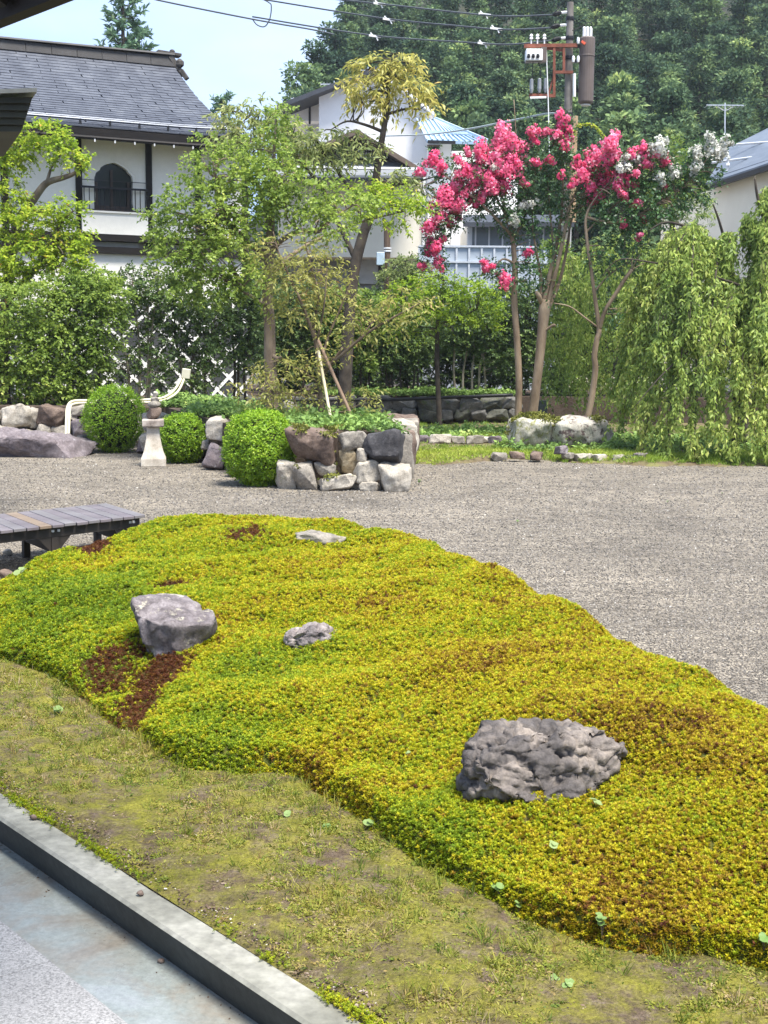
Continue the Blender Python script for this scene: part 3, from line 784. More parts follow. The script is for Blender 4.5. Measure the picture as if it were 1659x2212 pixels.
for i in range(3):
    (x0, d0), (x1, d1) = prof[i], prof[i + 1]
    b.hexa([Vector((A.x + x0, 13.38, B2.z + d0)), Vector((A.x + x1, 13.38, B2.z + d1)), Vector(((A.x + x1) * 1.17 - .15, 15.7, B2.z + d1 + .25)), Vector(((A.x + x0) * 1.17 - .15, 15.7, B2.z + d0 + .25)),
            Vector((A.x + x0, 13.38, zc + d0)), Vector((A.x + x1, 13.38, zc + d1)), Vector(((A.x + x1) * 1.17 - .15, 15.7, zc + d1 + .25)), Vector(((A.x + x0) * 1.17 - .15, 15.7, zc + d0 + .25))])
b.build('roof_sheet', COPT, se)
b = MB(); p = at(-160, 260, 14.6); b.box((p.x, 14.6, p.z / 2), (.3, .3, p.z)); b.build('post', WOOD, se)

# ================================================================== HALL WITH THE BELL SHAPED WINDOW
W0, W1 = at(0, 400, 31.0), at(530, 400, 33.6)
HA = Vector((W1.x - W0.x, W1.y - W0.y, 0)).normalized(); HN = Vector((HA.y, -HA.x, 0))
if HN.y > 0: HN = -HN
def onhall(px, py, off=0.0):
    r = ray(px, py); P0 = W0 + HN * off; t = (P0 - CAM).dot(HN) / r.dot(HN); return CAM + r * t
def hu(p): return (Vector(p) - W0).dot(HA)
def hp(u, z, off=0.0):
    q = W0 + HA * u + HN * off; return Vector((q.x, q.y, z))
def hbox(mb, u0, u1, z0, z1, o0, o1):
    mb.hexa([hp(u0, z0, o1), hp(u1, z0, o1), hp(u1, z0, o0), hp(u0, z0, o0), hp(u0, z1, o1), hp(u1, z1, o1), hp(u1, z1, o0), hp(u0, z1, o0)]); return mb
UL, UR = -2.5, hu(onhall(531, 350))
hall = thing('temple_hall', 'white plaster hall with dark posts, grey shingle roof and a bell shaped window', 'hall', (W0.x, W0.y, TZ))
zE = onhall(250, 283).z + .05                    # wall head under the eave
zSill = onhall(245, 459).z; zRail = onhall(245, 408).z; zBot = onhall(245, 507).z; zBeam = onhall(245, 520).z; zLow = onhall(255, 549).z
# window outline (photo points on the wall plane)
wo = [(203, 457), (205, 440), (205.5, 420), (203.5, 400), (203.5, 384), (207, 373), (215, 367.5), (217, 362), (226, 356), (236, 353.2), (245, 351.4), (254, 354.5), (265, 361), (274, 367.5), (278, 374), (285, 381), (287, 395), (286.5, 415), (286, 436), (289, 459)]
wo = [onhall(*p) for p in wo]; wuz = [(hu(p), p.z) for p in wo]
# upper wall with the opening cut out
bm = bmesh.new()
def loop(pts):
    vs = [bm.verts.new(p) for p in pts]
    return [bm.edges.new((vs[i], vs[(i + 1) % len(vs)])) for i in range(len(vs))]
ed_ = loop([hp(UL, zBot, 0), hp(UR, zBot, 0), hp(UR, zE, 0), hp(UL, zE, 0)]) + loop([hp(u, z, 0) for u, z in wuz])
bmesh.ops.triangle_fill(bm, use_beauty=True, use_dissolve=False, edges=ed_)
me = bpy.data.meshes.new('wall'); bm.to_mesh(me); bm.free(); put('wall', me, hall, PLASTER)
b = MB(); hbox(b, UL, UR, TZ - .2, zE, -6, -.25); b.build('inner_wall', PLASTER, hall)
b = MB(); hbox(b, UL, UR, TZ + 2.25, zLow, -.24, -.02); b.build('lower_wall', PLASTER, hall)
GLASSD = flat('dark_window', (.016, .022, .022), .15); SASH = flat('sash_brown', (.05, .034, .026), .5)
win = MB().add([hp(u, z, -.12) for u, z in wuz], [tuple(range(len(wuz)))]).build('window', GLASSD, hall)
n_ = len(wuz); cu = sum(u for u, z in wuz) / n_; cz = sum(z for u, z in wuz) / n_
def ring(mb, k0, k1, o0, o1):
    def sc(k): return [(cu + (u - cu) * k, cz + (z - cz) * (1 + (k - 1) * .8)) for u, z in wuz]
    A_, B_ = sc(k0), sc(k1)
    for i in range(n_ - 1):
        mb.hexa([hp(*A_[i], o1), hp(*A_[i + 1], o1), hp(*A_[i + 1], o0), hp(*A_[i], o0), hp(*B_[i], o1), hp(*B_[i + 1], o1), hp(*B_[i + 1], o0), hp(*B_[i], o0)])
b = MB(); ring(b, 1.0, 1.05, -.13, .015); b.build('frame', PLASTER, win)
b = MB(); ring(b, 1.16, 1.20, .0, .012); b.build('moulding', PLASTER, win)
for px in (243, 279, 210):
    u = hu(onhall(px, 420)); zt = onhall(px, 366).z if px == 243 else onhall(px, 392).z
    b = MB(); hbox(b, u - .03, u + .03, zSill, zt, -.115, -.07); b.build('sash', SASH, win)
b = MB(); hbox(b, wuz[0][0], wuz[-1][0], zSill + .0, zSill + .16, -.11, -.075); b.build('sash', SASH, win)
# posts
for px in (-60, 9, 169.5, 321, 427, 529):
    u = hu(onhall(px, 380)); b = MB(); zl = TZ + 2.2 if px not in (169.5, 321) else zBeam - .3
    hbox(b, u - .075, u + .075, zl, zE + .1, -.05, .05); b.build('post', WOOD, hall)
u0, u1 = hu(onhall(175, 480)) , hu(onhall(317, 480))
b = MB(); hbox(b, u0, u1, zBot, zSill - .03, .004, .13); b.build('spandrel', PLASTER, hall)
b = MB(); hbox(b, u0, u1, zSill - .03, zSill + .012, .004, .17); b.build('sill', PLASTER, hall)
b = MB(); hbox(b, u0 - .1, u1 + .1, zSill + .012, zSill + .05, .06, .1); b.build('sill_rail', SASH, hall)
rl = MB(); hbox(rl, u0, u1, zRail - .02, zRail + .025, .1, .14); rail = rl.build('railing', IRON, hall)
hbar = MB(); hbox(hbar, u0, u1, zRail + .16, zRail + .175, .11, .125).build('rail_bar', IRON, rail)
for i in range(13):
    u = u0 + (u1 - u0) * (i + .5) / 13; b = MB(); hbox(b, u - .009, u + .009, zSill + .02, zRail - .02, .11, .128); b.build('baluster', IRON, rail)
b = MB(); hbox(b, UL, UR, zBeam - .02, zBot - .004, -.2, .16); b.build('beam', WOOD, hall)
b = MB(); hbox(b, UL, UR, zLow, zLow + .16, -.02, .1); b.build('lower_beam', WOOD, hall)
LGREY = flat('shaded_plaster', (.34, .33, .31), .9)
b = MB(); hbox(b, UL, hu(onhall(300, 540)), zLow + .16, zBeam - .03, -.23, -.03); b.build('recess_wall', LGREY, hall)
# dado of dark tiles with white crossed joints
DADO = noisy('dado_tile', [(.3, (.03, .033, .036)), (.7, (.07, .072, .075))], 3, 4, .7)
z0, z1 = TZ - .1, TZ + 2.24
b = MB(); hbox(b, UL, UR, z0, z1, -.24, .0); dado = b.build('tile_dado', DADO, hall)
JOINT = flat('white_joint', (.78, .77, .74), .8)
sp, wz = .62, .075
k = UL - 2.4
while k < UR:
    for sg in (1, -1):
        a_ = (k, z0) if sg > 0 else (k, z1); c_ = (k + (z1 - z0), z1) if sg > 0 else (k + (z1 - z0), z0)
        t0 = max(0, (UL - a_[0]) / (z1 - z0)); t1 = min(1, (UR - a_[0]) / (z1 - z0))
        if t1 - t0 > .05:
            A_ = hp(a_[0] + (z1 - z0) * t0, a_[1] + (c_[1] - a_[1]) * t0, .012 + .002 * sg); B_ = hp(a_[0] + (z1 - z0) * t1, a_[1] + (c_[1] - a_[1]) * t1, .012 + .002 * sg)
            mb = MB(); mb.bar(A_, B_, .02, wz, up=(HA * (-sg) + Vector((0, 0, 1)))); mb.build('joint', JOINT, dado)
    k += sp
# roof: eave line to ridge, hollow curve
EO = .95
E0, E1 = onhall(-120, 240, EO), onhall(541, 303, EO); zEv = (onhall(100, 266, EO).z + onhall(500, 300, EO).z) / 2
RB = 3.3
R0, R1 = onhall(-120, 68, -RB), onhall(374, 146, -RB); zRg = (onhall(20, 99, -RB).z + onhall(360, 143, -RB).z) / 2
uE0, uE1, uR0, uR1 = hu(E0), hu(E1), hu(R0), hu(R1)
def roofp(f, v, lift=0.0):
    """f 0..1 along, v 0 eave .. 1 ridge"""
    h = v ** 1.34; off = EO + (-RB - EO) * v
    ue1 = uE1 + (uR1 - uE1) * (1 - (1 - v) ** 1.12); ue0 = uE0 + (uR0 - uE0) * v
    z = zEv + (zRg - zEv) * h + .10 * max(0, (f - .75) / .25) ** 2 * (1 - v) ** 2
    return hp(ue0 + (ue1 - ue0) * f, z + lift, off)
nu, nv = 30, 24
V = [roofp(i / nu, j / nv, -.03) for j in range(nv + 1) for i in range(nu + 1)]
mb = MB(); mb.add(V, [(j * (nu + 1) + i, j * (nu + 1) + i + 1, (j + 1) * (nu + 1) + i + 1, (j + 1) * (nu + 1) + i) for j in range(nv) for i in range(nu)])
roof = mb.build('roof', SLATE, hall)
rows, cols = 33, 12
sh = MB().box((0, 0, 0), (1, 1, 1)).mesh('shingle', SLATE)
cnt = 0; rest = MB()
for r_ in range(rows):
    v0, v1 = r_ / rows, (r_ + 1.12) / rows
    for c_ in range(cols + 1):
        f0 = (c_ - (.5 if r_ % 2 else 0) + rng.uniform(-.04, .04)) / cols; f1 = f0 + 1 / cols
        f0c, f1c = max(f0, 0), min(f1, 1)
        if f1c - f0c < .01: continue
        g = .0002
        a_, b_, c2_, d_ = roofp(f0c + g, v0, .016), roofp(f1c - g, v0, .016), roofp(f1c - g, min(v1, 1), 0), roofp(f0c + g, min(v1, 1), 0)
        X = b_ - a_; Yv = d_ - a_; Z = X.cross(Yv).normalized()
        if Z.z < 0: Z = -Z
        vis = f1c > .16
        if cnt < 300 and vis:
            mid = (a_ + b_ + c2_ + d_) / 4
            M = Matrix.Identity(4)
            Xm = (X + (c2_ - d_)) / 2
            for q in range(3): M[q][0] = Xm[q]; M[q][1] = ((d_ - a_) + (c2_ - b_))[q] / 2; M[q][2] = Z[q] * .018; M[q][3] = mid[q]
            o = put('shingle', sh, roof); o.matrix_local = M; cnt += 1
        else:
            rest.hexa([a_ - Z * .009, b_ - Z * .009, c2_ - Z * .009, d_ - Z * .009, a_ + Z * .009, b_ + Z * .009, c2_ + Z * .009, d_ + Z * .009])
o = rest.build('shingles', SLATE, roof); o['kind'] = 'stuff'
# eave edge, gutter line, snow rail, ridge
b = MB()
for i in range(20): 
    p, q = roofp(i / 20, 0, -.02), roofp((i + 1) / 20, 0, -.02)
    b.hexa([p + HN * .0 - Vector((0, 0, .2)), q - Vector((0, 0, .2)), q - HN * .1 - Vector((0, 0, .2)), p - HN * .1 - Vector((0, 0, .2)), p + HN * .02, q + HN * .02, q - HN * .1, p - HN * .1])
b.build('eave_fascia', WOOD, hall)
b = MB(); b.hexa([roofp(0, 0, -.16), roofp(1, 0, -.16), hp(UR + .2, zE, -.0), hp(uE0, zE, .0), roofp(0, 0, -.12), roofp(1, 0, -.12), hp(UR + .2, zE + .06, -.0), hp(uE0, zE + .06, .0)])
b.build('soffit', WOOD, hall)
b = MB(); b.tube([roofp(i / 10, 0, -.24) + HN * .03 for i in range(11)], .045, 6); gt = b.build('gutter', WOOD, hall)
for i in range(12):
    p = roofp(.2 + i * .066, 0, -.3) + HN * .05; b = MB(); b.box(p, (.03, .03, .06)); b.build('gutter_bracket', flat('bright_steel', (.6, .6, .6), .4) if i == 0 else bpy.data.materials['bright_steel'], gt)
STEEL = bpy.data.materials['bright_steel']
b = MB(); b.tube([roofp(i / 14, .085, .14) for i in range(15)], .03, 6); b.tube([roofp(i / 14, .10, .17) for i in range(15)], .02, 6); sr = b.build('snow_rail', flat('rail_grey', (.09, .1, .12), .4, .5), hall)
for i in range(8):
    p = roofp(.23 + i * .1, .085, .0); b = MB(); b.box(p + Vector((0, 0, .07)), (.05, .05, .16)); b.build('rail_bracket', IRON, sr)
RIDGE = noisy('ridge_sheet', [(.3, (.026, .024, .023)), (.7, (.055, .052, .05))], 1.5, 6, .6, 30, .2, .004)
NRS = 9
for i in range(NRS):
    f0, f1 = i / NRS, (i + 1) / NRS; p, q = roofp(f0, 1, -.08), roofp(f1, 1, -.08); up = Vector((0, 0, 1))
    lift = .05 * max(0, f1 - .8) * 5
    b = MB(); g = HA * .006
    b.hexa([p + HN * .18 + g, q + HN * .18 - g, q - HN * .2 - g, p - HN * .2 + g, p + up * .24 + HN * .13 + g, q + up * (.24 + lift) + HN * .13 - g, q + up * (.24 + lift) - HN * .15 - g, p + up * .24 - HN * .15 + g])
    b.build('ridge_piece', RIDGE, roof)
b = MB(); b.hexa([roofp(0, 1, .17) + HN * .2, roofp(1, 1, .22) + HN * .2, roofp(1, 1, .22) - HN * .2, roofp(0, 1, .17) - HN * .2, roofp(0, 1, .22) + HN * .16, roofp(1, 1, .27) + HN * .16, roofp(1, 1, .27) - HN * .16, roofp(0, 1, .22) - HN * .16])
b.build('ridge_cap', RIDGE, roof)
p = roofp(1, 1, 0)
ONI = noisy('ridge_ornament', [(.3, (.03, .027, .023)), (.7, (.10, .09, .08))], 9, 5, .8, 60, .4, .01)
b = MB(); b.bar(p + Vector((0, 0, .2)) - HA * .12, p + Vector((0, 0, -.30)) + HA * .24, .34, .14)
b.bar(p + Vector((0, 0, .29)) - HA * .45, p + Vector((0, 0, .25)) + HA * .2, .3, .08); b.bar(p + Vector((0, 0, -.16)) + HA * .16 + HN * .2, p + Vector((0, 0, -.4)) + HA * .3 + HN * .3, .12, .12)
b.lathe(p + Vector((0, 0, .3)) - HA * .02, [(.02, 0), (.07, .02), (.08, .06), (.04, .1)], 8)
b.lathe(p + Vector((0, 0, .02)) + HA * .14 + HN * .14, [(.03, -.13), (.12, -.05), (.12, .06), (.03, .13)], 8)
b.build('ridge_ornament', ONI, roof, bevel=.012)
# far slope, so that the roof closes behind
b = MB(); b.add([roofp(0, 1, .0), roofp(1, 1, .0), hp(UR + .6, zEv, -7.6), hp(uE0, zEv, -7.6)], [(0, 1, 2, 3)]); b.build('back_slope', SLATE, hall)
b = MB(); b.add([roofp(1, j / 12, -.04) for j in range(13)] + [hp(UR + .6, zEv, -7.6)], [tuple(range(14))]); b.build('gable_end', SLATE, hall)

# ================================================================== HOUSES BEHIND
def fp(px, py, Y): return at(px, py, Y)
def wallpoly(parent, name, pts, Y, thick, m):
    return MB().prism([fp(x, y, Y) for x, y in pts], (0, thick, 0)).build(name, m, parent)
def strip_roof(parent, name, p0, p1, Y, depth, th, m, over=.35):
    a, q = fp(*p0, Y), fp(*p1, Y); a.y -= over; q.y -= over
    d = Vector((0, depth + over, 0)); up = Vector((0, 0, th))
    return MB().hexa([a, q, q + d, a + d, a + up, q + up, q + d + up, a + d + up]).build(name, m, parent)
WHITE = noisy('white_render', [(.3, (.76, .745, .72)), (.7, (.82, .81, .79))], .6, 5, .9, 40, .06, .004)
ROOFD = flat('charcoal_roof', (.05, .055, .065), .6)
hw = thing('white_house', 'tall plain white gabled house in front of the wooded hill', 'house', tuple(fp(800, 600, 48)))
zb = TZ - .05
A = [fp(689, 262, 48), fp(926, 262, 48)]
b = MB(); f_ = [fp(689, 207, 48), fp(815, 162, 48), fp(926, 246, 48)]
b.prism([Vector((A[0].x, 48, zb)), Vector((A[1].x, 48, zb)), f_[2], f_[1], f_[0]], (0, 8, 0)); b.build('wall', WHITE, hw)
b = MB(); q0, q1 = fp(626, 236, 49.2), fp(692, 262, 49.2)
b.prism([Vector((q0.x, 49.2, q1.z)), Vector((A[0].x + .001, 49.2, q1.z)), Vector((A[0].x + .001, 49.2, fp(689, 212, 49.2).z)), Vector((q0.x, 49.2, q0.z))], (0, 6.7, 0)); b.build('side_wing', WHITE, hw)
b = MB(); b.prism([Vector((q0.x + .5, 49.9, zb)), Vector((A[0].x + .001, 49.9, zb)), Vector((A[0].x + .001, 49.9, q1.z - .003)), Vector((q0.x + .5, 49.9, q1.z - .003))], (0, 6, 0)); b.build('lower_wing', flat('pale_grey_wall', (.5, .5, .5), .9), hw)
strip_roof(hw, 'roof', (600, 240), (815, 157), 47.7, 8.6, .16, ROOFD); strip_roof(hw, 'roof', (815.2, 157), (938, 250), 47.7, 8.6, .14, WHITE, .1)
b = MB(); b.tube([fp(669, 220, 49.1), fp(669, 268, 49.1)], .04, 6); b.tube([fp(926.5, 262, 47.92), fp(926.5, 330, 47.92)], .03, 6); b.build('downpipe', IRON, hw)
def antenna(label, px, py, Y, ln, post, tilt=0):
    t = thing('tv_antenna', label, 'antenna', tuple(fp(px, py + post, Y)))
    c = fp(px, py, Y); AL = bpy.data.materials.get('aluminium') or flat('aluminium', (.55, .56, .56), .35, .7)
    MB().tube([fp(px, py + post, Y), c + Vector((0, 0, .12))], .022, 6).build('mast', AL, t)
    MB().bar(c - Vector((ln / 2, 0, -tilt)), c + Vector((ln / 2, 0, tilt)), .035, .035).build('boom', AL, t)
    mb = MB()
    for i in range(9): mb.bar(c + Vector((-ln / 2 + ln * i / 8, -.28, 0)), c + Vector((-ln / 2 + ln * i / 8, .28, 0)), .012, .012)
    mb.build('elements', AL, t)
    MB().tube([c + Vector((-.2 * ln, 0, 0)), c + Vector((0, 0, -.14)), c + Vector((.22 * ln, 0, 0))], .018, 5, 3).build('brace', AL, t)
antenna('aerial nearest the hall, low on the left end of the white house roof', 655, 213, 49.5, .9, 14)
antenna('middle aerial on the white house roof, standing on a short white base', 722, 182, 49.5, 1.0, 16)
antenna('topmost aerial beside the yellowing tree above the white house', 795, 152, 50, .8, 24)

ho = thing('gable_house', 'cream house with brown gable, wooden lattice and a grey lean-to roof', 'house', tuple(fp(800, 600, 41)))
BROWNW = noisy('brown_barge', [(.3, (.09, .065, .05)), (.7, (.16, .12, .095))], 3, 5, .8, 40, .2, .004)
GROOF = noisy('grey_metal_roof', [(.3, (.14, .15, .16)), (.7, (.22, .23, .24))], 1, 5, .5)
xa, xb = fp(600, 500, 41).x, fp(918, 500, 41).x; zt = fp(800, 372, 41).z; zl = fp(800, 556, 41).z
b = MB(); b.hexa([Vector((xa, 41, zl)), Vector((xb, 41, zl)), Vector((xb, 46.5, zl)), Vector((xa, 46.5, zl)), Vector((xa, 41, zt)), Vector((xb, 41, zt)), Vector((xb, 46.5, zt)), Vector((xa, 46.5, zt))]); b.build('wall', CREAM, ho)
b = MB(); b.hexa([Vector((xa + .3, 42.2, zb)), Vector((xb - .5, 42.2, zb)), Vector((xb - .5, 46.4, zb)), Vector((xa + .3, 46.4, zb)), Vector((xa + .3, 42.2, zl - .003)), Vector((xb - .5, 42.2, zl - .003)), Vector((xb - .5, 46.4, zl - .003)), Vector((xa + .3, 46.4, zl - .003))]); b.build('ground_floor', flat('grey_plaster', (.26, .26, .255), .9), ho)
b = MB(); p = fp(796, 585, 42.1); b.box((p.x, 42.12, p.z), (.62, .1, .82)); gw = b.build('window', flat('net_curtain', (.5, .5, .48), .6), ho)
for dx in (-.34, .34): MB().box((p.x + dx, 42.1, p.z), (.06, .13, .9)).build('frame', SASH, gw)
MB().box((p.x, 42.1, p.z + .45), (.74, .13, .07)).build('frame', SASH, gw)
b = MB(); b.prism([fp(600, 356, 40.9), fp(770, 284, 40.9), fp(903, 361, 40.9)], (0, .15, 0)); b.build('gable_wall', SASH, ho)
for p0, p1 in (((590, 357), (770, 278)), ((770.3, 278), (908, 362))):
    a, q = fp(*p0, 40.2), fp(*p1, 40.2); dd = Vector((0, 6, 0)); dn = Vector((0, 0, -.16))
    MB().hexa([a + dn, q + dn, q + dd + dn, a + dd + dn, a, q, q + dd, a + dd]).build('gable_roof', BROWNW, ho)
p0, p1 = fp(772, 321, 40.86), fp(838, 344, 40.86); LW = WHITE
MB().hexa([Vector((p0.x, 40.86, p1.z)), Vector((p1.x, 40.86, p1.z)), Vector((p1.x, 40.895, p1.z)), Vector((p0.x, 40.895, p1.z)), Vector((p0.x, 40.86, p0.z)), Vector((p1.x, 40.86, p0.z)), Vector((p1.x, 40.895, p0.z)), Vector((p0.x, 40.895, p0.z))]).build('lattice_backing', LW, ho)
for i in range(13): MB().box((p0.x + (p1.x - p0.x) * i / 12, 40.84, (p0.z + p1.z) / 2), (.03, .035, p0.z - p1.z + .02)).build('lattice_bar', WOOD, ho)
for i in range(4): MB().box(((p0.x + p1.x) / 2, 40.815, p1.z + (p0.z - p1.z) * i / 3), (p1.x - p0.x, .014, .03)).build('lattice_bar', WOOD, ho)
a, q = fp(596, 382, 39.6), fp(912, 385, 39.6); a2, q2 = fp(600, 352, 40.84), fp(905, 357, 40.84); th = Vector((0, 0, .07))
MB().hexa([a, q, q2, a2, a + th, q + th, q2 + th, a2 + th]).build('lean_to_roof', GROOF, ho)
MB().bar(fp(640, 367, 40.15) + Vector((0, 0, .1)), fp(903, 372, 40.15) + Vector((0, 0, .1)), .06, .07).build('flashing', WHITE, ho)
MB().bar(fp(600, 386, 39.55), fp(912, 389, 39.55), .1, .1).build('gutter', IRON, ho)
MB().box((xb - .04, 40.97, (zt + zl) / 2), (.07, .07, zt - zl)).build('corner_post', WHITE, ho)
MB().bar(fp(916, 402, 40.6), fp(960, 380, 40.6), .05, .05).build('strut', BROWNW, ho)

bh = thing('blue_roof_house', 'small house with a blue ribbed metal hip roof behind the pink blossom', 'house', tuple(fp(975, 600, 46)))
BLUE = noisy('blue_metal_roof', [(.3, (.22, .32, .43)), (.7, (.33, .44, .55))], .8, 5, .45, 20, .1, .01)
r = [fp(922, 303, 45.4), fp(1052, 306, 45.4), fp(938, 258, 47.8), fp(900, 258, 47.8)]
rf = MB().add([r[0], r[1], r[2], r[3]] + [p - Vector((0, 0, .1)) for p in r], [(0, 1, 2, 3), (7, 6, 5, 4), (0, 4, 5, 1), (1, 5, 6, 2), (2, 6, 7, 3), (3, 7, 4, 0)]).build('roof', BLUE, bh)
RIB = flat('blue_rib', (.42, .53, .63), .4)
for i in range(12):
    t = i / 11; a = r[0].lerp(r[1], t); c = r[3].lerp(r[2], min(1, t * 1.0 * 3.2)) if t < .3 else r[2].lerp(r[1], (t - .3) / .7 * .0)
    top = r[2] + (r[3] - r[2]) * max(0, 1 - t * 2.6)
    MB().bar(a + Vector((0, 0, .03)), top + Vector((0, 0, .03)), .04, .05).build('rib', RIB, rf)
MB().bar(r[2] + Vector((0, 0, .06)), r[1] + Vector((0, 0, .06)), .09, .08).build('hip_cap', RIB, rf)
MB().bar(fp(926, 287, 45.9) + Vector((0, 0, .05)), fp(1010, 291, 45.9) + Vector((0, 0, .05)), .05, .07).build('snow_guard', RIB, rf)
MB().bar(fp(924, 306, 45.35), fp(984, 308, 45.35), .1, .1).build('gutter', IRON, bh)
a, q = fp(926, 308, 46.2), fp(975, 308, 46.2)
MB().hexa([Vector((a.x, 46.2, zb)), Vector((q.x, 46.2, zb)), Vector((q.x, 49, zb)), Vector((a.x, 49, zb)), Vector((a.x, 46.2, a.z)), Vector((q.x, 46.2, a.z)), Vector((q.x, 49, a.z)), Vector((a.x, 49, a.z))]).build('wall', WHITE, bh)
a, q = fp(976, 326, 47), fp(1120, 310, 47)
MB().hexa([Vector((a.x, 47, zb)), Vector((q.x, 47, zb)), Vector((q.x, 49, zb)), Vector((a.x, 49, zb)), Vector((a.x, 47, a.z)), Vector((q.x, 47, a.z)), Vector((q.x, 49, a.z)), Vector((a.x, 49, a.z))]).build('wing_wall', WHITE, bh)
p = fp(937, 333, 46.15); bw = MB().box(p, (.36, .05, .5)).build('window', GLASSD, bh); MB().box(p + Vector((0, -.03, .28)), (.46, .06, .06)).build('frame', BROWNW, bw)

# low building with the window band and the pale blue panel fence
lb = thing('low_annex', 'low annex with a band of windows under a dark eave behind the blossom', 'annex', tuple(fp(1080, 600, 41)))
zt2, zs2 = fp(1080, 484, 41).z, fp(1080, 535, 41).z
a, q = fp(1010, 484, 41), fp(1230, 484, 41)
MB().hexa([Vector((a.x, 41, zb)), Vector((q.x, 41, zb)), Vector((q.x, 45, zb)), Vector((a.x, 45, zb)), Vector((a.x, 41, zt2)), Vector((q.x, 41, zt2)), Vector((q.x, 45, zt2)), Vector((a.x, 45, zt2))]).build('wall', WHITE, lb)
wv = MB().box(((a.x + q.x) / 2, 40.97, (zt2 + zs2) / 2 - .03), (q.x - a.x - .3, .04, zt2 - zs2 - .15)).build('window', flat('grey_glass', (.16, .18, .19), .3), lb)
for i in range(8): MB().box((a.x + .25 + i * .42, 40.95, (zt2 + zs2) / 2 - .03), (.05, .05, zt2 - zs2 - .1)).build('frame', STEEL, wv)
a, q = fp(1000, 490, 40.2), fp(1240, 490, 40.2); a2, q2 = fp(1000, 474, 41), fp(1240, 474, 41)
MB().hexa([a, q, q2, a2, a + th * 2, q + th * 2, q2 + th * 2, a2 + th * 2]).build('eave', ROOFD, lb)
pf = thing('panel_fence', 'pale blue grey panel fence below the annex windows', 'fence', tuple(fp(1020, 640, 39)))
PANEL = noisy('blue_grey_panel', [(.3, (.36, .41, .47)), (.7, (.46, .51, .57))], 1.4, 5, .5, 20, .08, .004)
RAILP = flat('panel_rail', (.5, .53, .57), .5)
x0, x1 = fp(905, 560, 39).x, fp(1230, 560, 39).x; zt3, zm3 = fp(1000, 532, 39).z, fp(1000, 566, 39).z
n_ = 12
for i in range(n_):
    xa, xb = x0 + (x1 - x0) * i / n_ + .03, x0 + (x1 - x0) * (i + 1) / n_ - .03
    for z0_, z1_ in ((zb + .1, zm3 - .02), (zm3 + .02, zt3 - .03)):
        MB().box(((xa + xb) / 2, 39.05, (z0_ + z1_) / 2), (xb - xa, .03, z1_ - z0_)).build('panel', PANEL, pf)
    MB().box((xa - .03, 39.03, (zb + zt3) / 2), (.055, .08, zt3 - zb)).build('post', RAILP, pf)
for z_ in (zt3, zm3, zb + .08): MB().box(((x0 + x1) / 2, 39.0, z_), (x1 - x0, .05, .05)).build('rail', RAILP, pf)

# house at the right edge
rh = thing('slate_roof_house', 'cream house with a slate grey roof at the right edge behind the weeping tree', 'house', tuple(fp(1620, 600, 42)))
eA, eB = fp(1524, 397, 41), fp(1800, 305, 34); rA, rB = fp(1573, 319, 44.2), fp(1668, 272, 43.5); rC = fp(1830, 255, 37.4)
fA = eA.lerp(rB, .0)
RS = noisy('slate_metal_roof', [(.3, (.11, .13, .155)), (.7, (.17, .19, .22))], .8, 5, .5, 26, .12, .006, scl3=(1, 1, 8))
dn = Vector((0, 0, -.12))
pts = [eA, eB, rC, rB, rA]
roofR = MB().add(pts + [p + dn for p in pts], [(0, 1, 2, 3, 4), (9, 8, 7, 6, 5)] + [(i, i + 5, (i + 1) % 5 + 5, (i + 1) % 5) for i in range(5)]).build('roof', RS, rh)
for k in range(1, 14):
    t = k / 14; a = eA.lerp(rB, t); q = eB.lerp(rC, t)
    up = Vector((0, 0, .012)); MB().bar(a + up, q + up, .05, .018).build('roof_course', RS, roofR)
for p0, p1 in (((1578, 313), (1700, 304)), ((1535, 352), (1640, 338))):
    a = fp(*p0, 42.3 if p0[0] > 1560 else 41.3); q = fp(*p1, 39.6); MB().tube([a, q], .035, 6).build('snow_guard', STEEL, roofR)
b = MB(); up = Vector((0, 0, -.14)); b.bar(eA + up, eB + up, .12, .14); b.build('eave_fascia', IRON, rh)
a, q = eA + Vector((.25, .6, 0)), eB + Vector((.3, .6, 0))
MB().add([Vector((a.x, a.y, zb)), Vector((q.x, q.y, zb)), Vector((q.x, q.y, q.z - .1)), Vector((a.x, a.y, a.z - .1)), Vector((a.x, a.y + 7, zb)), Vector((q.x, q.y + 7, zb)), Vector((q.x, q.y + 7, q.z)), Vector((a.x, a.y + 7, a.z))],
         [(0, 1, 2, 3), (4, 0, 3, 7), (1, 5, 6, 2), (5, 4, 7, 6)]).build('wall', CREAM, rh)
MB().tube([fp(1572, 325, 40.6), fp(1573, 345, 40.6), fp(1571, 384, 40.6), fp(1560, 389, 40.6)], .03, 6, 3).build('service_mast', STEEL, rh)
for i in range(3): MB().box(fp(1572, 340 + i * 15, 40.56), (.1, .1, .07)).build('insulator', WHITE, rh)
antenna('large aerial on a mast above the white blossom at right', 1566, 230, 45, 1.25, 70, .04)
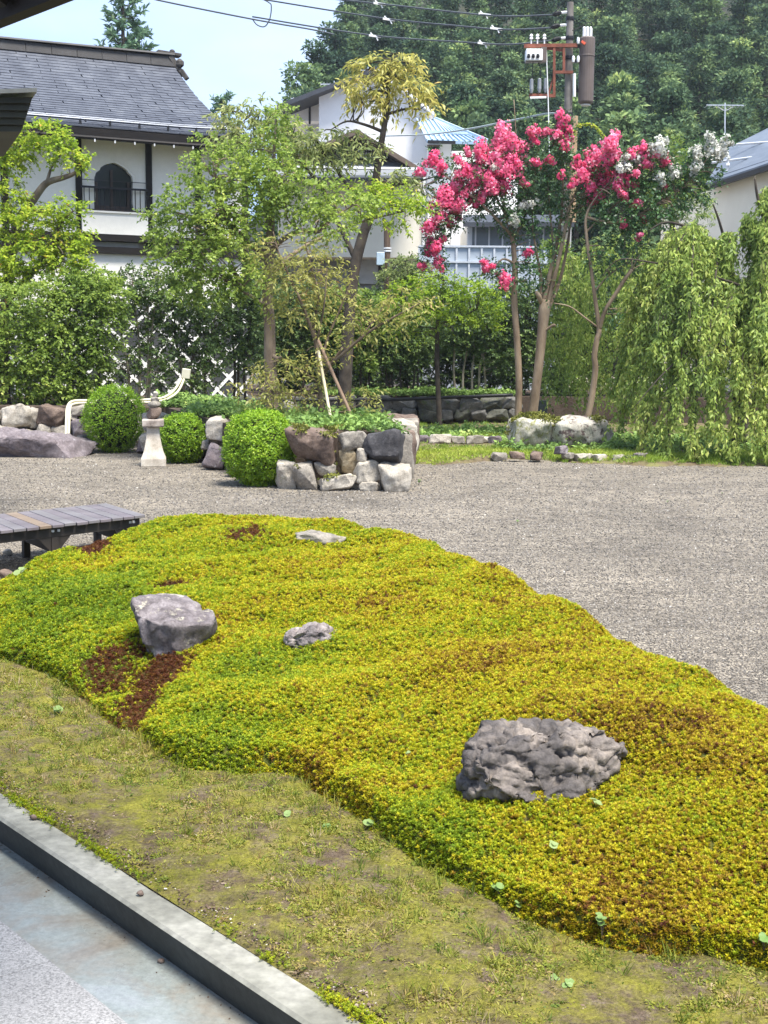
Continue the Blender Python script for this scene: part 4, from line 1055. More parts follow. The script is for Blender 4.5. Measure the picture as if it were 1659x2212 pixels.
# ================================================================== UTILITY POLE AND WIRES
PY_ = 35.0
def P35(px, py, dy=0.0): return at(px, py, PY_ + dy)
CONCP = noisy('pole_concrete', [(.3, (.13, .115, .1)), (.55, (.2, .18, .16)), (.75, (.27, .25, .225))], 3, 7, .85, 40, .3, .005)
ORANGE = noisy('rusted_orange_steel', [(.3, (.11, .035, .022)), (.7, (.26, .085, .05))], 5, 6, .7, 40, .2, .004)
TBROWN = noisy('transformer_brown', [(.3, (.10, .078, .066)), (.7, (.14, .11, .095))], 2, 4, .5, 30, .08, .004)
CERAM = flat('white_ceramic', (.78, .78, .76), .3); GREYP = flat('grey_porcelain', (.24, .25, .26), .4); BLACK = flat('black_rubber', (.012, .012, .013), .5)
up_ = thing('utility_pole', 'concrete utility pole with brown transformer can and rusty orange brackets', 'utility pole', (P35(1222, 560).x, PY_, TZ))
b = MB(); top, low = P35(1232, 5), P35(1222, 560); low.z = TZ - .1
b.tube([top + (low - top) * 0, top.lerp(low, .5), low], [.085, .125, .16], 14, 1); b.build('pole_shaft', CONCP, up_, smooth=False)
for y in (27, 53.5, 80.5, 158, 212, 247):
    t = (y - 5) / 555; c = top.lerp(low, t); MB().lathe(c - Vector((0, 0, .05)), [(.098 + .1 * t, 0), (.105 + .1 * t, .02), (.105 + .1 * t, .08), (.098 + .1 * t, .1)], 14).build('band', IRON, up_)
MB().tube([P35(1240.5, 251, -.12), P35(1238, 330, -.12), P35(1236, 480, -.12)], .1, 10).build('cable_guard', noisy('tan_guard', [(.3, (.3, .2, .11)), (.7, (.4, .28, .17))], 3, 4, .6), up_)
tr0, tr1 = P35(1265, 222, -.05), P35(1270, 81, -.05); h = tr1.z - tr0.z; rr_ = .2
tr = MB().lathe(tr0, [(.14, -.04), (rr_ * .95, 0), (rr_, .03), (rr_, h * .7), (rr_ * 1.05, h * .705), (rr_ * 1.05, h * .72), (rr_ * 1.02, h * .725), (rr_ * 1.03, h * .98), (rr_ * .9, h)], 20).build('transformer', TBROWN, up_)
for px in (1261.5, 1268.5, 1276): MB().lathe(P35(px, 81, -.05), [(.036, 0), (.04, .02), (.04, .24), (.028, .27)], 10).build('bushing', CERAM, tr)
MB().lathe(tr0 + Vector((0, 0, -.075)), [(.12, 0), (.13, .03)], 12).build('drain_plate', STEEL, tr)
for y in (100, 132, 196): MB().bar(P35(1234, y), P35(1258, y), .08, .09).build('bracket', IRON, up_)
MB().bar(P35(1256, 89, -.27), P35(1264, 95, -.27), .05, .06).build('flag', flat('orange_red', (.6, .1, .05), .5), tr)
def frame_bar(p0, p1, wd=.06, nm='bracket', m=ORANGE, dy=-.16): MB().bar(P35(*p0, dy), P35(*p1, dy), wd, wd * .9, up=(0, 1, 0)).build(nm, m, up_)
frame_bar((1132, 99.5), (1247, 98), .09, 'cross_arm'); frame_bar((1197, 102), (1197, 210), .065); frame_bar((1218, 100), (1218, 156), .065)
frame_bar((1196, 156), (1238, 156), .07); frame_bar((1184, 207), (1198, 157), .045, dy=-.13); frame_bar((1143, 206), (1198, 207), .08, dy=-.19); frame_bar((1180, 104), (1218, 109), .07, dy=-.12)
bx = MB().box(P35(1153, 120.5, -.25), (.43, .3, .29)).build('switch_box', CERAM, up_, bevel=.015)
for px in (1142, 1152, 1162): MB().lathe(P35(px, 121, -.42), [(.035, -.045), (.045, 0), (.03, .05)], 8).build('bushing', BLACK, bx)
MB().box(P35(1174, 119, -.2), (.14, .24, .36)).build('switch_side', TBROWN, up_); MB().box(P35(1154, 133, -.25), (.46, .2, .05)).build('switch_base', TBROWN, up_)
for px, y0, y1 in ((1148.5, 170, 193), (1165.5, 169, 192), (1179, 169, 192)): MB().tube([P35(px - .5, y1 + 8, -.25), P35(px - .5, y1, -.25), P35(px, y0 + 2, -.25), P35(px, y0, -.25)], [.03, .05, .045, .02], 8).build('cutout', GREYP, up_)
MB().bar(P35(1145, 211, -.28), P35(1180, 210, -.28), .04, .05).build('cutout_bar', CERAM, up_)
for px in (1147.5, 1161, 1176): MB().lathe(P35(px, 88, -.15), [(.02, -.1), (.02, .03), (.055, .05), (.03, .1), (.05, .12), (.015, .17)], 9).build('insulator', CERAM, up_)
MB().tube([P35(1240.5, 159, -.16), P35(1240.5, 209, -.16)], .04, 8).build('white_conduit', CERAM, up_)
for px, y in ((1238.5, 129), (1249, 129), (1249, 89)): MB().lathe(P35(px, y, -.2), [(.03, -.06), (.04, 0), (.035, .08), (.015, .1)], 8).build('insulator', CERAM, up_)
for k, (px, y) in enumerate(((1203, 29.5), (1200, 57), (1202, 85))):
    MB().tube([P35(px - 11, y + 2.5), P35(px - 6, y + 1.5), P35(px + 5, y - 1.5), P35(px + 10, y - 2)], [.02, .06, .065, .03], 8).build('strain_insulator', BLACK, up_)
    MB().tube([P35(px + 10, y - 2), P35(1226, y - 3.5)], .035, 6).build('clevis', CERAM, up_)
MB().tube([P35(1180, 102, -.3), P35(1184, 210, -.3), P35(1187, 330, -.3)], .014, 5).build('pull_rope', CERAM, up_)
for a in ([(1152, 133), (1150, 150), (1151, 168)], [(1162, 133), (1168, 150), (1167, 168)], [(1150, 212), (1165, 236), (1196, 242), (1222, 244)], [(1166, 212), (1180, 236), (1198, 241)], [(1279, 60), (1275, 48), (1250, 60), (1236, 66)], [(1193, 33), (1203, 22), (1208, 15)]):
    MB().tube([P35(x, y, -.24) for x, y in a], .012, 5, 5).build('lead', BLACK, up_)
WIREM = flat('wire_grey', (.07, .08, .09), .5); WIREL = flat('pale_cable', (.33, .38, .38), .5); CLIPM = CERAM
def wire(label, pts, clips=(), r=.022, m=WIREM):
    ws = [at(*p) for p in pts]
    t = thing('power_line' if clips else 'overhead_cable', label, 'cable', tuple(ws[-1]))
    MB().tube(ws, r, 5, 8).build('cable', m, t)
    for px, py, Y in clips:
        c = at(px, py, Y)
        cl = MB(); cl.bar(c + Vector((-.16, 0, .03)), c + Vector((.16, 0, -.01)), .05, .05); cl.bar(c + Vector((.03, 0, .0)), c + Vector((.08, 0, -.1)), .03, .03); cl.bar(c + Vector((-.05, 0, .02)), c + Vector((-.12, 0, .1)), .03, .03); cl.build('clip', CLIPM, t)
wire('topmost line from the pole with white clips crossing the wooded hill', [(560, -18, 36.5), (800, 6, 36), (1000, 28, 35.5), (1097, 35, 35.2), (1192, 32, 35)], [(820, 9, 35.97), (1047, 32, 35.4)])
wire('middle line from the pole with white clips crossing the wooded hill', [(540, -6, 36.5), (816, 38, 36), (1000, 57, 35.5), (1097, 64, 35.2), (1189, 60, 35)], [(840, 43, 35.95), (1072, 63, 35.27)])
wire('lowest of the three lines with white clips, ending at the orange bracket', [(545, 36, 36.5), (800, 76, 36), (1000, 91, 35.5), (1097, 96, 35.2), (1190, 88, 35)], [(810, 79, 35.98), (1045, 95, 35.38)])
wire('single thin wire sloping across the pale sky beside the far conifer', [(300, -14, 36), (340, 0, 36.5), (548, 42, 37), (669, 63, 38), (720, 74, 38.5)], r=.024)
wire('drooping loop of wire hanging in the sky between two lines', [(552, -10, 37), (580, 5, 37), (586, 14, 37), (583, 40, 37), (572, 57, 37), (556, 54, 37), (546, 42, 37)], r=.018)
wire('pale service cable sagging from the white house to the pole', [(826, 294, 44), (925, 290, 41), (1010, 279, 38.5), (1097, 262, 36.6), (1180, 246, 35.2), (1222, 246, 35)], m=WIREL, r=.026)
wp = thing('wooden_pole', 'short brown wooden pole carrying a pale blue meter box', 'pole', (at(838, 610, 38).x, 38, TZ))
p = at(836, 480, 38); q = at(839, 610, 38); q.z = TZ - .1
MB().tube([p, q], [.095, .11], 10).build('pole_shaft', noisy('brown_pole_wood', [(.3, (.09, .06, .042)), (.7, (.17, .115, .085))], 3, 6, .85, 40, .4, .005, scl3=(1, 1, .3)), wp)
mbx = MB().box(at(822, 559, 37.8), (.23, .16, .37)).build('meter_box', flat('pale_blue_box', (.42, .52, .6), .4), wp, bevel=.015)
MB().tube([at(831, 560, 37.8), at(840, 575, 37.8), at(836, 600, 37.8)], .02, 6, 4).build('cable', WIREM, wp)
for y in (537, 543, 588): MB().lathe(at(837, y, 38), [(.112, -.02), (.115, 0), (.112, .03)], 10).build('band', STEEL, wp)

# ================================================================== BENCH
BZ = .42
FR, FL, BR = gnd(315, 1112, BZ), gnd(0, 1147, BZ), gnd(230, 1087, BZ)
U = (FL - FR); U.z = 0; U.normalize(); Vb = (BR - FR); Vb.z = 0; VL = Vb.length; Vb.normalize()
def bp(u, v, z): q = FR + U * u + Vb * v; return Vector((q.x, q.y, z))
BOARD = [noisy('bench_board_%s' % nm, [(.3, lo), (.7, hi)], 2.5, 6, .42, 60, .3, .003, scl3=(1, 1, 1), spec=.5) for nm, lo, hi in
         (('grey', (.12, .105, .11), (.2, .185, .19)), ('violet', (.11, .09, .1), (.19, .165, .175)), ('tan', (.17, .12, .085), (.25, .185, .13)))]
BDARK = noisy('bench_dark_timber', [(.3, (.022, .018, .016)), (.7, (.055, .045, .038))], 4, 6, .7, 50, .3, .004)
bench = thing('wooden_bench', 'low wide slatted wooden bench platform standing on gravel behind the mound', 'bench', tuple(bp(1.0, VL / 2, 0)))
def bbox(mb, u0, u1, v0, v1, z0, z1):
    return mb.hexa([bp(u0, v0, z0), bp(u1, v0, z0), bp(u1, v1, z0), bp(u0, v1, z0), bp(u0, v0, z1), bp(u1, v0, z1), bp(u1, v1, z1), bp(u0, v1, z1)])
for i in range(19):
    dz = rng.normal(0, .0015); m = BOARD[2] if i in (8, 12) else BOARD[i % 2]
    o = bbox(MB(), .005 + i * .128, .005 + i * .128 + .119, 0 + rng.uniform(-.006, .006), VL, BZ - .028 + dz, BZ + dz).build('slat', m, bench, bevel=.003)
    if i == 8: o['label'] = 'tan newer slat'
bbox(MB(), .05, 2.4, .05, .10, BZ - .115, BZ - .031).build('front_beam', BDARK, bench); bbox(MB(), .05, 2.4, VL - .1, VL - .05, BZ - .115, BZ - .031).build('back_beam', BDARK, bench)
bbox(MB(), .06, .11, .10, VL - .1, BZ - .11, BZ - .032).build('end_beam', BDARK, bench)
for u in (.17, .98, 1.95):
    for v in (.075, VL - .135):
        lg = bbox(MB(), u - .035, u + .035, v - .03, v + .04, 0, BZ - .116).build('leg', BDARK, bench)
        if v < .2:
            for s in (-1, 1):
                mb = MB(); mb.prism([bp(u + s * .036, v - .02, BZ - .117), bp(u + s * .17, v - .02, BZ - .117), bp(u + s * .036, v - .02, BZ - .25)], Vb * .035); mb.build('brace', BDARK, lg)
    bbox(MB(), u - .025, u + .025, .116, VL - .166, BZ - .26, BZ - .19).build('stretcher', BDARK, bench)
for u in (.12, .16, 1.0, .94): MB().box(bp(u, .044, BZ - .06), (.02, .02, .02)).build('bolt', STEEL, bench)

# ================================================================== STONES
def stones(parent, lst, crop, mats=None, dY=0, name='stone', **kw):
    """lst: (x0, y0, x1, y1, material, distance, cuts) in a crop of the photo"""
    ox, oy, sc = crop; out = []
    for i, (x0, y0, x1, y1, mi, Y) in enumerate(lst):
        args = dict(hull=True, rough=.05, jit=.52, extra=6, bev=.07); args.update(kw)
        o = rock_at(name, ox + x0 * sc, oy + y0 * sc, ox + x1 * sc, oy + y1 * sc, Y + dY, 100 + i * 7 + int(x0) % 50, STONEC[mi], parent, **args); o.rotation_euler = (R(rng.normal(0, 5)), R(rng.normal(0, 7)), R(rng.normal(0, 8))); o.location.y += rng.normal(0, .05); out.append(o)
    return out
# planting bed built of big stones
bed = [gnd(440, 1003), gnd(505, 1030), gnd(612, 1050), gnd(868, 1050)]
bedp = [Vector((p.x, p.y + .35, 0)) for p in bed] + [Vector((bed[3].x - .1, 24.0, 0)), Vector((-4.4, 26.1, 0))]
bedp[3].x -= .25
BH = .76
b = MB(); b.prism([p + Vector((0, 0, BH)) for p in bedp], (0, 0, -.9)); o = b.build('bed_soil', SOIL); o['kind'] = 'structure'
C5 = (493.8, 493.8, .3637); C4 = (0, 493.8, .3307); C6 = (1042.3, 493.8, .3716)
bw_ = thing('bed_wall', 'dry stone wall of large mixed boulders round the front of the planting bed', 'stone wall', tuple(gnd(740, 1055)))
so = stones(bw_, [(345, 1185, 648, 1392, 1, 18.3), (645, 1195, 815, 1315, 0, 18.35), (805, 1200, 1045, 1390, 3, 18.2), (285, 1380, 402, 1550, 2, 18.3), (392, 1395, 522, 1550, 0, 18.25),
                  (510, 1388, 645, 1478, 0, 18.3), (636, 1305, 795, 1465, 5, 18.35), (757, 1308, 826, 1384, 2, 18.2), (530, 1462, 745, 1562, 2, 18.15), (745, 1375, 910, 1500, 2, 18.25),
                  (900, 1360, 1015, 1430, 2, 18.3), (890, 1392, 1075, 1565, 2, 18.15), (725, 1475, 805, 1556, 0, 18.2), (782, 1498, 895, 1566, 2, 18.05), (355, 1180, 395, 1240, 1, 18.6)], C5)
so += stones(bw_, [(1350, 1238, 1512, 1395, 2, 21.2), (1332, 1412, 1495, 1572, 4, 21.0), (1320, 1380, 1380, 1440, 0, 21.4), (1480, 1500, 1580, 1640, 0, 19.9), (940, 1190, 1100, 1330, 0, 23.5), (890, 1365, 965, 1475, 4, 24.0), (1085, 1210, 1200, 1330, 4, 23.6), (930, 1330, 1060, 1480, 0, 23.4), (1180, 1330, 1360, 1500, 0, 22.6)], C4)
for k in range(5):
    me = hull_rock('stone', (.7, .5, .8), 300 + k, m=STONEC[k % 3]); o = put('stone', me, bw_); o.location = (bedp[3].x + .1 + .05 * k, bedp[3].y + .5 + k * 1.1, .38)
lw = thing('left_stone_wall', 'low retaining wall of brown and pale boulders below the left hedge', 'stone wall', (-7, 26, 0))
stones(lw, [(-140, 1160, 10, 1330, 0, 26), (-5, 1150, 205, 1315, 2, 26), (240, 1160, 430, 1295, 1, 26), (190, 1165, 262, 1300, 0, 26.2), (445, 1158, 580, 1232, 0, 26), (452, 1212, 500, 1254, 2, 25.9), (460, 1236, 585, 1366, 4, 25.9),
            (-20, 1292, 118, 1360, 2, 25.8), (98, 1312, 240, 1400, 0, 25.9), (230, 1285, 350, 1380, 0, 26), (335, 1290, 450, 1390, 0, 26), (555, 1372, 648, 1455, 3, 25.6), (640, 1385, 800, 1465, 3, 25.5), (800, 1395, 895, 1470, 3, 25.4), (580, 1170, 720, 1300, 0, 26.2), (700, 1180, 860, 1380, 0, 26.3), (570, 1290, 700, 1390, 0, 26), (840, 1200, 960, 1400, 0, 26)], C4)
for i in range(10): 
    me = hull_rock('stone', (1.0, .6, .85), 400 + i, m=STONEC[i % 3]); o = put('stone', me, lw); o.location = (-10.5 - i * .95, 26, .38)
kw_ = thing('back_stone_wall', 'long low wall of dark mossy stones under the back hedge', 'stone wall', (0, 33.7, 0))
STDM = rockmat('stone_mossy_dark', (.03, .03, .026), (.075, .075, .06), (.17, .165, .13), (.09, .11, .03), 3.0, .56)
x = 500.0; k = 0
while x < 1112:
    wd = rng.uniform(34, 58)
    o = rock_at('stone', x - 3, 856 + rng.uniform(-3, 5), x + wd + 3, 891 + rng.uniform(-4, 8), 33.55 + rng.uniform(-.1, .1), 500 + k, STSM if k % 3 else STDM, kw_, hull=True, cuts=2, jit=.6, rough=.05, bev=.07); x += wd; k += 1
x = 600.0
while x < 1108:
    wd = rng.uniform(22, 48)
    rock_at('stone', x - 2, 882 + rng.uniform(-4, 4), x + wd + 2, 910, 33.4 + rng.uniform(-.1, .1), 540 + k, STDM if k % 2 else STSM, kw_, hull=True, cuts=2, jit=.6, rough=.05, bev=.07); x += wd; k += 1
FLATR = rockmat('stone_purple_slab', (.075, .06, .062), (.15, .125, .13), (.26, .225, .23), (.42, .4, .4), 2.4, .64)
o = rock_at('slab_rock', -210, 927, 186, 988, 23.6, 611, FLATR, None, depth=1.5, hull=True, rough=.07, jit=.5, extra=9, cuts=4); o.rotation_euler = (0, R(3), 0)
tag(o, 'long flat purplish rock lying on gravel before the left stone wall', 'rock')
o = rock_at('dark_rock', 160, 938, 208, 975, 24.6, 612, STONEC[3], None, sub=3); tag(o, 'small dark rock between the flat purple rock and the left round bush', 'rock')
# mossy boulders at the crape myrtles
MOSSY = rockmat('stone_lichen_white', (.17, .155, .12), (.36, .34, .28), (.54, .51, .43), (.2, .2, .08), 4.5, .53)
MOSSY2 = rockmat('stone_lichen_violet', (.08, .055, .055), (.4, .37, .31), (.52, .49, .41), (.12, .085, .08), 3.6, .52)
o = rock_at('boulder', 1098, 900, 1200, 976, 25.6, 624, MOSSY, None, depth=1.2, hull=True, rough=.06, jit=.5, extra=10, cuts=4); tag(o, 'pale boulder with a moss cushion on top, left of the two under the crape myrtles', 'rock'); bl = o
o = rock_at('boulder', 1184, 903, 1316, 976, 25.6, 633, MOSSY2, None, depth=1.3, hull=True, rough=.06, jit=.6, extra=10, cuts=4); tag(o, 'pale boulder with a purplish brown top, right of the two under the crape myrtles', 'rock'); br_ = o
for i, (x0, y0, x1, y1, lab) in enumerate(((870, 950, 900, 970, 'first edging stone beside the bed wall'), (898, 953, 928, 970, 'low edging stone second from the bed wall'), (926, 946, 974, 968, 'widest pale edging stone on the lawn'), (972, 950, 1004, 966, 'edging stone right of the widest one on the lawn'),
        (1002, 945, 1044, 965, 'grey edging stone near the middle of the lawn row'), (1052, 949, 1094, 968, 'grey edging stone left of the mossy boulders'), (1044, 947, 1058, 960, 'small edging stone in the gap of the lawn row'))):
    o = rock_at('edging_stone', x0, y0, x1, y1, 26.6, 650 + i, STONEC[(0, 4, 2, 0, 0, 4, 2)[i]], None, hull=True, cuts=2, jit=.5, rough=.06, bev=.1); o.location.z = .13; tag(o, lab, 'stone', 'edging stones along the lawn')
for i, (x0, y0, x1, y1, lab) in enumerate(((1062, 985, 1096, 1002, 'mossy low stone at the gravel edge left of the boulders'), (1100, 978, 1130, 994, 'brown stone at the gravel edge under the left boulder'), (1136, 978, 1180, 995, 'flat brown stone before the gap of the two boulders'),
        (1198, 965, 1226, 983, 'upright grey stone touching the right boulder'), (1212, 980, 1240, 993, 'round grey stone before the right boulder'), (1238, 985, 1276, 1002, 'white edging stone nearest the gravel'), (1274, 987, 1310, 1002, 'cream edging stone next to the white one'),
        (1316, 989, 1356, 1003, 'flat grey edging stone right of the cream one'), (1366, 979, 1402, 1004, 'purplish upright edging stone at the right end'), (1350, 994, 1376, 1005, 'small dark edging stone before the purplish one'))):
    o = rock_at('edging_stone', x0, y0, x1, y1, 23.0, 680 + i, STONEC[(0, 1, 1, 4, 0, 2, 2, 0, 4, 3)[i]], None, hull=True, cuts=2, jit=.45, rough=.06, bev=.1, depth=.22); o.location.z = max(o.location.z, .07) + .015; o.rotation_euler = (0, 0, R(i * 37)); tag(o, lab, 'stone', 'edging stones along the gravel')
for i in range(9):
    px = 872 + i * 24 + rng.uniform(-6, 6); o = rock_at('edging_pebble', px, 992 + rng.uniform(-3, 3), px + rng.uniform(14, 26), 1003, 23.0, 700 + i, STONEC[i % 3], None, sub=2, cuts=7)
    tag(o, 'small stone in the low broken row at the left edge of the lawn', 'stone', 'low stones at the left lawn edge')
for i, (x0, y0, x1, y1) in enumerate(((1052, 866, 1082, 880), (1078, 872, 1098, 888), (1005, 902, 1028, 916), (1030, 905, 1052, 918), (1052, 901, 1072, 914), (1074, 910, 1100, 922))):
    o = rock_at('field_stone', x0, y0 + 28, x1, y1 + 28, 30.0 - .3 * i, 720 + i, STONEC[(0, 4, 0, 3, 0, 4)[i]], None, sub=2, cuts=7); o.location.z = .08
    tag(o, 'grey stone in the loose heap below the back wall by the left crape myrtle', 'stone', 'loose stones below the back wall')
o = rock_at('round_stone', 824, 908, 856, 923, 26.2, 741, STONEC[0], None, sub=3, cuts=4, rough=.02); tag(o, 'flat lower stone of the balanced pair beside the bed', 'stone')
c0 = o.location.z
o.location.z = .16; o2 = rock_at('round_stone', 828, 892, 849, 911, 26.2, 742, STONEC[0], None, sub=3, cuts=4, rough=.02); tag(o2, 'round upper stone balanced on the flat one beside the bed', 'stone')
o.location.z = o2.location.z - .155
me = rock_mesh('support_stone', (.5, .5, max(.1, o.location.z)), 743, m=STONEC[1], sub=2); s_ = put('support_stone', me); s_.location = (o.location.x, o.location.y + .1, o.location.z * .42); tag(s_, 'brown stone in shade carrying the balanced pair', 'stone')
o = rock_at('round_stone', 607, 866, 642, 898, 22.6, 744, STONEC[0], None, sub=3, cuts=3, rough=.02); tag(o, 'smooth round grey boulder beside the main tree trunk', 'rock')

# the mound's own rocks
def mound_rock(name, px0, py0, px1, py1, seed, m, label, depth=.4, hgt=.3, cy=.66, **kw):
    c = on_mound((px0 + px1) / 2, py0 + (py1 - py0) * cy); wd = (px1 - px0) / ppm(c.y)
    o = put(name, rock_mesh(name, (wd * 1.0, depth, hgt), seed, m=m, **kw)); o.location = c
    return tag(o, label, 'rock')
MR1 = rockmat('mound_rock_grey', (.05, .042, .042), (.135, .115, .115), (.27, .24, .24), (.38, .35, .27), 7, .575)
MR3 = rockmat('mound_rock_lumpy', (.035, .032, .031), (.115, .103, .096), (.25, .22, .19), (.33, .32, .27), 6, .66, cells=((.62, .6, .6), (1.6, 1.5, 1.38)))
Yr = on_mound(378, 1412).y
PR = [(286, 1292, .26), (330, 1282, .40), (392, 1282, .40), (460, 1322, .20), (289, 1325, .06), (345, 1350, -.04), (400, 1352, -.04), (456, 1348, .02), (310, 1385, .03), (345, 1414, .0), (392, 1424, -.02), (440, 1398, .04), (300, 1345, .06), (460, 1340, .12)]
pr = [at(x, y, Yr + dy) for x, y, dy in PR]; pc0 = at(375, 1350, Yr + .15); pr = [p - pc0 for p in pr] + [Vector((x * .8, .3, -.3)) - Vector((0, 0, 0)) for x in (-.2, .2)] + [Vector((-.15, .02, -.3)), Vector((.15, .02, -.3))]
o = put('slab_rock', hull_rock('slab_rock', (.45, .35, .3), 811, rough=.085, m=MR1, pts=pr, cuts=6, bev=.05)); o.location = pc0; tag(o, 'flat topped angular grey rock with pale lichen on the left of the mound', 'rock')
mound_rock('lumpy_rock', 1003, 1548, 1362, 1722, 822, MR3, 'large knobbly grey rock on the right slope of the mound', sub=6, cuts=6, rough=.12, lumps=.062, lsc=2.9, depth=.5, hgt=.37, cy=.72, box=2.8)
mound_rock('lumpy_rock', 613, 1340, 752, 1400, 833, rockmat('mound_rock_pale', (.07, .06, .06), (.17, .148, .145), (.4, .36, .34), (.36, .34, .27), 7, .64, cells=((.6, .58, .6), (1.2, 1.15, 1.1))), 'small pale knobbly rock in the middle of the mound', sub=5, cuts=4, rough=.08, lumps=.10, lsc=2.0, depth=.24, hgt=.19, cy=.75)
mound_rock('ridge_rock', 608, 1149, 748, 1178, 844, STONEC[0], 'long low grey rock peeping from moss near the mound crest', sub=4, cuts=8, rough=.12, depth=.34, hgt=.17, cy=.6)
o = rock_at('low_rock', 358, 1103, 440, 1125, 13.4, 851, STONEC[4], None, sub=2); o.location.z = .04; tag(o, 'low dark rock on gravel just behind the mound crest', 'rock')
for i, (x0, y0, x1, y1, lab) in enumerate(((-6, 1228, 30, 1262, 'brownish stone at the left frame edge beside the mound'), (-24, 1262, 8, 1290, 'pale stone below the brownish one at the left frame edge'), (6, 1188, 28, 1202, 'small tan stone on gravel under the bench'))):
    o = rock_at('side_stone', x0, y0, x1, y1, 10.8 if i < 2 else 12.2, 860 + i, STONEC[(1, 2, 2)[i]], None, sub=3); o.location.z = max(.03, o.location.z); tag(o, lab, 'stone')

# ================================================================== STONE PEDESTAL WITH STACKED STONES
PEDM = noisy('weathered_granite', [(.3, (.30, .255, .2)), (.5, (.46, .41, .34)), (.7, (.6, .56, .48))], 5, 8, .85, 50, .35, .006, fine=(60, .15))
PEDC = noisy('stained_granite', [(.32, (.13, .1, .085)), (.5, (.34, .29, .25)), (.7, (.52, .47, .41))], 6, 8, .85, 50, .35, .006)
pc_ = gnd(332, 1006); k = 1 / ppm(pc_.y)
ped = thing('stone_pedestal', 'square flared granite pedestal standing on gravel between the two left round bushes', 'pedestal', tuple(pc_))
rot = Matrix.Rotation(R(9), 3, 'Z')
def sq_loft(parent, name, rings, m, bevel=.008):
    mb = MB(); V = []
    for hw, z in rings:
        V += [pc_ + rot @ Vector((sx * hw * k, sy * hw * k, z * k)) for sx, sy in ((-1, -1), (1, -1), (1, 1), (-1, 1))]
    n = len(rings); Fq = [(i * 4 + j, i * 4 + (j + 1) % 4, (i + 1) * 4 + (j + 1) % 4, (i + 1) * 4 + j) for i in range(n - 1) for j in range(4)]
    mb.add(V, Fq + [(3, 2, 1, 0), tuple((n - 1) * 4 + j for j in range(4))]); return mb.build(name, m, parent, bevel=bevel)
sq_loft(ped, 'shaft', [(26.5, 0), (26.5, 17), (25, 20), (21, 30), (17.5, 45), (15, 60), (13.6, 76), (13.2, 84.5)], PEDM)
sq_loft(ped, 'cap', [(21.5, 84.8), (23, 87), (23, 99.5), (22, 101)], PEDC)
for (x0, y0, x1, y1, mi, lab) in ((315, 877, 352, 906, 1, 'broad squarish stone set on the pedestal cap'), (320, 865, 347, 881, 0, 'flat stone in the middle of the little pile on the pedestal'), (326, 855, 344, 869, 0, 'small stone near the top of the pile on the pedestal'), (329, 845, 342, 858, 2, 'topmost tiny stone of the pile on the pedestal')):
    o = rock_at('stacked_stone', x0, y0, x1, y1, pc_.y, 900 + y0, STONEC[mi], None, sub=3, cuts=8, rough=.03); o.location.z -= .005; tag(o, lab, 'stone')

# ================================================================== CONDUIT AND PIPES
CREAMP = flat('cream_pvc', (.62, .57, .4), .4)
cd_ = thing('conduit', 'pair of cream plastic conduits bending up from gravel to a square box', 'conduit', tuple(gnd(146, 942)))
path = [(145, 944, 24.6), (146.5, 905, 24.9), (148, 882, 25.1), (155, 871, 25.3), (180, 868, 25.5), (255, 869, 25.7), (335, 865, 26), (362, 858, 26.3), (382, 842, 26.6), (396, 815, 26.9)]
for dx in (-3.0, 3.0): MB().tube([at(x + dx * (1 if i not in (3, 4, 5, 6, 7) else .5), y + (dx * .9 if i in (3, 4, 5, 6, 7, 8) else 0), Y) for i, (x, y, Y) in enumerate(path)], .026, 8, 5).build('pipe', CREAMP, cd_, smooth=True)
MB().box(at(402, 807, 26.9), (.17, .12, .2), Matrix.Rotation(R(8), 3, 'Y')).build('box', flat('cream_box', (.58, .54, .42), .5), cd_, bevel=.01)
bp_ = MB().tube([at(x, y, 33.2) for x, y in ((395, 862), (480, 866), (600, 865), (720, 864), (850, 863), (980, 858), (1108, 853))], .045, 7, 4).build('black_pipe', BLACK, None, smooth=True)
tag(bp_, 'long black pipe lying along the top of the back stone wall', 'pipe')
b = MB(); b.box(at(1172, 905, 31.5), (.2, .2, .9)); o = b.build('dark_post', noisy('dark_green_post', [(.3, (.01, .016, .016)), (.7, (.02, .03, .03))]), None); o.location.z -= 0; tag(o, 'dark squat post behind the crape myrtle trunks', 'post')
# ================================================================== LAWN
xs = np.linspace(at(862, 1000, 22.5).x, 13, 110); ys = np.linspace(22.0, 34.2, 80)
FE = [gnd(x, y) for x, y in ((840, 1004), (935, 1004), (1010, 1002), (1100, 992), (1220, 1000), (1390, 1006), (1660, 1009), (2400, 1016))]
fx, fy = [p.x for p in FE], [p.y for p in FE]
def lawn_z(X, Y):
    e = np.interp(X, fx, fy) + .12 * np.sin(X * 5.1) + .08 * np.sin(X * 11.7)
    return np.where(Y < e, -.03, .02 + .05 * np.clip((Y - e) / .6, 0, 1) + .03 * np.sin(X * 2.2 + Y) )
LAWNM = noisy('lawn_soil', [(.3, (.07, .05, .032)), (.5, (.13, .10, .055)), (.7, (.17, .17, .055))], 1.6, 7, .95, 40, .7, .02)
sheet('lawn', xs, ys, lawn_z, LAWNM)
LG = inst_mat('lawn_grass', [(0, (.09, .14, .03)), (.4, (.21, .32, .04)), (.75, (.40, .48, .07)), (1, (.5, .5, .13))], None, trans=.4)
lp = []
for s in range(4):
    r = np.random.default_rng(140 + s); k = 12
    D = nrm(np.stack([r.normal(0, .55, k), r.normal(0, .55, k), np.full(k, 1.0)], 1))
    lp.append(leaf_mesh('grass_tuft', r.normal(0, .03, (k, 3)) * [1, 1, 0], D, r.normal(0, 1, (k, 3)), r.uniform(.05, .10, k), .013, np.full(k, .5), LG, curl=.35))
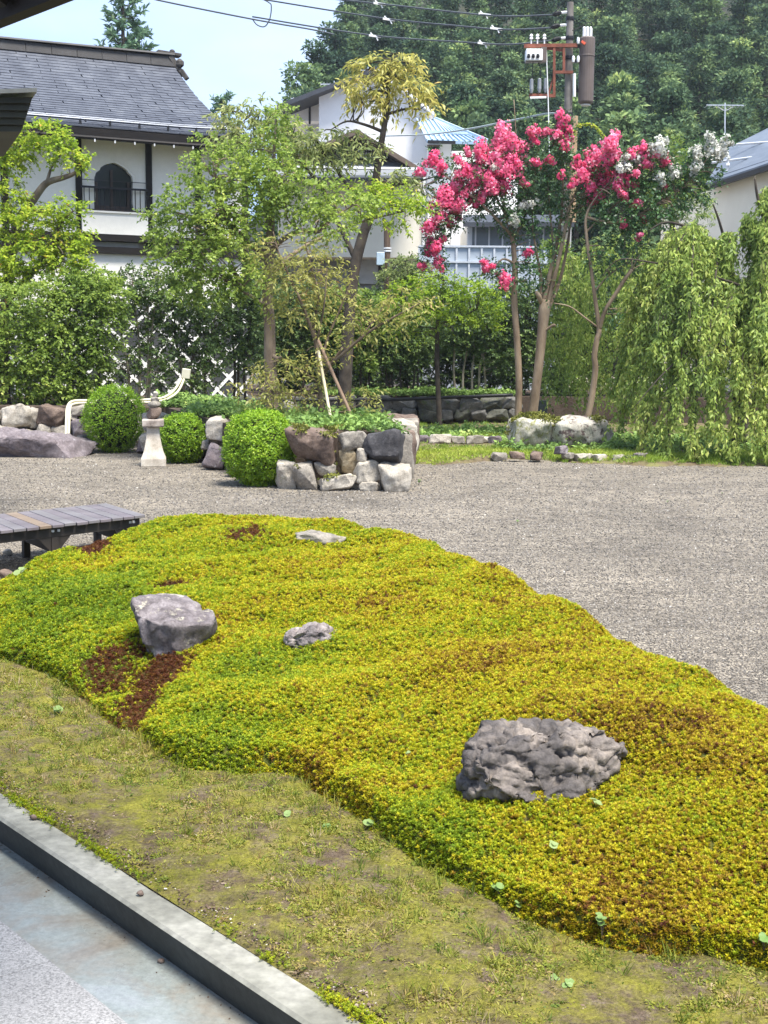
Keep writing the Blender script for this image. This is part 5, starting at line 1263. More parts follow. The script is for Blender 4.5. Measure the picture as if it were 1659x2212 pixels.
NL = 16000; X = rng.uniform(.2, 9.5, NL); Y = rng.uniform(22, 33, NL); e = np.interp(X, fx, fy) + .05 + .12 * np.sin(X * 5.1) + .08 * np.sin(X * 11.7)
h = np.array([noise.noise(Vector((x * .5, y * .5, 3))) for x, y in zip(X, Y)])
front = np.exp(-((Y - e - .9) / 1.1) ** 2); back = np.exp(-((Y - 28.8) / .9) ** 2) * (X < 4.4)
kp_ = (Y > e) & (rng.random(NL) < .12 + .9 * np.maximum(front, back * .9)) & ((Y < 25.9) | (Y > 26.8) | (X > 2.9))
X, Y, h, front, back = X[kp_], Y[kp_], h[kp_], front[kp_], back[kp_]; n = len(X)
o = scatter('lawn_grass', np.stack([X, Y, lawn_z(X, Y)], 1), rand_rot(n, .15), rng.uniform(.6, 1.2, n), np.clip(.36 + .38 * front + .15 * back + .3 * h + rng.normal(0, .1, n) - .12 * (X > 4), 0, 1), rng.integers(0, 4, n), lp)
tag(o, 'short bright grass on the strip of lawn behind the gravel', 'grass')
# ground cover on the bed and terrace
GC = inst_mat('ground_cover', [(0, (.07, .12, .03)), (.4, (.17, .28, .07)), (.75, (.29, .42, .10)), (1, (.48, .52, .16))], None, trans=.3)
cps = []
for s in range(4):
    r = np.random.default_rng(240 + s); k = 16
    D = nrm(np.stack([r.normal(0, 1, k), r.normal(0, 1, k), r.uniform(.1, .9, k)], 1))
    cps.append(leaf_mesh('ground_cover', r.normal(0, .07, (k, 3)) * [1, 1, .3] + [0, 0, .05], D, r.normal(0, .5, (k, 3)) + [0, 0, 1], r.uniform(.05, .10, k), .05, np.full(k, .5), GC))
pts = []
def cover(p0, p1, p2, p3, n, z, hh=.0):
    for i in range(n):
        u, v = rng.random(2); a = p0.lerp(p1, u); c = p3.lerp(p2, u); q = a.lerp(c, v); pts.append((q.x, q.y, z + hh * rng.random() * (.6 + noise.noise(Vector((q.x * 2, q.y * 2, 0))))))
cover(gnd(640, 935, .76), gnd(868, 940, .76), gnd(800, 905, .76), gnd(640, 900, .76), 380, .76, .10)
cover(gnd(412, 900, .76), gnd(505, 905, .76), gnd(500, 874, .76), gnd(412, 872, .76), 300, .76, .10)
cover(gnd(345, 882, .75), gnd(412, 882, .75), gnd(412, 868, .75), gnd(345, 868, .75), 260, .75, .10)
cover(gnd(505, 915, .76), gnd(660, 930, .76), gnd(640, 890, .76), gnd(505, 880, .76), 160, .76, .05)
cover(Vector((-1.5, 33.5, 0)), Vector((3.4, 33.7, 0)), Vector((3.4, 34.6, 0)), Vector((-1.5, 34.4, 0)), 450, .74, .1)
cover(Vector((2.2, 24.5, 0)), Vector((9, 23.5, 0)), Vector((9, 27, 0)), Vector((3, 29, 0)), 700, .06, .12)
cover(Vector((.4, 26.5, 0)), Vector((2.6, 28.5, 0)), Vector((3, 30, 0)), Vector((.4, 30, 0)), 160, .05, .15)
pts = np.array(pts); n = len(pts)
o = scatter('ground_cover', pts, rand_rot(n, .25), rng.uniform(.7, 1.4, n), np.clip(.45 + .3 * np.array([noise.noise(Vector(p) * 1.2) for p in pts]) + rng.normal(0, .15, n), 0, 1), rng.integers(0, 4, n), cps)
tag(o, 'low ferny ground cover spilling over the bed and terrace edges', 'ground cover')
# moss cushions on the boulders and wall
mc = []
for cx_, cy_, Y_, n_, sp_ in ((1145, 910, 25.3, 300, 26), (1165, 925, 25.2, 120, 14), (1186, 945, 25.1, 60, 9), (646, 1005, 18.0, 40, 6), (716, 954, 17.95, 60, 8), (1290, 930, 25.1, 50, 8)):
    for i in range(n_):
        p = at(cx_ + rng.normal(0, sp_), cy_ + rng.normal(0, sp_ * .35), Y_ + rng.normal(.25, .2)); mc.append(tuple(p))
def snap(objs):
    T = []
    for ob in objs:
        M = Matrix.Translation(ob.location) @ ob.rotation_euler.to_matrix().to_4x4()
        T.append(BVHTree.FromPolygons([M @ v.co for v in ob.data.vertices], [tuple(p.vertices) for p in ob.data.polygons]))
    return T
trees_ = snap([bl, br_] + so[:12]); ms = []
for p in mc:
    best = None
    for t in trees_:
        h_ = t.ray_cast(Vector((p[0], p[1], 3)), Vector((0, 0, -1)), 5)
        if h_[0] and h_[1].z > .2 and (best is None or h_[0].z > best.z): best = h_[0]
    if best: ms.append(tuple(best))
ms = np.array(ms)
CUSH = inst_mat('moss_cushion', [(0, (.08, .09, .015)), (.5, (.16, .17, .03)), (1, (.28, .28, .06))], None, trans=.2)
cu_ = []
for s in range(3):
    r = np.random.default_rng(340 + s); k = 14; D = nrm(r.normal(0, 1, (k, 3)) + [0, 0, .5])
    cu_.append(leaf_mesh('moss_cushion', r.normal(0, .02, (k, 3)) * [1, 1, .3], D, r.normal(0, 1, (k, 3)), .03, .025, np.full(k, .5), CUSH))
o = scatter('moss_cushion', ms, rand_rot(len(ms), .3), rng.uniform(.9, 1.8, len(ms)), rng.random(len(ms)), rng.integers(0, 3, len(ms)), cu_); tag(o, 'olive moss growing on the boulders and wall stones', 'moss')

# ================================================================== SMALL WEEDS
WEEDM = leafmat('weed_leaf', [(0, (.06, .14, .025)), (.5, (.14, .26, .05)), (1, (.30, .38, .15))], .35, .45)
LM0 = leafmat('weed_dark', [(0, (.05, .12, .02)), (1, (.2, .34, .07))], .3)
def weed(px, py, s, n, label, tall=.05, tone=.6, m=WEEDM, surf=None):
    c = on_mound(px, py); t = thing('weed', label, 'weed', tuple(c), 'broad leaved weeds in the moss'); mb = MB(); st = MB()
    V, Q, T = [], [], []
    for i in range(n):
        a = rng.uniform(0, 6.28); d = Vector((math.cos(a), math.sin(a), 0)); h = tall * rng.uniform(.6, 1.3); q = c + d * s * rng.uniform(.3, 1.6) + Vector((0, 0, h + .02))
        st.tube([c, c.lerp(q, .5) + Vector((0, 0, .4 * h)), q], .0012, 4, 3)
        nn = Vector((rng.normal(0, .3), rng.normal(0, .3) - .35, 1)).normalized(); x = d.cross(nn).normalized(); y = nn.cross(x); b0 = len(V); r_ = s * rng.uniform(.7, 1.2)
        V.append(tuple(q)); T.append(tone)
        for j in range(9):
            th = 2 * math.pi * j / 9; k = 1 - .35 * max(0, -math.cos(th)) ** 4; V.append(tuple(q + (y * -math.cos(th) * 1.15 + x * math.sin(th)) * r_ * k + nn * (.18 * r_ * abs(math.sin(th))))); T.append(tone + rng.normal(0, .08))
        Q += [(b0, b0 + 1 + j, b0 + 1 + (j + 1) % 9) for j in range(9)]
    me = np_mesh('leaves', V, np.array(Q), m, {'tone': np.clip(T, 0, 1)}); put('leaves', me, t); st.build('stem', TWIG, t)
for a in ((45, 1249, .03, 3, 'pale leafed weed at the far left end of the mound', .04, .95), (146, 1486, .016, 4, 'small weed at the lower lip of the brown withered patch', .02, .85), (125, 1553, .017, 6, 'weed cluster on the soil below the left end of the mound', .03, .75),
          (622, 1776, .014, 3, 'grey green weed with two or three leaves left of the pale weed pair', .02, .85), (800, 1800, .018, 6, 'bright round leaved weed tucked against the mound foot', .03, .8), (706, 1800, .009, 8, 'patch of tiny clover leaves left of the bright round leaved weed', .015, .7),
          (1195, 1848, .015, 3, 'pale bilobed leaf lying on the lower mound below the knobbly rock', .02, .98), (1288, 1750, .015, 3, 'pale weed just below the large knobbly rock', .02, .98), (1118, 1713, .011, 2, 'pale leaf at the lower left of the large knobbly rock', .02, .95),
          (1078, 1938, .014, 4, 'weed in the corner where mound and soil meet near the bottom', .02, .7), (1120, 1975, .010, 5, 'small weed just below the corner weed at the mound foot', .02, .75), (1300, 2030, .013, 7, 'trailing weed on the lower mound near the bottom edge', .05, .7), (1225, 2150, .012, 6, 'yellow green weed on the soil at the bottom edge', .02, .75), (1200, 2135, .008, 5, 'tiny clover left of the yellow green bottom weed', .015, .75),
          (1650, 2060, .014, 5, 'bright weed at the right frame edge on the mound', .03, .6), (880, 1640, .008, 2, 'single small leaf in the moss near the middle', .01, .9)):
    weed(*a)

for a in ((1443, 1090, .012, 5, 'small green weed alone in the gravel at right', .03, .5, LM0), (1118, 1132, .010, 4, 'tiny green weed in the gravel right of the mound crest', .02, .5, LM0), (1560, 1070, .009, 4, 'tiny green weed in the gravel near the weeping tree', .02, .45, LM0), (905, 1048, .016, 6, 'weed growing in the gravel at the right foot of the bed wall', .05, .5, LM0)):
    weed(*a)
# ================================================================== PLANTS
LM = {
 'spring': leafmat('leaf_fresh_green', [(0, (0.083, 0.147, 0.029)), (.45, (0.236, 0.336, 0.059)), (.8, (0.401, 0.496, 0.094)), (1, (0.614, 0.614, 0.153))], .45),
 'deep': leafmat('leaf_deep_green', [(0, (0.033, 0.065, 0.024)), (.45, (0.100, 0.165, 0.047)), (.8, (0.212, 0.295, 0.077)), (1, (0.378, 0.425, 0.118))], .35),
 'crape': leafmat('leaf_crape_green', [(0, (0.021, 0.053, 0.021)), (.5, (0.059, 0.136, 0.045)), (.85, (0.118, 0.224, 0.071)), (1, (0.260, 0.307, 0.083))], .3, .4, spec=.5),
 'wispy': leafmat('leaf_olive_grey', [(0, (0.130, 0.177, 0.059)), (.45, (0.283, 0.342, 0.118)), (.8, (0.448, 0.472, 0.177)), (1, (0.590, 0.531, 0.212))], .45),
 'olive': leafmat('leaf_yellow_olive', [(0, (0.236, 0.248, 0.059)), (.45, (0.437, 0.425, 0.106)), (.8, (0.590, 0.531, 0.153)), (1, (0.661, 0.496, 0.177))], .45),
 'maple': leafmat('leaf_maple_yellow_green', [(0, (0.106, 0.189, 0.024)), (.45, (0.295, 0.425, 0.035)), (.8, (0.531, 0.590, 0.071)), (.94, (0.661, 0.566, 0.083)), (1, (0.649, 0.354, 0.071))], .5),
 'cherry': leafmat('leaf_cherry', [(0, (.10, .16, .04)), (.4, (.24, .345, .07)), (.75, (.42, .50, .11)), (1, (.56, .58, .18))], .42, .5, spec=.25),
 'sapling': leafmat('leaf_sapling_bronze', [(0, (0.130, 0.153, 0.035)), (.45, (0.307, 0.319, 0.083)), (.8, (0.448, 0.413, 0.118)), (1, (0.496, 0.307, 0.142))], .45),
 'azalea': leafmat('leaf_azalea', [(0, (0.071, 0.153, 0.014)), (.45, (0.189, 0.342, 0.019)), (.8, (0.342, 0.507, 0.029)), (1, (0.543, 0.649, 0.083))], .35, .45),
 'cedar': leafmat('needles_cedar', [(0, (0.029, 0.061, 0.042)), (.45, (0.077, 0.136, 0.073)), (.8, (0.171, 0.254, 0.112)), (1, (0.307, 0.389, 0.153))], .3, .7, spec=.1, vary=.38),
 'fir': leafmat('needles_fir', [(0, (0.059, 0.118, 0.077)), (.5, (0.142, 0.248, 0.142)), (1, (0.283, 0.389, 0.236))], .25, .6, spec=.1),
}
def zpt(px, py, Y, z):
    p = at(px, py, Y); p.z = z; return p

# ---- cedar forest on the hill -------------------------------------------------
def cedar_proto(seed, H):
    r = np.random.default_rng(seed); C, Dv, Nv, T, Ls = [], [], [], [], []
    nb = 62
    for i in range(nb):
        t = r.random() ** .85; z = H * (1 - .8 * t)          # from the tip down
        rad = (.2 + 1.9 * t ** .9) * r.uniform(.55, 1.05); a = r.uniform(0, 6.283)
        c = np.array([math.cos(a) * rad, math.sin(a) * rad, z + r.normal(0, .25)]); s = r.uniform(.6, 1.15) * (.7 + .4 * t)
        k = 100; u = nrm(r.normal(0, 1, (k, 3)) + [0, 0, .35]); P = c + u * s * np.array([1, 1, .62]) * r.random((k, 1)) ** .3
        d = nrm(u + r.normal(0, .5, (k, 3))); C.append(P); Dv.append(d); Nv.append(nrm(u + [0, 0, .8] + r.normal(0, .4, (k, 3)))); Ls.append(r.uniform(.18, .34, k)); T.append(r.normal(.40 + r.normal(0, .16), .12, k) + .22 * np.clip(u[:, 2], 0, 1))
    C, Dv, Nv, T, Ls = map(np.concatenate, (C, Dv, Nv, T, Ls))
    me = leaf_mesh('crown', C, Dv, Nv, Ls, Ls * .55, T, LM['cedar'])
    mb = MB().tube([Vector((0, 0, -1.5)), Vector((.05, 0, H * .5)), Vector((0, 0, H * .96))], [.24, .16, .03], 7)
    for i in range(7):
        a = r.uniform(0, 6.28); z = H * r.uniform(.3, .75); q = Vector((math.cos(a), math.sin(a), 0)); mb.tube([Vector((0, 0, z)), Vector((0, 0, z + .2)) + q * 1.0, Vector((0, 0, z + .1)) + q * 2.1], [.06, .04, .015], 4, 2, cap=False)
    return me, mb.mesh('trunk', BARKD, smooth=True)
CP_S = [cedar_proto(s, 12.5 + s % 3) for s in range(6)]
def put_cedar(X, Y, topz, label, i):
    cm, tm = CP_S[i % 6]; H = 12.5 + (i % 6) % 3; s = rng.uniform(.88, 1.12); loc = Vector((X, Y, topz - H * s))
    t = thing('cedar_tree', label, 'tree', loc, 'cedars on the wooded hillside'); t.scale = (s * rng.uniform(.95, 1.2), s * rng.uniform(.95, 1.2), s); t.rotation_euler = (0, 0, rng.uniform(0, 6.28))
    for me, nm in ((cm, 'crown'), (tm, 'trunk')):
        o = bpy.data.objects.new(nm, me); COL.objects.link(o); o.parent = t
        if nm == 'crown': o['kind'] = 'stuff'
    return t
ci = 0
for k in range(10):
    Y = 62 + 6.0 * k; ty = 262 - 40 * k
    lim = np.interp(ty, [-120, 0, 60, 120, 200, 260], [760, 745, 725, 662, 640, 660])
    px = lim + rng.uniform(0, 15); st = 118 - k * 3.2
    while px < 1790:
        y_ = ty + rng.normal(0, 13)
        if k < 3 and px > 1230: y_ -= 20
        reg = ('at the left edge of the wood against the sky' if px < lim + 70 else 'in the wood between the white house and the pole' if px < 1190 else 'in the wood just behind the utility pole' if px < 1330 else 'in the wood above the slate roof at right' if px > 1490 else 'in the wood between the pole and the tall aerial')
        zone = 'low down ' if k < 3 else 'halfway up ' if k < 6 else 'high up '
        p = at(px, y_, Y + rng.normal(0, 1)); put_cedar(p.x, p.y, p.z, 'dark green cedar ' + zone + reg, ci); ci += 1
        px += st * rng.uniform(.8, 1.2)

def far_conifer(label, px, ytop, ybase, Y, hw, nb, lean=0):
    base = at(px, ybase, Y); t = thing('fir_tree', label, 'tree', (base.x, base.y, TZ)); top = at(px + lean, ytop, Y); root = Vector((base.x, base.y, TZ))
    k = 1 / ppm(Y); mb = MB().tube([root, root.lerp(top, .5), top], [.3, .2, .03], 7); C, A_ = [], []
    for i in range(nb):
        f = (i + .5) / nb; z = base.lerp(top, 0).z + (top.z - base.z) * f; a = i * 2.4 + rng.uniform(0, .8); ln = hw * k * (1.15 - .85 * f) * rng.uniform(.6, 1.15)
        o0 = Vector((base.x + (top.x - base.x) * f, Y, z)); q = Vector((math.cos(a), math.sin(a), 0)); e = o0 + q * ln + Vector((0, 0, .25 * ln))
        mb.tube([o0, o0 + q * ln * .6 - Vector((0, 0, .05 * ln)), e], [.05, .035, .012], 4, 2, cap=False)
        for s in range(4):
            w_ = .3 + .72 * s / 3; C.append(tuple(o0.lerp(e, w_) + Vector((0, 0, -.07 * ln * (1 - abs(2 * w_ - 1)))))); A_.append((q.x + rng.normal(0, .5), q.y + rng.normal(0, .5), .5))
    P, D, N = spray(np.array(C), np.array(A_), .5, 15, .6, -.1, .6)
    L = rng.uniform(.24, .46, len(P)); me = leaf_mesh('crown', P, D, N, L, L * .35, rng.normal(.5, .2, len(P)), LM['fir']); o = put('crown', me, t); o['kind'] = 'stuff'
    mb.build('trunk', BARKD, t)
far_conifer('tall pale conifer rising behind the ridge of the hall roof', 264, -70, 210, 62, 42, 30)
far_conifer('smaller conifer top right of the tall one behind the hall roof', 300, 55, 210, 63, 30, 13)
far_conifer('tiny far conifer top in the sky gap right of the hall roof', 479, 210, 300, 75, 20, 9)

# ---- generic garden tree ------------------------------------------------------
def garden_tree(name, label, cat, Y, base, limbs, sets, bark=BARK, group=None, twigs=60, tr=(.016, .004)):
    """limbs: lists of (px, py, dY, radius); sets: foliage as dict(blobs, n, k, L, W, mat ...)"""
    b0 = at(base[0], base[1], Y); t = thing(name, label, cat, tuple(b0), group); mb = MB(); skel = []
    for lb in limbs:
        P = [at(x, y, Y + d) for x, y, d, r in lb]; mb.tube(P, [r for *_, r in lb], 9, 5); skel += catmull(P, 6)
    for s in sets:
        s = dict(s); bl = [pb(*b_) for b_ in s.pop('blobs')]; m = s.pop('mat'); n = s.pop('n'); k = s.pop('k'); L = s.pop('L'); W = s.pop('W'); tw = s.pop('tw', twigs)
        o, C, ax = crown(t, bl, n, k, L, W, m, **s)
        far = skel[2:] if len(skel) > 4 else skel
        idx = rng.choice(len(C), min(tw, len(C)), replace=False); limbs_to(mb, far, C[idx], tr[0], tr[1])
    mb.build('trunk', bark, t, smooth=True)
    return t
BARKM = noisy('brown_bark', [(.3, (.09, .066, .045)), (.5, (.19, .142, .1)), (.72, (.29, .225, .16))], 5, 8, .9, 45, .8, .015, scl3=(1, 1, .45))
# main tree with the pale brown trunk
T_ = 22.9
main = garden_tree('broadleaf_tree', 'broad green garden tree with brown trunk standing behind the right round bush', 'tree', T_, (588, 897),
  [[(589, 915, 0, .13), (586, 850, 0, .118), (583, 780, 0, .108), (582, 700, 0, .10), (578, 640, 0, .094), (580, 570, 0, .09), (583, 510, 0, .08), (588, 430, 0, .05), (592, 330, 0, .03), (597, 240, 0, .012)],
   [(579, 560, 0, .07), (560, 540, -.1, .062), (530, 522, -.2, .056), (505, 495, -.3, .048), (482, 455, -.3, .04), (468, 420, -.3, .03), (464, 385, -.3, .018)],
   [(582, 515, 0, .06), (576, 460, .2, .05), (566, 425, .3, .042), (557, 398, .3, .036)], [(581, 575, 0, .05), (545, 545, .5, .04), (500, 520, .9, .03), (440, 500, 1.0, .02), (400, 480, 1, .01)],
   [(583, 545, 0, .055), (610, 518, -.2, .045), (650, 498, -.3, .038), (690, 500, -.3, .03), (720, 470, -.2, .02), (760, 445, 0, .012)], [(580, 660, 0, .045), (560, 652, -.3, .035), (540, 638, -.5, .026), (520, 628, -.6, .012)],
   [(582, 600, 0, .05), (620, 560, .6, .04), (680, 520, 1.0, .03), (780, 480, 1.2, .02), (860, 460, 1.2, .01)], [(583, 765, 0, .05), (600, 775, -.12, .035), (607, 770, -.16, .022)]],
  [dict(blobs=[(400, 510, 22.5, 72, 45), (430, 440, 22.6, 75, 48), (470, 365, 22.7, 62, 40), (390, 575, 22.2, 52, 34), (470, 560, 22.2, 80, 42), (540, 420, 22.6, 60, 60), (600, 385, 22.3, 50, 46), (660, 420, 22.7, 60, 42), (740, 435, 22.8, 56, 32), (690, 480, 22.3, 66, 26), (440, 620, 22.2, 70, 30), (520, 610, 22.0, 50, 30), (560, 325, 22.9, 46, 40), (600, 265, 22.9, 26, 34), (500, 480, 22.1, 60, 40), (350, 470, 22.6, 26, 26), (450, 320, 22.8, 26, 22)],
        n=1450, k=12, L=.076, W=.05, mat=LM['spring'], tl=.3, tone=.46, tw=110),
   dict(blobs=[(840, 455, 23.8, 70, 26), (800, 425, 23.9, 60, 20), (870, 430, 23.9, 40, 18)], n=190, k=12, L=.08, W=.042, mat=LM['maple'], tl=.32, tone=.42, upn=1.2, droop=.2, tw=14)], BARKM)
# tall wispy tree behind it
garden_tree('wispy_tree', 'tall thin tree with drooping yellowish olive leaves before the white house', 'tree', 28.0, (748, 880),
  [[(742, 900, 0, .15), (748, 780, 0, .14), (756, 660, 0, .13), (768, 570, 0, .12), (785, 505, 0, .11), (805, 450, 0, .1), (812, 390, 0, .085), (822, 320, 0, .07), (834, 250, 0, .055), (840, 190, 0, .035), (848, 120, 0, .012)],
   [(838, 246, 0, .035), (858, 240, 0, .028), (885, 234, 0, .02), (906, 238, 0, .01)], [(828, 285, 0, .04), (790, 270, 0, .03), (750, 262, 0, .02), (715, 280, 0, .01)], [(812, 385, 0, .04), (850, 398, 0, .03), (900, 392, 0, .02), (945, 380, 0, .01)],
   [(770, 565, 0, .06), (730, 480, .2, .05), (690, 400, .3, .04), (640, 340, .3, .03), (590, 290, .3, .02), (530, 250, .3, .01)], [(640, 340, .3, .03), (570, 318, .2, .02), (520, 310, .2, .01)], [(800, 455, 0, .045), (750, 400, .2, .035), (700, 330, .3, .02)]],
  [dict(blobs=[(835, 128, 28, 50, 17), (800, 150, 28, 42, 18), (875, 150, 28, 34, 18), (790, 185, 27.9, 60, 22), (850, 185, 28, 60, 22), (905, 190, 28, 24, 22), (800, 212, 28, 34, 16), (925, 228, 28, 22, 20), (870, 225, 27.9, 34, 12)], n=215, k=9, L=.17, W=.048, mat=LM['olive'], tl=.36, tone=.55, droop=.75, jit=.4, tw=60),
   dict(blobs=[(520, 250, 28.2, 46, 24), (560, 235, 28.2, 40, 22), (495, 285, 28.2, 28, 22), (560, 290, 28.2, 60, 26), (630, 292, 28.1, 44, 26), (700, 305, 28, 48, 22), (755, 300, 28, 30, 18), (790, 330, 28, 40, 20), (690, 340, 28.2, 50, 22), (600, 330, 28.2, 50, 22), (880, 395, 28, 46, 12), (860, 380, 28, 30, 10)], n=430, k=9, L=.16, W=.045, mat=LM['wispy'], tl=.36, tone=.52, droop=.65, jit=.4, tw=80)], BARKD)
# yellow maple at the left edge
garden_tree('maple_tree', 'japanese maple with yellow green leaves and crooked limbs at the left edge', 'tree', 28.9, (8, 870),
  [[(2, 930, 0, .15), (6, 800, 0, .14), (12, 680, 0, .13), (20, 580, 0, .12), (32, 510, 0, .11), (45, 468, 0, .1), (72, 432, 0, .085), (100, 396, 0, .075), (135, 384, -.1, .06), (158, 376, -.1, .045), (172, 362, -.1, .02)],
   [(14, 650, 0, .1), (50, 610, -.3, .08), (85, 570, -.4, .075), (112, 535, -.5, .07), (124, 500, -.5, .06), (140, 470, -.5, .035), (160, 455, -.5, .012)], [(34, 500, 0, .06), (10, 420, .3, .05), (15, 350, .3, .035), (60, 300, .3, .02), (90, 285, .3, .01)], [(100, 398, 0, .04), (112, 360, .1, .03), (130, 335, .1, .012)], [(20, 600, 0, .07), (-20, 520, .3, .05), (-60, 440, .3, .03)]],
  [dict(blobs=[(85, 284, 29.0, 55, 14), (30, 318, 29.0, 50, 26), (20, 352, 28.9, 30, 20), (150, 345, 28.6, 34, 16), (125, 322, 28.7, 22, 14), (142, 300, 28.7, 12, 16), (18, 420, 28.8, 24, 36), (60, 450, 28.9, 24, 18), (100, 470, 28.4, 50, 16), (150, 450, 28.3, 30, 18), (30, 490, 28.5, 40, 22), (110, 520, 28.4, 60, 18), (165, 520, 28.3, 26, 16), (60, 555, 28.3, 60, 22), (140, 560, 28.2, 50, 22), (20, 600, 28.4, 40, 30), (180, 590, 28.2, 30, 18)],
        n=1250, k=11, L=.095, W=.055, mat=LM['maple'], tl=.26, tone=.52, upn=1.3, droop=.25, tw=100)], BARK)
# sapling with props
garden_tree('sapling', 'thin multi stemmed sapling with bronze leaves propped by slanting stakes', 'sapling', 21.3, (695, 900),
  [[(694, 915, 0, .05), (692, 850, 0, .045), (688, 790, 0, .04), (683, 745, 0, .035), (665, 690, -.1, .026), (645, 640, -.2, .022), (622, 590, -.2, .018), (602, 545, -.2, .012), (590, 500, -.2, .006)],
   [(684, 745, 0, .03), (678, 700, .1, .024), (688, 640, .1, .02), (676, 590, .1, .016), (664, 545, .1, .012), (652, 490, .1, .006)], [(690, 790, 0, .026), (712, 720, .2, .022), (738, 660, .2, .016), (762, 600, .2, .008)],
   [(692, 810, 0, .03), (740, 765, -.3, .026), (800, 715, -.4, .022), (860, 680, -.5, .016), (925, 645, -.5, .008)], [(760, 750, -.3, .016), (810, 690, -.3, .012), (840, 640, -.3, .006)], [(690, 830, 0, .02), (650, 800, -.2, .016), (600, 780, -.3, .008)],
   [(692, 860, 0, .018), (640, 850, -.3, .014), (590, 850, -.4, .006)], [(693, 880, 0, .016), (740, 890, -.4, .012), (800, 860, -.5, .006)], [(684, 740, 0, .02), (700, 660, -.3, .015), (706, 580, -.3, .008)]],
  [dict(blobs=[(600, 545, 21.1, 36, 36), (640, 600, 21.1, 50, 40), (690, 570, 21.4, 40, 46), (720, 630, 21.5, 46, 36), (650, 670, 21.2, 50, 30), (800, 690, 20.9, 60, 24), (880, 655, 20.8, 46, 18), (745, 720, 21.1, 40, 20), (600, 790, 21, 44, 22), (640, 830, 21, 50, 24), (560, 830, 20.9, 40, 22), (620, 865, 20.9, 50, 14), (770, 880, 20.9, 34, 16), (790, 850, 20.8, 22, 12), (680, 770, 21, 30, 22)],
        n=520, k=9, L=.095, W=.032, mat=LM['sapling'], tl=.34, tone=.5, droop=.45, jit=.45, tw=170)], TWIG, twigs=150, tr=(.008, .003))
STK = noisy('pale_stake', [(.3, (.5, .42, .27)), (.7, (.66, .58, .4))], 4, 4, .7); STK2 = noisy('brown_stake', [(.3, (.16, .105, .07)), (.7, (.26, .18, .12))], 4, 4, .8)
o = MB().tube([at(688, 758, 21.0), at(714, 902, 20.6)], .024, 8).build('stake', STK, None); tag(o, 'pale bamboo stake leaning against the sapling', 'stake')
o = MB().tube([at(687, 735, 21.1), at(770, 922, 20.5)], .026, 8).build('stake', STK2, None); tag(o, 'long brown stake leaning to the right below the sapling', 'stake')
o = MB().tube([at(740, 751, 21.2), at(655, 872, 21.6)], .024, 8).build('stake', STK2, None); tag(o, 'brown stake crossing behind the other two stakes', 'stake')

# ---- hedge shrubs ---------------------------------------------------------------
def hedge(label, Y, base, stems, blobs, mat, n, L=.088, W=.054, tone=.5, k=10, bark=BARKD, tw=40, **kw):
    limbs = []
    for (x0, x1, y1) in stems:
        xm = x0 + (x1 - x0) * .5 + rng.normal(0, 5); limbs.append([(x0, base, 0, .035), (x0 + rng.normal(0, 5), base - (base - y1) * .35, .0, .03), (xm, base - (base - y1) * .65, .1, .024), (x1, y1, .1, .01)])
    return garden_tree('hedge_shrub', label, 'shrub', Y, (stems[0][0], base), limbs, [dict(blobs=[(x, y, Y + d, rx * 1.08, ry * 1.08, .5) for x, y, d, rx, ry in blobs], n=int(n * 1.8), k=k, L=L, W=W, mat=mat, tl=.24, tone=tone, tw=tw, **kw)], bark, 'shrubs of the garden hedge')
hedge('bright dense hedge shrub at the left frame edge above the wall', 27.4, 872, [(20, 0, 650), (60, 60, 640), (90, 100, 660)], [(20, 680, 0, 60, 60), (90, 670, -.1, 50, 52), (40, 760, -.1, 70, 50), (100, 745, -.2, 46, 50), (30, 830, 0, 60, 36), (90, 820, -.2, 50, 34), (-50, 750, 0, 50, 110), (110, 850, -.1, 30, 18)], LM['spring'], 900, tone=.46)
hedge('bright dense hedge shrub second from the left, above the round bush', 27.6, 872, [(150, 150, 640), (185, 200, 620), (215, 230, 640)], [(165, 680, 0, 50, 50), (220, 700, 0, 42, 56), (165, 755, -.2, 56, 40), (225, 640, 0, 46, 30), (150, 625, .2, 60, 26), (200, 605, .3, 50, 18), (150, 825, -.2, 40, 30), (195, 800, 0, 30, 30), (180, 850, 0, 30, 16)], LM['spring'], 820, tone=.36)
BST = noisy('stem_pale', [(.3, (.2, .16, .11)), (.7, (.42, .36, .28))], 5, 5, .8)
hedge('thin dark topped hedge shrub with pale bare stems before the lattice wall', 29.5, 868, [(300, 285, 620), (316, 320, 640), (322, 345, 610), (280, 262, 650)], [(300, 620, 0, 40, 26), (340, 632, 0, 40, 30), (270, 640, 0, 26, 22), (320, 660, 0, 40, 20), (290, 735, 0, 18, 20), (320, 770, .1, 24, 16), (300, 590, .1, 30, 14), (270, 800, 0, 20, 24), (345, 720, .2, 24, 26), (300, 690, .2, 26, 16), (330, 815, 0, 26, 24), (360, 775, .1, 20, 20)], LM['deep'], 330, tone=.5, bark=BST, tw=70)
hedge('sparse hedge shrub with crooked grey stems right of the lattice gap', 29.8, 868, [(400, 380, 640), (420, 430, 650), (445, 470, 620)], [(390, 640, 0, 40, 30), (430, 655, 0, 40, 32), (460, 690, .1, 30, 30), (370, 680, .1, 26, 26), (410, 770, .1, 30, 16), (440, 810, 0, 28, 22), (395, 600, .1, 30, 16), (440, 730, .1, 30, 24), (385, 730, .1, 18, 18), (465, 770, 0, 24, 30), (400, 830, 0, 24, 18)], LM['deep'], 390, tone=.48, bark=BARK, tw=70)
hedge('dark hedge shrub left of the main trunk', 30.5, 866, [(505, 500, 650), (530, 545, 640), (515, 520, 660)], [(500, 660, 0, 44, 40), (540, 690, 0, 36, 50), (500, 740, .1, 30, 26), (560, 640, .2, 40, 30), (550, 770, 0, 26, 30)], LM['deep'], 380, tone=.36, tw=50)
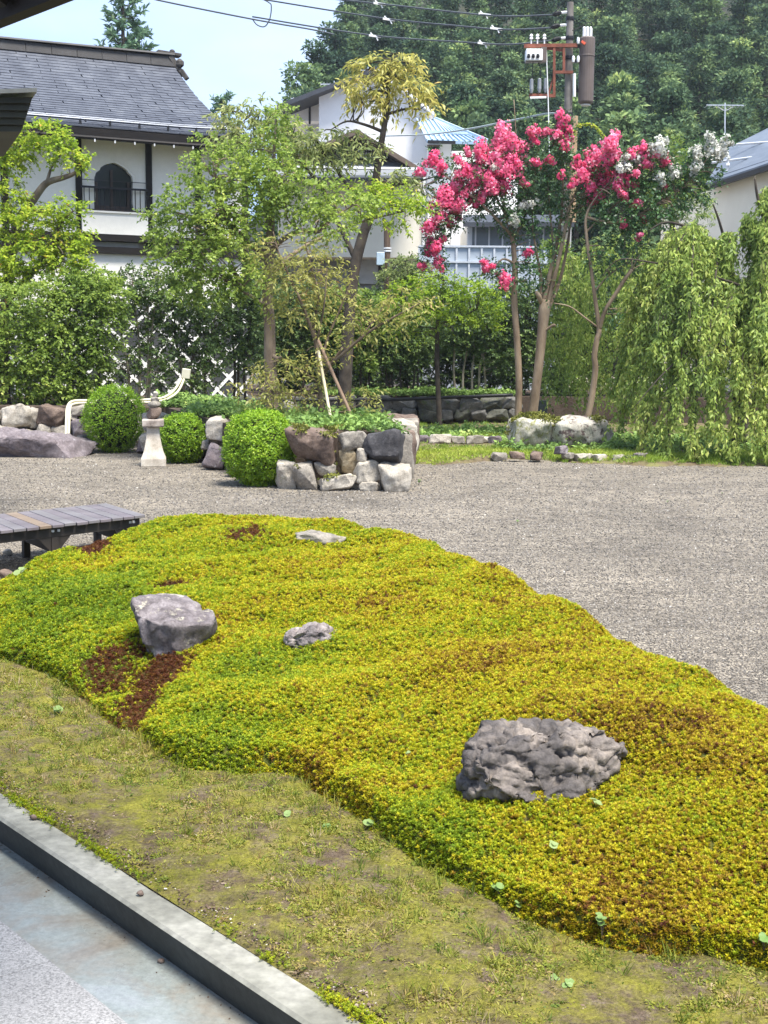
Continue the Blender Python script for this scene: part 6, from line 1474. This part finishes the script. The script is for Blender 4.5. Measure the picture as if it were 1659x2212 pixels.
hedge('dark hedge shrub directly behind the sapling', 34.4, 864, [(620, 610, 640), (650, 640, 650), (680, 690, 660), (705, 700, 680)], [(620, 680, 0, 44, 40), (660, 700, 0, 44, 46), (640, 640, .2, 50, 30), (700, 690, 0, 40, 40), (620, 750, 0, 34, 24), (690, 750, 0, 36, 26)], LM['deep'], 520, tone=.42, tw=60)
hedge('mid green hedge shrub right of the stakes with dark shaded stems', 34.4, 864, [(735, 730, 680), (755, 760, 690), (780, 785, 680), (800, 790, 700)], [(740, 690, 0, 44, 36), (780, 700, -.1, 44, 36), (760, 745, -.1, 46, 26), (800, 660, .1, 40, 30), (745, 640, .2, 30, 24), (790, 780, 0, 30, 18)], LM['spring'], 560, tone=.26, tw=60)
hedge('dark hedge shrub with many thin stems left of the slim maple trunk', 34.5, 864, [(835, 830, 680), (850, 860, 690), (872, 880, 700), (890, 885, 690), (905, 915, 680)], [(840, 700, 0, 44, 34), (890, 705, 0, 40, 34), (865, 745, 0, 44, 24), (910, 740, 0, 30, 24), (850, 780, 0, 34, 14), (900, 780, .1, 24, 14)], LM['deep'], 540, tone=.46, tw=60)
hedge('hedge shrub with pale twisted stems right of the slim maple trunk', 34.6, 862, [(985, 975, 690), (1000, 1015, 700), (1020, 1012, 690), (1035, 1050, 690), (1050, 1040, 710)], [(980, 700, 0, 40, 30), (1030, 690, 0, 44, 34), (1070, 710, 0, 36, 40), (1000, 740, .1, 34, 16), (1060, 760, .1, 30, 18), (1085, 780, .1, 24, 30)], LM['deep'], 480, tone=.5, bark=BST, tw=60)
hedge('deep green hedge shrub behind the left crape myrtle trunks', 34.7, 868, [(1110, 1105, 640), (1130, 1140, 640), (1150, 1150, 640)], [(1110, 660, 0, 44, 50), (1150, 690, 0, 44, 60), (1120, 760, 0, 44, 40), (1170, 770, 0, 40, 50), (1140, 830, 0, 46, 26)], LM['deep'], 540, tone=.38, tw=40)
hedge('hedge shrub in the gap between the crape myrtle trunks', 34.8, 870, [(1210, 1205, 620), (1240, 1245, 620)], [(1215, 620, 0, 46, 60), (1240, 700, 0, 46, 60), (1215, 780, 0, 44, 50), (1250, 820, 0, 50, 40), (1200, 560, 0, 30, 40)], LM['spring'], 620, tone=.3, tw=40)
hedge('last hedge shrub in the shade behind the weeping cherry', 34.8, 872, [(1310, 1310, 620), (1400, 1400, 620)], [(1310, 640, 0, 60, 80), (1400, 640, 0, 70, 90), (1320, 770, 0, 60, 60), (1420, 780, 0, 70, 60), (1520, 650, 0, 70, 90), (1520, 780, 0, 70, 60), (1620, 700, 0, 60, 110)], LM['deep'], 800, L=.11, W=.06, tone=.4, tw=20)
hedge('low pale green bush behind the hedge beside the wooden pole', 37.0, 640, [(880, 880, 580)], [(880, 578, 0, 40, 20), (850, 600, 0, 30, 16), (905, 600, 0, 30, 20)], LM['wispy'], 170, tone=.3, tw=10)
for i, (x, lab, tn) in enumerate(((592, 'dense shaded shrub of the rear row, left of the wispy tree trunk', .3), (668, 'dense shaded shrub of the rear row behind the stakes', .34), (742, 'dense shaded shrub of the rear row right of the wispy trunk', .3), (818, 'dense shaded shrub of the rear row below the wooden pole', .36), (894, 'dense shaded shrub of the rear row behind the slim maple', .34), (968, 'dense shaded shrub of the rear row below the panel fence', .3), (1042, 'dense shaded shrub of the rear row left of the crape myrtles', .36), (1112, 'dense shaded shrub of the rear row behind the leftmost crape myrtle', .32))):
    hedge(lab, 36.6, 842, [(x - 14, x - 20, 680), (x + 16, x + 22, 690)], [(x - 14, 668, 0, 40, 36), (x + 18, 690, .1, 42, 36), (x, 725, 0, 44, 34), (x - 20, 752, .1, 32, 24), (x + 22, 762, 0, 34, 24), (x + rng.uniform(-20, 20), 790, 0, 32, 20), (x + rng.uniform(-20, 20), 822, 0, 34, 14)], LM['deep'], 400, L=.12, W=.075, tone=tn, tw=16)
# slim maple in front of the back wall
garden_tree('slim_maple', 'slim dark trunked maple with layered yellow green leaves before the back wall', 'tree', 32.6, (948, 905),
  [[(950, 925, 0, .07), (947, 860, 0, .066), (944, 780, 0, .06), (945, 710, 0, .055), (950, 665, 0, .045), (956, 625, 0, .03), (960, 600, 0, .01)], [(945, 700, 0, .03), (980, 690, -.2, .022), (1030, 668, -.3, .012)], [(948, 680, 0, .03), (910, 660, -.2, .022), (865, 650, -.3, .012)], [(952, 650, 0, .03), (990, 625, .2, .02), (1030, 620, .3, .01)]],
  [dict(blobs=[(950, 607, 32.5, 50, 14), (900, 622, 32.4, 44, 14), (1000, 622, 32.4, 50, 16), (880, 645, 32.3, 50, 14), (950, 645, 32.2, 50, 16), (1020, 650, 32.3, 50, 18), (910, 672, 32.2, 50, 12), (980, 678, 32.2, 40, 14), (1050, 620, 32.5, 30, 16), (880, 715, 32.4, 40, 12), (1050, 680, 32.4, 30, 16)], n=560, k=11, L=.10, W=.045, mat=LM['maple'], tl=.34, tone=.36, upn=1.3, droop=.3, tw=60)], BARKD)
# conifer behind the white blossom
garden_tree('conifer_shrub', 'rounded bright green conifer behind the white crape myrtle flowers', 'conifer', 33.5, (1450, 870),
  [[(1450, 875, 0, .12), (1450, 700, 0, .1), (1452, 500, 0, .07), (1455, 320, 0, .02)]],
  [dict(blobs=[(1455, 325, 33.5, 26, 26), (1448, 360, 33.4, 40, 30), (1465, 410, 33.3, 56, 36), (1495, 460, 33.2, 46, 36), (1430, 450, 33.3, 46, 36)], n=420, k=14, L=.12, W=.02, mat=LM['spring'], tl=.2, tone=.36, jit=.7, droop=-.2, tw=20)], BARKD)

# ---- clipped azaleas ------------------------------------------------------------
def azalea(label, px, ytop, ybase, Y, hw, tone, n, sq=2.4):
    base = zpt(px, ybase, Y, 0.0); top = at(px, ytop, Y); k = 1 / ppm(Y); Hh = top.z; r = hw * k
    t = thing('clipped_azalea', label, 'bush', tuple(base), 'clipped round azaleas'); u = nrm(rng.normal(0, 1, (n, 3)))
    s = (np.abs(u) ** sq).sum(1) ** (-1 / sq); P = u * s[:, None] * np.where(rng.random((n, 1)) < .04, rng.uniform(1.0, 1.08, (n, 1)), rng.uniform(.88, 1.0, (n, 1))); 
    bumps = np.array([1 + .10 * noise.noise(Vector(q) * 2.6 + Vector((px, 0, 0))) + .03 * noise.noise(Vector(q) * 7) for q in P]); P *= bumps[:, None]
    taper = 1 - .16 * np.clip(-P[:, 2], 0, 1) ** 2
    C = np.stack([base.x + P[:, 0] * r * taper, base.y + P[:, 1] * r * taper, Hh * .5 + P[:, 2] * Hh * .5], 1)
    ax = u + rng.normal(0, .45, (n, 3)) + [0, 0, .35]
    Pq, D, N = spray(C, ax, .05, 7, .55, 0.0, .3, .8); N = N * .6 + np.repeat(u, 7, 0)
    L = rng.uniform(.022, .045, len(Pq)); tn = np.repeat(np.clip(tone + rng.normal(0, .1, n) + .14 * (bumps - 1) / .05 * .5, 0, 1), 7) + rng.normal(0, .12, len(Pq))
    o = put('foliage', leaf_mesh('foliage', Pq, D, N, L, L * .5, tn, LM['azalea']), t); o['kind'] = 'stuff'
    mb = MB()
    for i in range(60):
        a, z = rng.uniform(0, 6.28), rng.uniform(.15, .92); q = Vector((base.x + math.cos(a) * r * .8 * rng.random(), base.y + math.sin(a) * r * .8 * rng.random(), Hh * z)); s_ = Vector((base.x + rng.normal(0, .06), base.y + rng.normal(0, .06), 0)); mb.tube([s_, s_.lerp(q, .5) + Vector((0, 0, .05)), q], [.014, .01, .004], 4, 2, cap=False)
    mb.build('branches', BARKD, t)
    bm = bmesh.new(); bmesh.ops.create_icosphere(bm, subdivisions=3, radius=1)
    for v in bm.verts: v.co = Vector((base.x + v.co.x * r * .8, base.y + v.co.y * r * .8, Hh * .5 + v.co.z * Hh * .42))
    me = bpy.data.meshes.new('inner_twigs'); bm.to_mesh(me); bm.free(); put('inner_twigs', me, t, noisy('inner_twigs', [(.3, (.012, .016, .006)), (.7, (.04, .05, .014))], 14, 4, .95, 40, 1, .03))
azalea('largest clipped round azalea, at the left behind the stone pedestal', 249, 836, 966, 24.3, 62, .50, 2600)
azalea('smallest clipped round azalea, just right of the stone pedestal', 394, 897, 1005, 22.2, 46, .50, 2100)
azalea('brightest clipped round azalea, nearest, in front of the planting bed', 560, 891, 1046, 18.7, 71, .56, 4200)

# ---- crape myrtles ----------------------------------------------------------------
PINK = leafmat('pink_petals', [(0, (.80, .07, .21)), (.4, (.96, .17, .36)), (.75, (.98, .32, .48)), (1, (.98, .64, .72))], .5, .6, spec=.15)
WHT = leafmat('white_petals', [(0, (.42, .42, .33)), (.5, (.74, .73, .66)), (1, (.82, .82, .78))], .35, .6, spec=.15)
def put_k(name, me, parent, m, kind):
    o = put(name, me, parent); o['kind'] = kind; return o
def cluster(t, px, py, r, Y, m, sub=None):
    LP[t.name].append((at(px, py, Y + .12), r / ppm(Y)))
    k = 1 / ppm(Y); R_ = r * k * 1.02; c = at(px, py, Y); n = int(max(40, 420 * (r / 20) ** 2)); nn = nrm(rng.normal(0, 1, (n, 3))); lob = nrm(rng.normal(0, 1, (6, 3)))
    dot = (nn @ lob.T).max(1); rad = (.5 + .75 * np.clip(dot, 0, 1) ** 5) * rng.random(n) ** .45 * 1.12; up = Vector((rng.normal(0, .3), rng.normal(0, .3), 1)).normalized()
    P = np.array(tuple(c)) + nn * rad[:, None] * R_ * np.array([.95, .95, 1.15]); hz_ = (P[:, 2] - c.z) / R_; P[:, :2] = np.array(tuple(c))[:2] + (P[:, :2] - np.array(tuple(c))[:2]) * (1.08 - .34 * np.clip(hz_, -1, 1))[:, None]; D = nrm(np.cross(nn, rng.normal(0, 1, (n, 3)))) ; N = nn + rng.normal(0, .45, (n, 3))
    L = rng.uniform(.04, .08, n); bt = rng.normal(.52, .1)
    return put_k('flower_cluster', leaf_mesh('flower_cluster', P, D, N, L, L * .85, bt + rng.normal(0, .18, n), m, fold=.3), t, None, 'stuff')
FL = [(935, 345, 17), (952, 362, 13), (905, 372, 9), (1040, 322, 20), (1085, 300, 27), (1112, 322, 25), (1075, 345, 28), (1102, 362, 22), (1148, 284, 12), (1152, 300, 9), (1005, 370, 15), (1024, 392, 20), (985, 402, 23), (962, 430, 26), (985, 446, 22), (945, 465, 19), (928, 490, 17), (966, 418, 20), (942, 533, 15), (925, 545, 12), (945, 570, 13), (958, 515, 9), (930, 520, 8), (1020, 430, 14), (1060, 395, 19), (1088, 402, 16), (1050, 580, 13), (1090, 606, 16), (1062, 372, 16), (1040, 345, 14), (990, 345, 10), (1010, 325, 8), (915, 575, 8), (972, 475, 10), (1045, 420, 12), (1030, 366, 14),
      (1210, 252, 14), (1215, 274, 15), (1178, 284, 10), (1220, 296, 17), (1203, 300, 11), (1277, 350, 20), (1320, 312, 21), (1326, 332, 16), (1296, 342, 22), (1288, 380, 26), (1262, 378, 17), (1248, 352, 12), (1305, 372, 18), (1300, 424, 12), (1278, 402, 15), (1143, 545, 8), (1276, 434, 9), (1188, 345, 9), (1212, 380, 8), (1130, 395, 9), (1160, 352, 8), (1240, 395, 9), (1225, 318, 9), (1296, 405, 10),
      (1366, 336, 13), (1390, 336, 16), (1392, 318, 9), (1362, 400, 16), (1335, 402, 14), (1350, 415, 11), (1438, 345, 11), (1375, 440, 10), (1378, 514, 7), (1428, 404, 8), (1344, 374, 12), (1396, 356, 10), (1420, 332, 8), (1318, 345, 12), (1345, 350, 9), (1352, 428, 8), (1390, 470, 6), (1347, 486, 6), (1375, 375, 8)]
FW = [(1424, 318, 17), (1432, 330, 12), (1345, 345, 11), (1374, 344, 13), (1338, 363, 9), (1356, 362, 9), (1460, 370, 13), (1450, 377, 9), (1425, 382, 10), (1430, 395, 8), (1537, 305, 14), (1543, 325, 15), (1505, 328, 11), (1564, 308, 13), (1562, 328, 12), (1508, 345, 9), (1503, 362, 11), (1500, 374, 9), (1109, 470, 10), (1108, 480, 7), (1145, 440, 9), (1128, 445, 8), (1160, 436, 7), (1068, 362, 8), (1552, 340, 9)]
CY_ = 28.0
from collections import defaultdict
LP = defaultdict(list)
t1 = garden_tree('crape_myrtle', 'leftmost crape myrtle with hanging deep pink blossom and a straight slim trunk', 'tree', CY_, (1119, 930),
  [[(1120, 950, 0, .085), (1119, 900, 0, .078), (1121, 830, 0, .074), (1117, 740, 0, .072), (1111, 650, 0, .068), (1112, 580, 0, .06), (1106, 510, 0, .05), (1090, 450, 0, .036), (1075, 380, 0, .024), (1080, 320, 0, .012)], [(1106, 510, 0, .036), (1060, 460, -.2, .028), (1010, 420, -.3, .022), (960, 440, -.4, .012), (940, 520, -.4, .007)], [(1112, 570, 0, .03), (1085, 560, -.2, .02), (1060, 590, -.2, .008)], [(1108, 520, 0, .03), (1140, 440, .2, .024), (1120, 350, .2, .015), (1110, 215, .2, .006)], [(1010, 420, -.3, .02), (950, 370, -.3, .014), (920, 350, -.3, .007)], [(1100, 480, 0, .026), (1060, 400, .2, .02), (1040, 330, .2, .008)]],
  [dict(blobs=[(1000, 380, 28, 60, 30), (950, 460, 27.8, 36, 46), (940, 540, 27.8, 20, 40), (1060, 400, 28, 60, 50), (1100, 440, 28, 50, 40), (1120, 480, 28, 40, 30), (1060, 590, 27.8, 36, 16), (1110, 590, 27.8, 40, 24), (1130, 560, 27.9, 30, 20), (1090, 340, 28.1, 50, 40), (1140, 500, 28, 26, 26), (1010, 450, 28, 40, 26), (1112, 240, 28.2, 8, 22)], n=620, k=9, L=.075, W=.045, mat=LM['crape'], tl=.26, tone=.5, jit=.6, tw=110)], BARKL, 'crape myrtles in bloom')
t2 = garden_tree('crape_myrtle', 'middle crape myrtle, thickest trunk, pollarded with a sheaf of upright branches', 'tree', CY_, (1152, 930),
  [[(1144, 950, 0, .11), (1150, 900, 0, .105), (1158, 840, 0, .1), (1166, 770, 0, .1), (1172, 710, 0, .11), (1176, 670, 0, .13), (1180, 648, 0, .1)], [(1172, 668, 0, .06), (1186, 600, 0, .05), (1200, 540, .1, .042), (1212, 470, .1, .034), (1216, 400, .1, .02), (1212, 290, .1, .008)], [(1182, 664, 0, .055), (1202, 580, -.1, .045), (1220, 500, -.1, .036), (1232, 440, -.1, .024), (1270, 370, -.1, .01)], [(1184, 668, 0, .045), (1208, 610, .1, .036), (1224, 540, .1, .03), (1240, 460, .2, .02), (1300, 340, .2, .008)], [(1170, 665, 0, .045), (1168, 600, .1, .034), (1158, 540, .1, .026), (1150, 470, .1, .016), (1160, 330, .1, .007)], [(1170, 720, 0, .035), (1186, 708, -.1, .03), (1196, 702, -.15, .03), (1200, 705, -.15, .018)], [(1178, 655, 0, .04), (1195, 560, .2, .03), (1190, 480, .2, .02), (1180, 360, .2, .008)], [(1170, 655, 0, .05), (1164, 640, -.1, .055), (1158, 630, -.12, .03)]],
  [dict(blobs=[(1180, 350, 28, 60, 50), (1230, 390, 28.1, 60, 60), (1180, 450, 28, 44, 44), (1250, 440, 28, 50, 30), (1290, 350, 28, 40, 44), (1180, 520, 28, 30, 30), (1150, 400, 28.2, 40, 50), (1215, 300, 28, 26, 30), (1155, 590, 28, 36, 22), (1300, 420, 28, 40, 30), (1185, 620, 27.8, 30, 16)], n=620, k=9, L=.075, W=.045, mat=LM['crape'], tl=.26, tone=.5, jit=.6, tw=110)], BARKL, 'crape myrtles in bloom')
t3 = garden_tree('crape_myrtle', 'rightmost crape myrtle with crooked forked trunk and white as well as pink blossom', 'tree', 27.4, (1268, 930),
  [[(1258, 950, 0, .075), (1268, 905, 0, .07), (1278, 860, 0, .068), (1286, 800, 0, .064), (1284, 770, 0, .06), (1289, 735, 0, .06), (1294, 712, 0, .055), (1286, 650, 0, .042), (1278, 590, 0, .036), (1268, 520, 0, .034), (1266, 470, 0, .03), (1285, 430, 0, .02), (1330, 380, 0, .01)], [(1294, 712, 0, .05), (1308, 670, -.1, .044), (1330, 635, -.15, .042), (1352, 600, -.2, .04), (1365, 583, -.2, .04)], [(1292, 708, 0, .02), (1262, 685, -.1, .018), (1230, 662, -.1, .014), (1196, 655, -.1, .008)], [(1283, 632, 0, .02), (1310, 600, .1, .016), (1350, 570, .1, .01)], [(1268, 470, 0, .03), (1340, 480, -.2, .024), (1420, 440, -.2, .02), (1480, 400, -.2, .014), (1545, 320, -.2, .007)], [(1267, 500, 0, .024), (1320, 450, .2, .02), (1390, 390, .2, .014), (1425, 330, .2, .007)]],
  [dict(blobs=[(1340, 380, 27.4, 50, 40), (1400, 370, 27.4, 50, 40), (1350, 450, 27.2, 56, 40), (1420, 430, 27.2, 60, 36), (1480, 415, 27.3, 50, 34), (1400, 480, 27.3, 50, 30), (1330, 490, 27.3, 40, 30), (1500, 380, 27.3, 30, 34), (1540, 355, 27.3, 26, 24), (1310, 560, 27.4, 40, 30), (1390, 545, 27.3, 46, 26), (1340, 680, 27.3, 30, 14), (1320, 690, 27.3, 24, 12), (1460, 350, 27.5, 30, 22)], n=820, k=9, L=.075, W=.045, mat=LM['crape'], tl=.26, tone=.5, jit=.6, tw=130)], BARKL, 'crape myrtles in bloom')
for L_, m in ((FL, PINK), (FW, WHT)):
    for px, py, r in L_:
        t = t1 if px < 1135 else t2 if px < 1312 else t3
        cluster(t, px, py, r, (27.4 if t is t3 else 28.0) - rng.uniform(.15, .5), m)
        for _ in range(2 if r > 10 else 1):   # loose sprays of the same blossom round it
            a = rng.uniform(0, 6.28); cluster(t, px + math.cos(a) * r * 1.15, py + math.sin(a) * r * 1.1, max(5, r * .38), (27.4 if t is t3 else 28.0) - rng.uniform(0, .5), m)
for t in (t1, t2, t3):
    C = np.concatenate([np.array(tuple(c)) + nrm(rng.normal(0, 1, (7, 3))) * rng.uniform(.7, 1.35, (7, 1)) * max(r, .09) for c, r in LP[t.name]]); ax = rng.normal(0, 1, C.shape) + [0, -.2, .3]
    P, D, N = spray(C, ax, .16, 5, .6, .1, .7); L = .07 * rng.uniform(.6, 1.2, len(P)); o = put('leafy_twigs', leaf_mesh('leafy_twigs', P, D, N, L, L * .6, rng.normal(.55, .2, len(P)), LM['crape']), t); o['kind'] = 'stuff'
# arching vine shoot from the pole, bare twigs
t = MB(); vp = [at(1238, 300, 29), at(1246, 276, 29), at(1270, 268, 29), at(1290, 278, 29), at(1312, 304, 29)]; t.tube(vp, [.02, .016, .008], 6, 5)
vo = thing('arching_shoot', 'long arching leafy shoot curving over beside the pole above the blossom', 'shoot', tuple(vp[0])); t.build('stem', TWIG, vo)
q = np.array([tuple(p) for p in catmull(vp, 12)]); P, D, N = spray(q, np.gradient(q, axis=0), .08, 6, .6, .1, .7); put('leaves', leaf_mesh('leaves', P, D, N, .055, .035, rng.normal(.7, .15, len(P)), LM['maple']), vo)['kind'] = 'stuff'

# ---- weeping cherry ---------------------------------------------------------------
WC = 24.6
wt = thing('weeping_cherry', 'big weeping tree hanging curtains of light green leaves to the ground at right', 'tree', (at(1595, 935, WC).x, WC, 0))
mb = MB()
for lb in ([(1588, 960, 0, .085), (1590, 880, 0, .08), (1594, 800, 0, .075), (1598, 700, 0, .07), (1620, 600, .2, .06), (1660, 500, .3, .05), (1720, 420, .3, .03)], [(1606, 955, .2, .08), (1608, 860, .2, .075), (1612, 780, .2, .07), (1600, 660, .2, .06), (1560, 560, .2, .05), (1500, 500, .2, .036), (1440, 480, .2, .02), (1400, 500, .2, .01)],
           [(1700, 760, -.6, .06), (1655, 680, -.8, .05), (1625, 640, -.9, .042), (1600, 618, -1, .03), (1550, 600, -1.1, .015)], [(1600, 700, .2, .05), (1540, 640, -.3, .036), (1480, 640, -.8, .024), (1430, 690, -1, .012)], [(1600, 760, 0, .04), (1520, 740, -1, .024), (1440, 800, -1.6, .014), (1370, 880, -1.8, .006)], [(1560, 560, .2, .03), (1440, 570, 0, .02), (1340, 560, 0, .012), (1300, 600, 0, .006)], [(1600, 660, 0, .04), (1560, 500, -.5, .025), (1540, 440, -.6, .012)], [(1680, 560, -.6, .05), (1640, 440, -.8, .03), (1630, 380, -.8, .012)]):
    mb.tube([at(x, y, WC + d) for x, y, d, r in lb], [r for *_, r in lb], 8, 5)
ENV = [(1185, 560, 870), (1230, 540, 885), (1300, 520, 900), (1340, 505, 915), (1400, 490, 950), (1450, 480, 985), (1500, 470, 1000), (1560, 470, 1000), (1600, 450, 1002), (1640, 385, 1003), (1680, 350, 1004), (1800, 310, 1004)]
ex, e0_, e1_ = map(np.array, zip(*ENV))
C, A_, Lg, Tn, twg = [], [], [], [], 0
def strand(p, ln, twig, sd=(-.2, -.25)):
    d = Vector((sd[0] + rng.normal(0, .22), sd[1] + rng.normal(0, .2), -1)).normalized(); arc = Vector((rng.normal(-.2, .4), -.4 + rng.normal(0, .3), .3)).normalized()
    ln = min(ln, max(.1, p.z - .12)); pts = [p - d * .03, p + arc * .1 * ln + d * .15 * ln, p + arc * .16 * ln + d * .55 * ln, p + arc * .14 * ln + d * ln]
    if twig: mb.tube(pts, [.006, .004, .002], 3, 2, cap=False)
    cc = catmull(pts, 4)
    for q0, q1 in zip(cc[:-1], cc[1:]): C.append(tuple(q0)); A_.append(tuple(q1 - q0)); Lg.append((q1 - q0).length * 1.05)
roots = [(1600, 600, 24.6), (1560, 560, 24.7), (1640, 560, 24.6), (1680, 480, 24.6), (1500, 510, 24.8), (1620, 660, 24.2)]
ENDS = [(1345, 900, 24.6), (1370, 820, 24.0), (1395, 940, 23.4), (1420, 760, 23.2), (1440, 985, 22.9), (1465, 880, 22.8), (1490, 700, 23.0), (1500, 985, 22.7), (1525, 820, 22.6), (1545, 940, 22.6), (1560, 700, 22.8), (1590, 985, 22.6), (1600, 830, 22.5), (1630, 930, 22.5), (1640, 720, 22.6), (1655, 990, 22.5), (1670, 830, 22.5), (1700, 900, 22.6), (1730, 760, 22.8), (1760, 960, 22.8),
        (1360, 650, 25.2), (1400, 580, 25.0), (1440, 540, 24.6), (1480, 600, 23.8), (1530, 540, 24.0), (1580, 540, 23.6), (1640, 500, 23.4), (1690, 600, 23.2), (1655, 600, 23.0), (1600, 640, 23.2), (1350, 760, 25.6), (1410, 870, 25.0), (1470, 790, 24.8), (1540, 880, 25.4), (1620, 800, 25.4), (1690, 700, 25.6), (1420, 680, 26.2), (1520, 700, 26.4), (1330, 840, 26.0), (1390, 720, 24.2), (1650, 430, 23.8), (1700, 420, 23.8), (1610, 480, 24.0), (1665, 520, 22.9), (1740, 520, 23.2)]
for k_, (px, y, Y) in enumerate(ENDS):
    b_ = min(roots, key=lambda r_: abs(r_[0] - px) + .4 * abs(r_[1] - y) + rng.uniform(0, 50)); a0 = at(*b_); e_ = at(px, y, Y); e_.z = max(e_.z, .14); L0 = (e_ - a0).length
    m1 = a0.lerp(e_, .38) + Vector((0, 0, .26 * L0)); m2 = a0.lerp(e_, .74) + Vector((0, 0, .20 * L0)); br = catmull([a0, m1, m2, e_], 14)
    mb.tube(br[::3] + [br[-1]], [.03, .02, .012, .004], 5, 1, cap=False)
    ns = int(13 + 18 * L0)
    for s_ in range(ns):
        t_ = .25 + .75 * (s_ + rng.random()) / ns; p = br[min(int(t_ * (len(br) - 1)), len(br) - 1)] + Vector(rng.normal(0, .10, 3)) * Vector((1, 1, .5)).length * .5
        strand(p, rng.uniform(.28, .85) * (1.1 - .45 * t_), s_ % 2 == 0, ((e_.x - a0.x) * .16, (e_.y - a0.y) * .10))
for i in range(430):      # the thinner, shaded side behind the crape myrtles
    px = rng.uniform(1185, 1400); top, bot = np.interp(px, ex, e0_), np.interp(px, ex, e1_); p = at(px, top + (bot - top) * rng.random() * .85, rng.uniform(28.8, 30.2))
    strand(p, rng.uniform(.4, .9), i % 3 == 0)
C, A_, Lg = np.array(C), np.array(A_), np.array(Lg)
P, D, N = spray(C, A_, Lg, 2, .5, .12, .35, .85); D[:, 2] -= .6; N[:, 1] -= .5
L = rng.uniform(.07, .128, len(P))
o = put('crown', leaf_mesh('crown', P, D, N, L, L * .36, tones(P, .5, .17, .4, .9), LM['cherry']), wt); o['kind'] = 'stuff'
mb.build('trunk', BARKD, wt, smooth=True)
print('cherry leaves', len(P), 'cedars', ci)

# ================================================================== HAZE
b = MB(); b.box((10, 85, 44), (236, 200, 90.4))
m = bpy.data.materials.new('thin_haze'); m.use_nodes = True; n = m.node_tree
n.nodes.remove(n.nodes['Principled BSDF']); pv = n.nodes.new('ShaderNodeVolumePrincipled'); pv.inputs['Color'].default_value = (.86, .93, 1.0, 1); pv.inputs['Density'].default_value = .00035; pv.inputs['Anisotropy'].default_value = .2
n.links.new(pv.outputs[0], n.nodes['Material Output'].inputs['Volume'])
o = b.build('haze', m); o['kind'] = 'stuff'
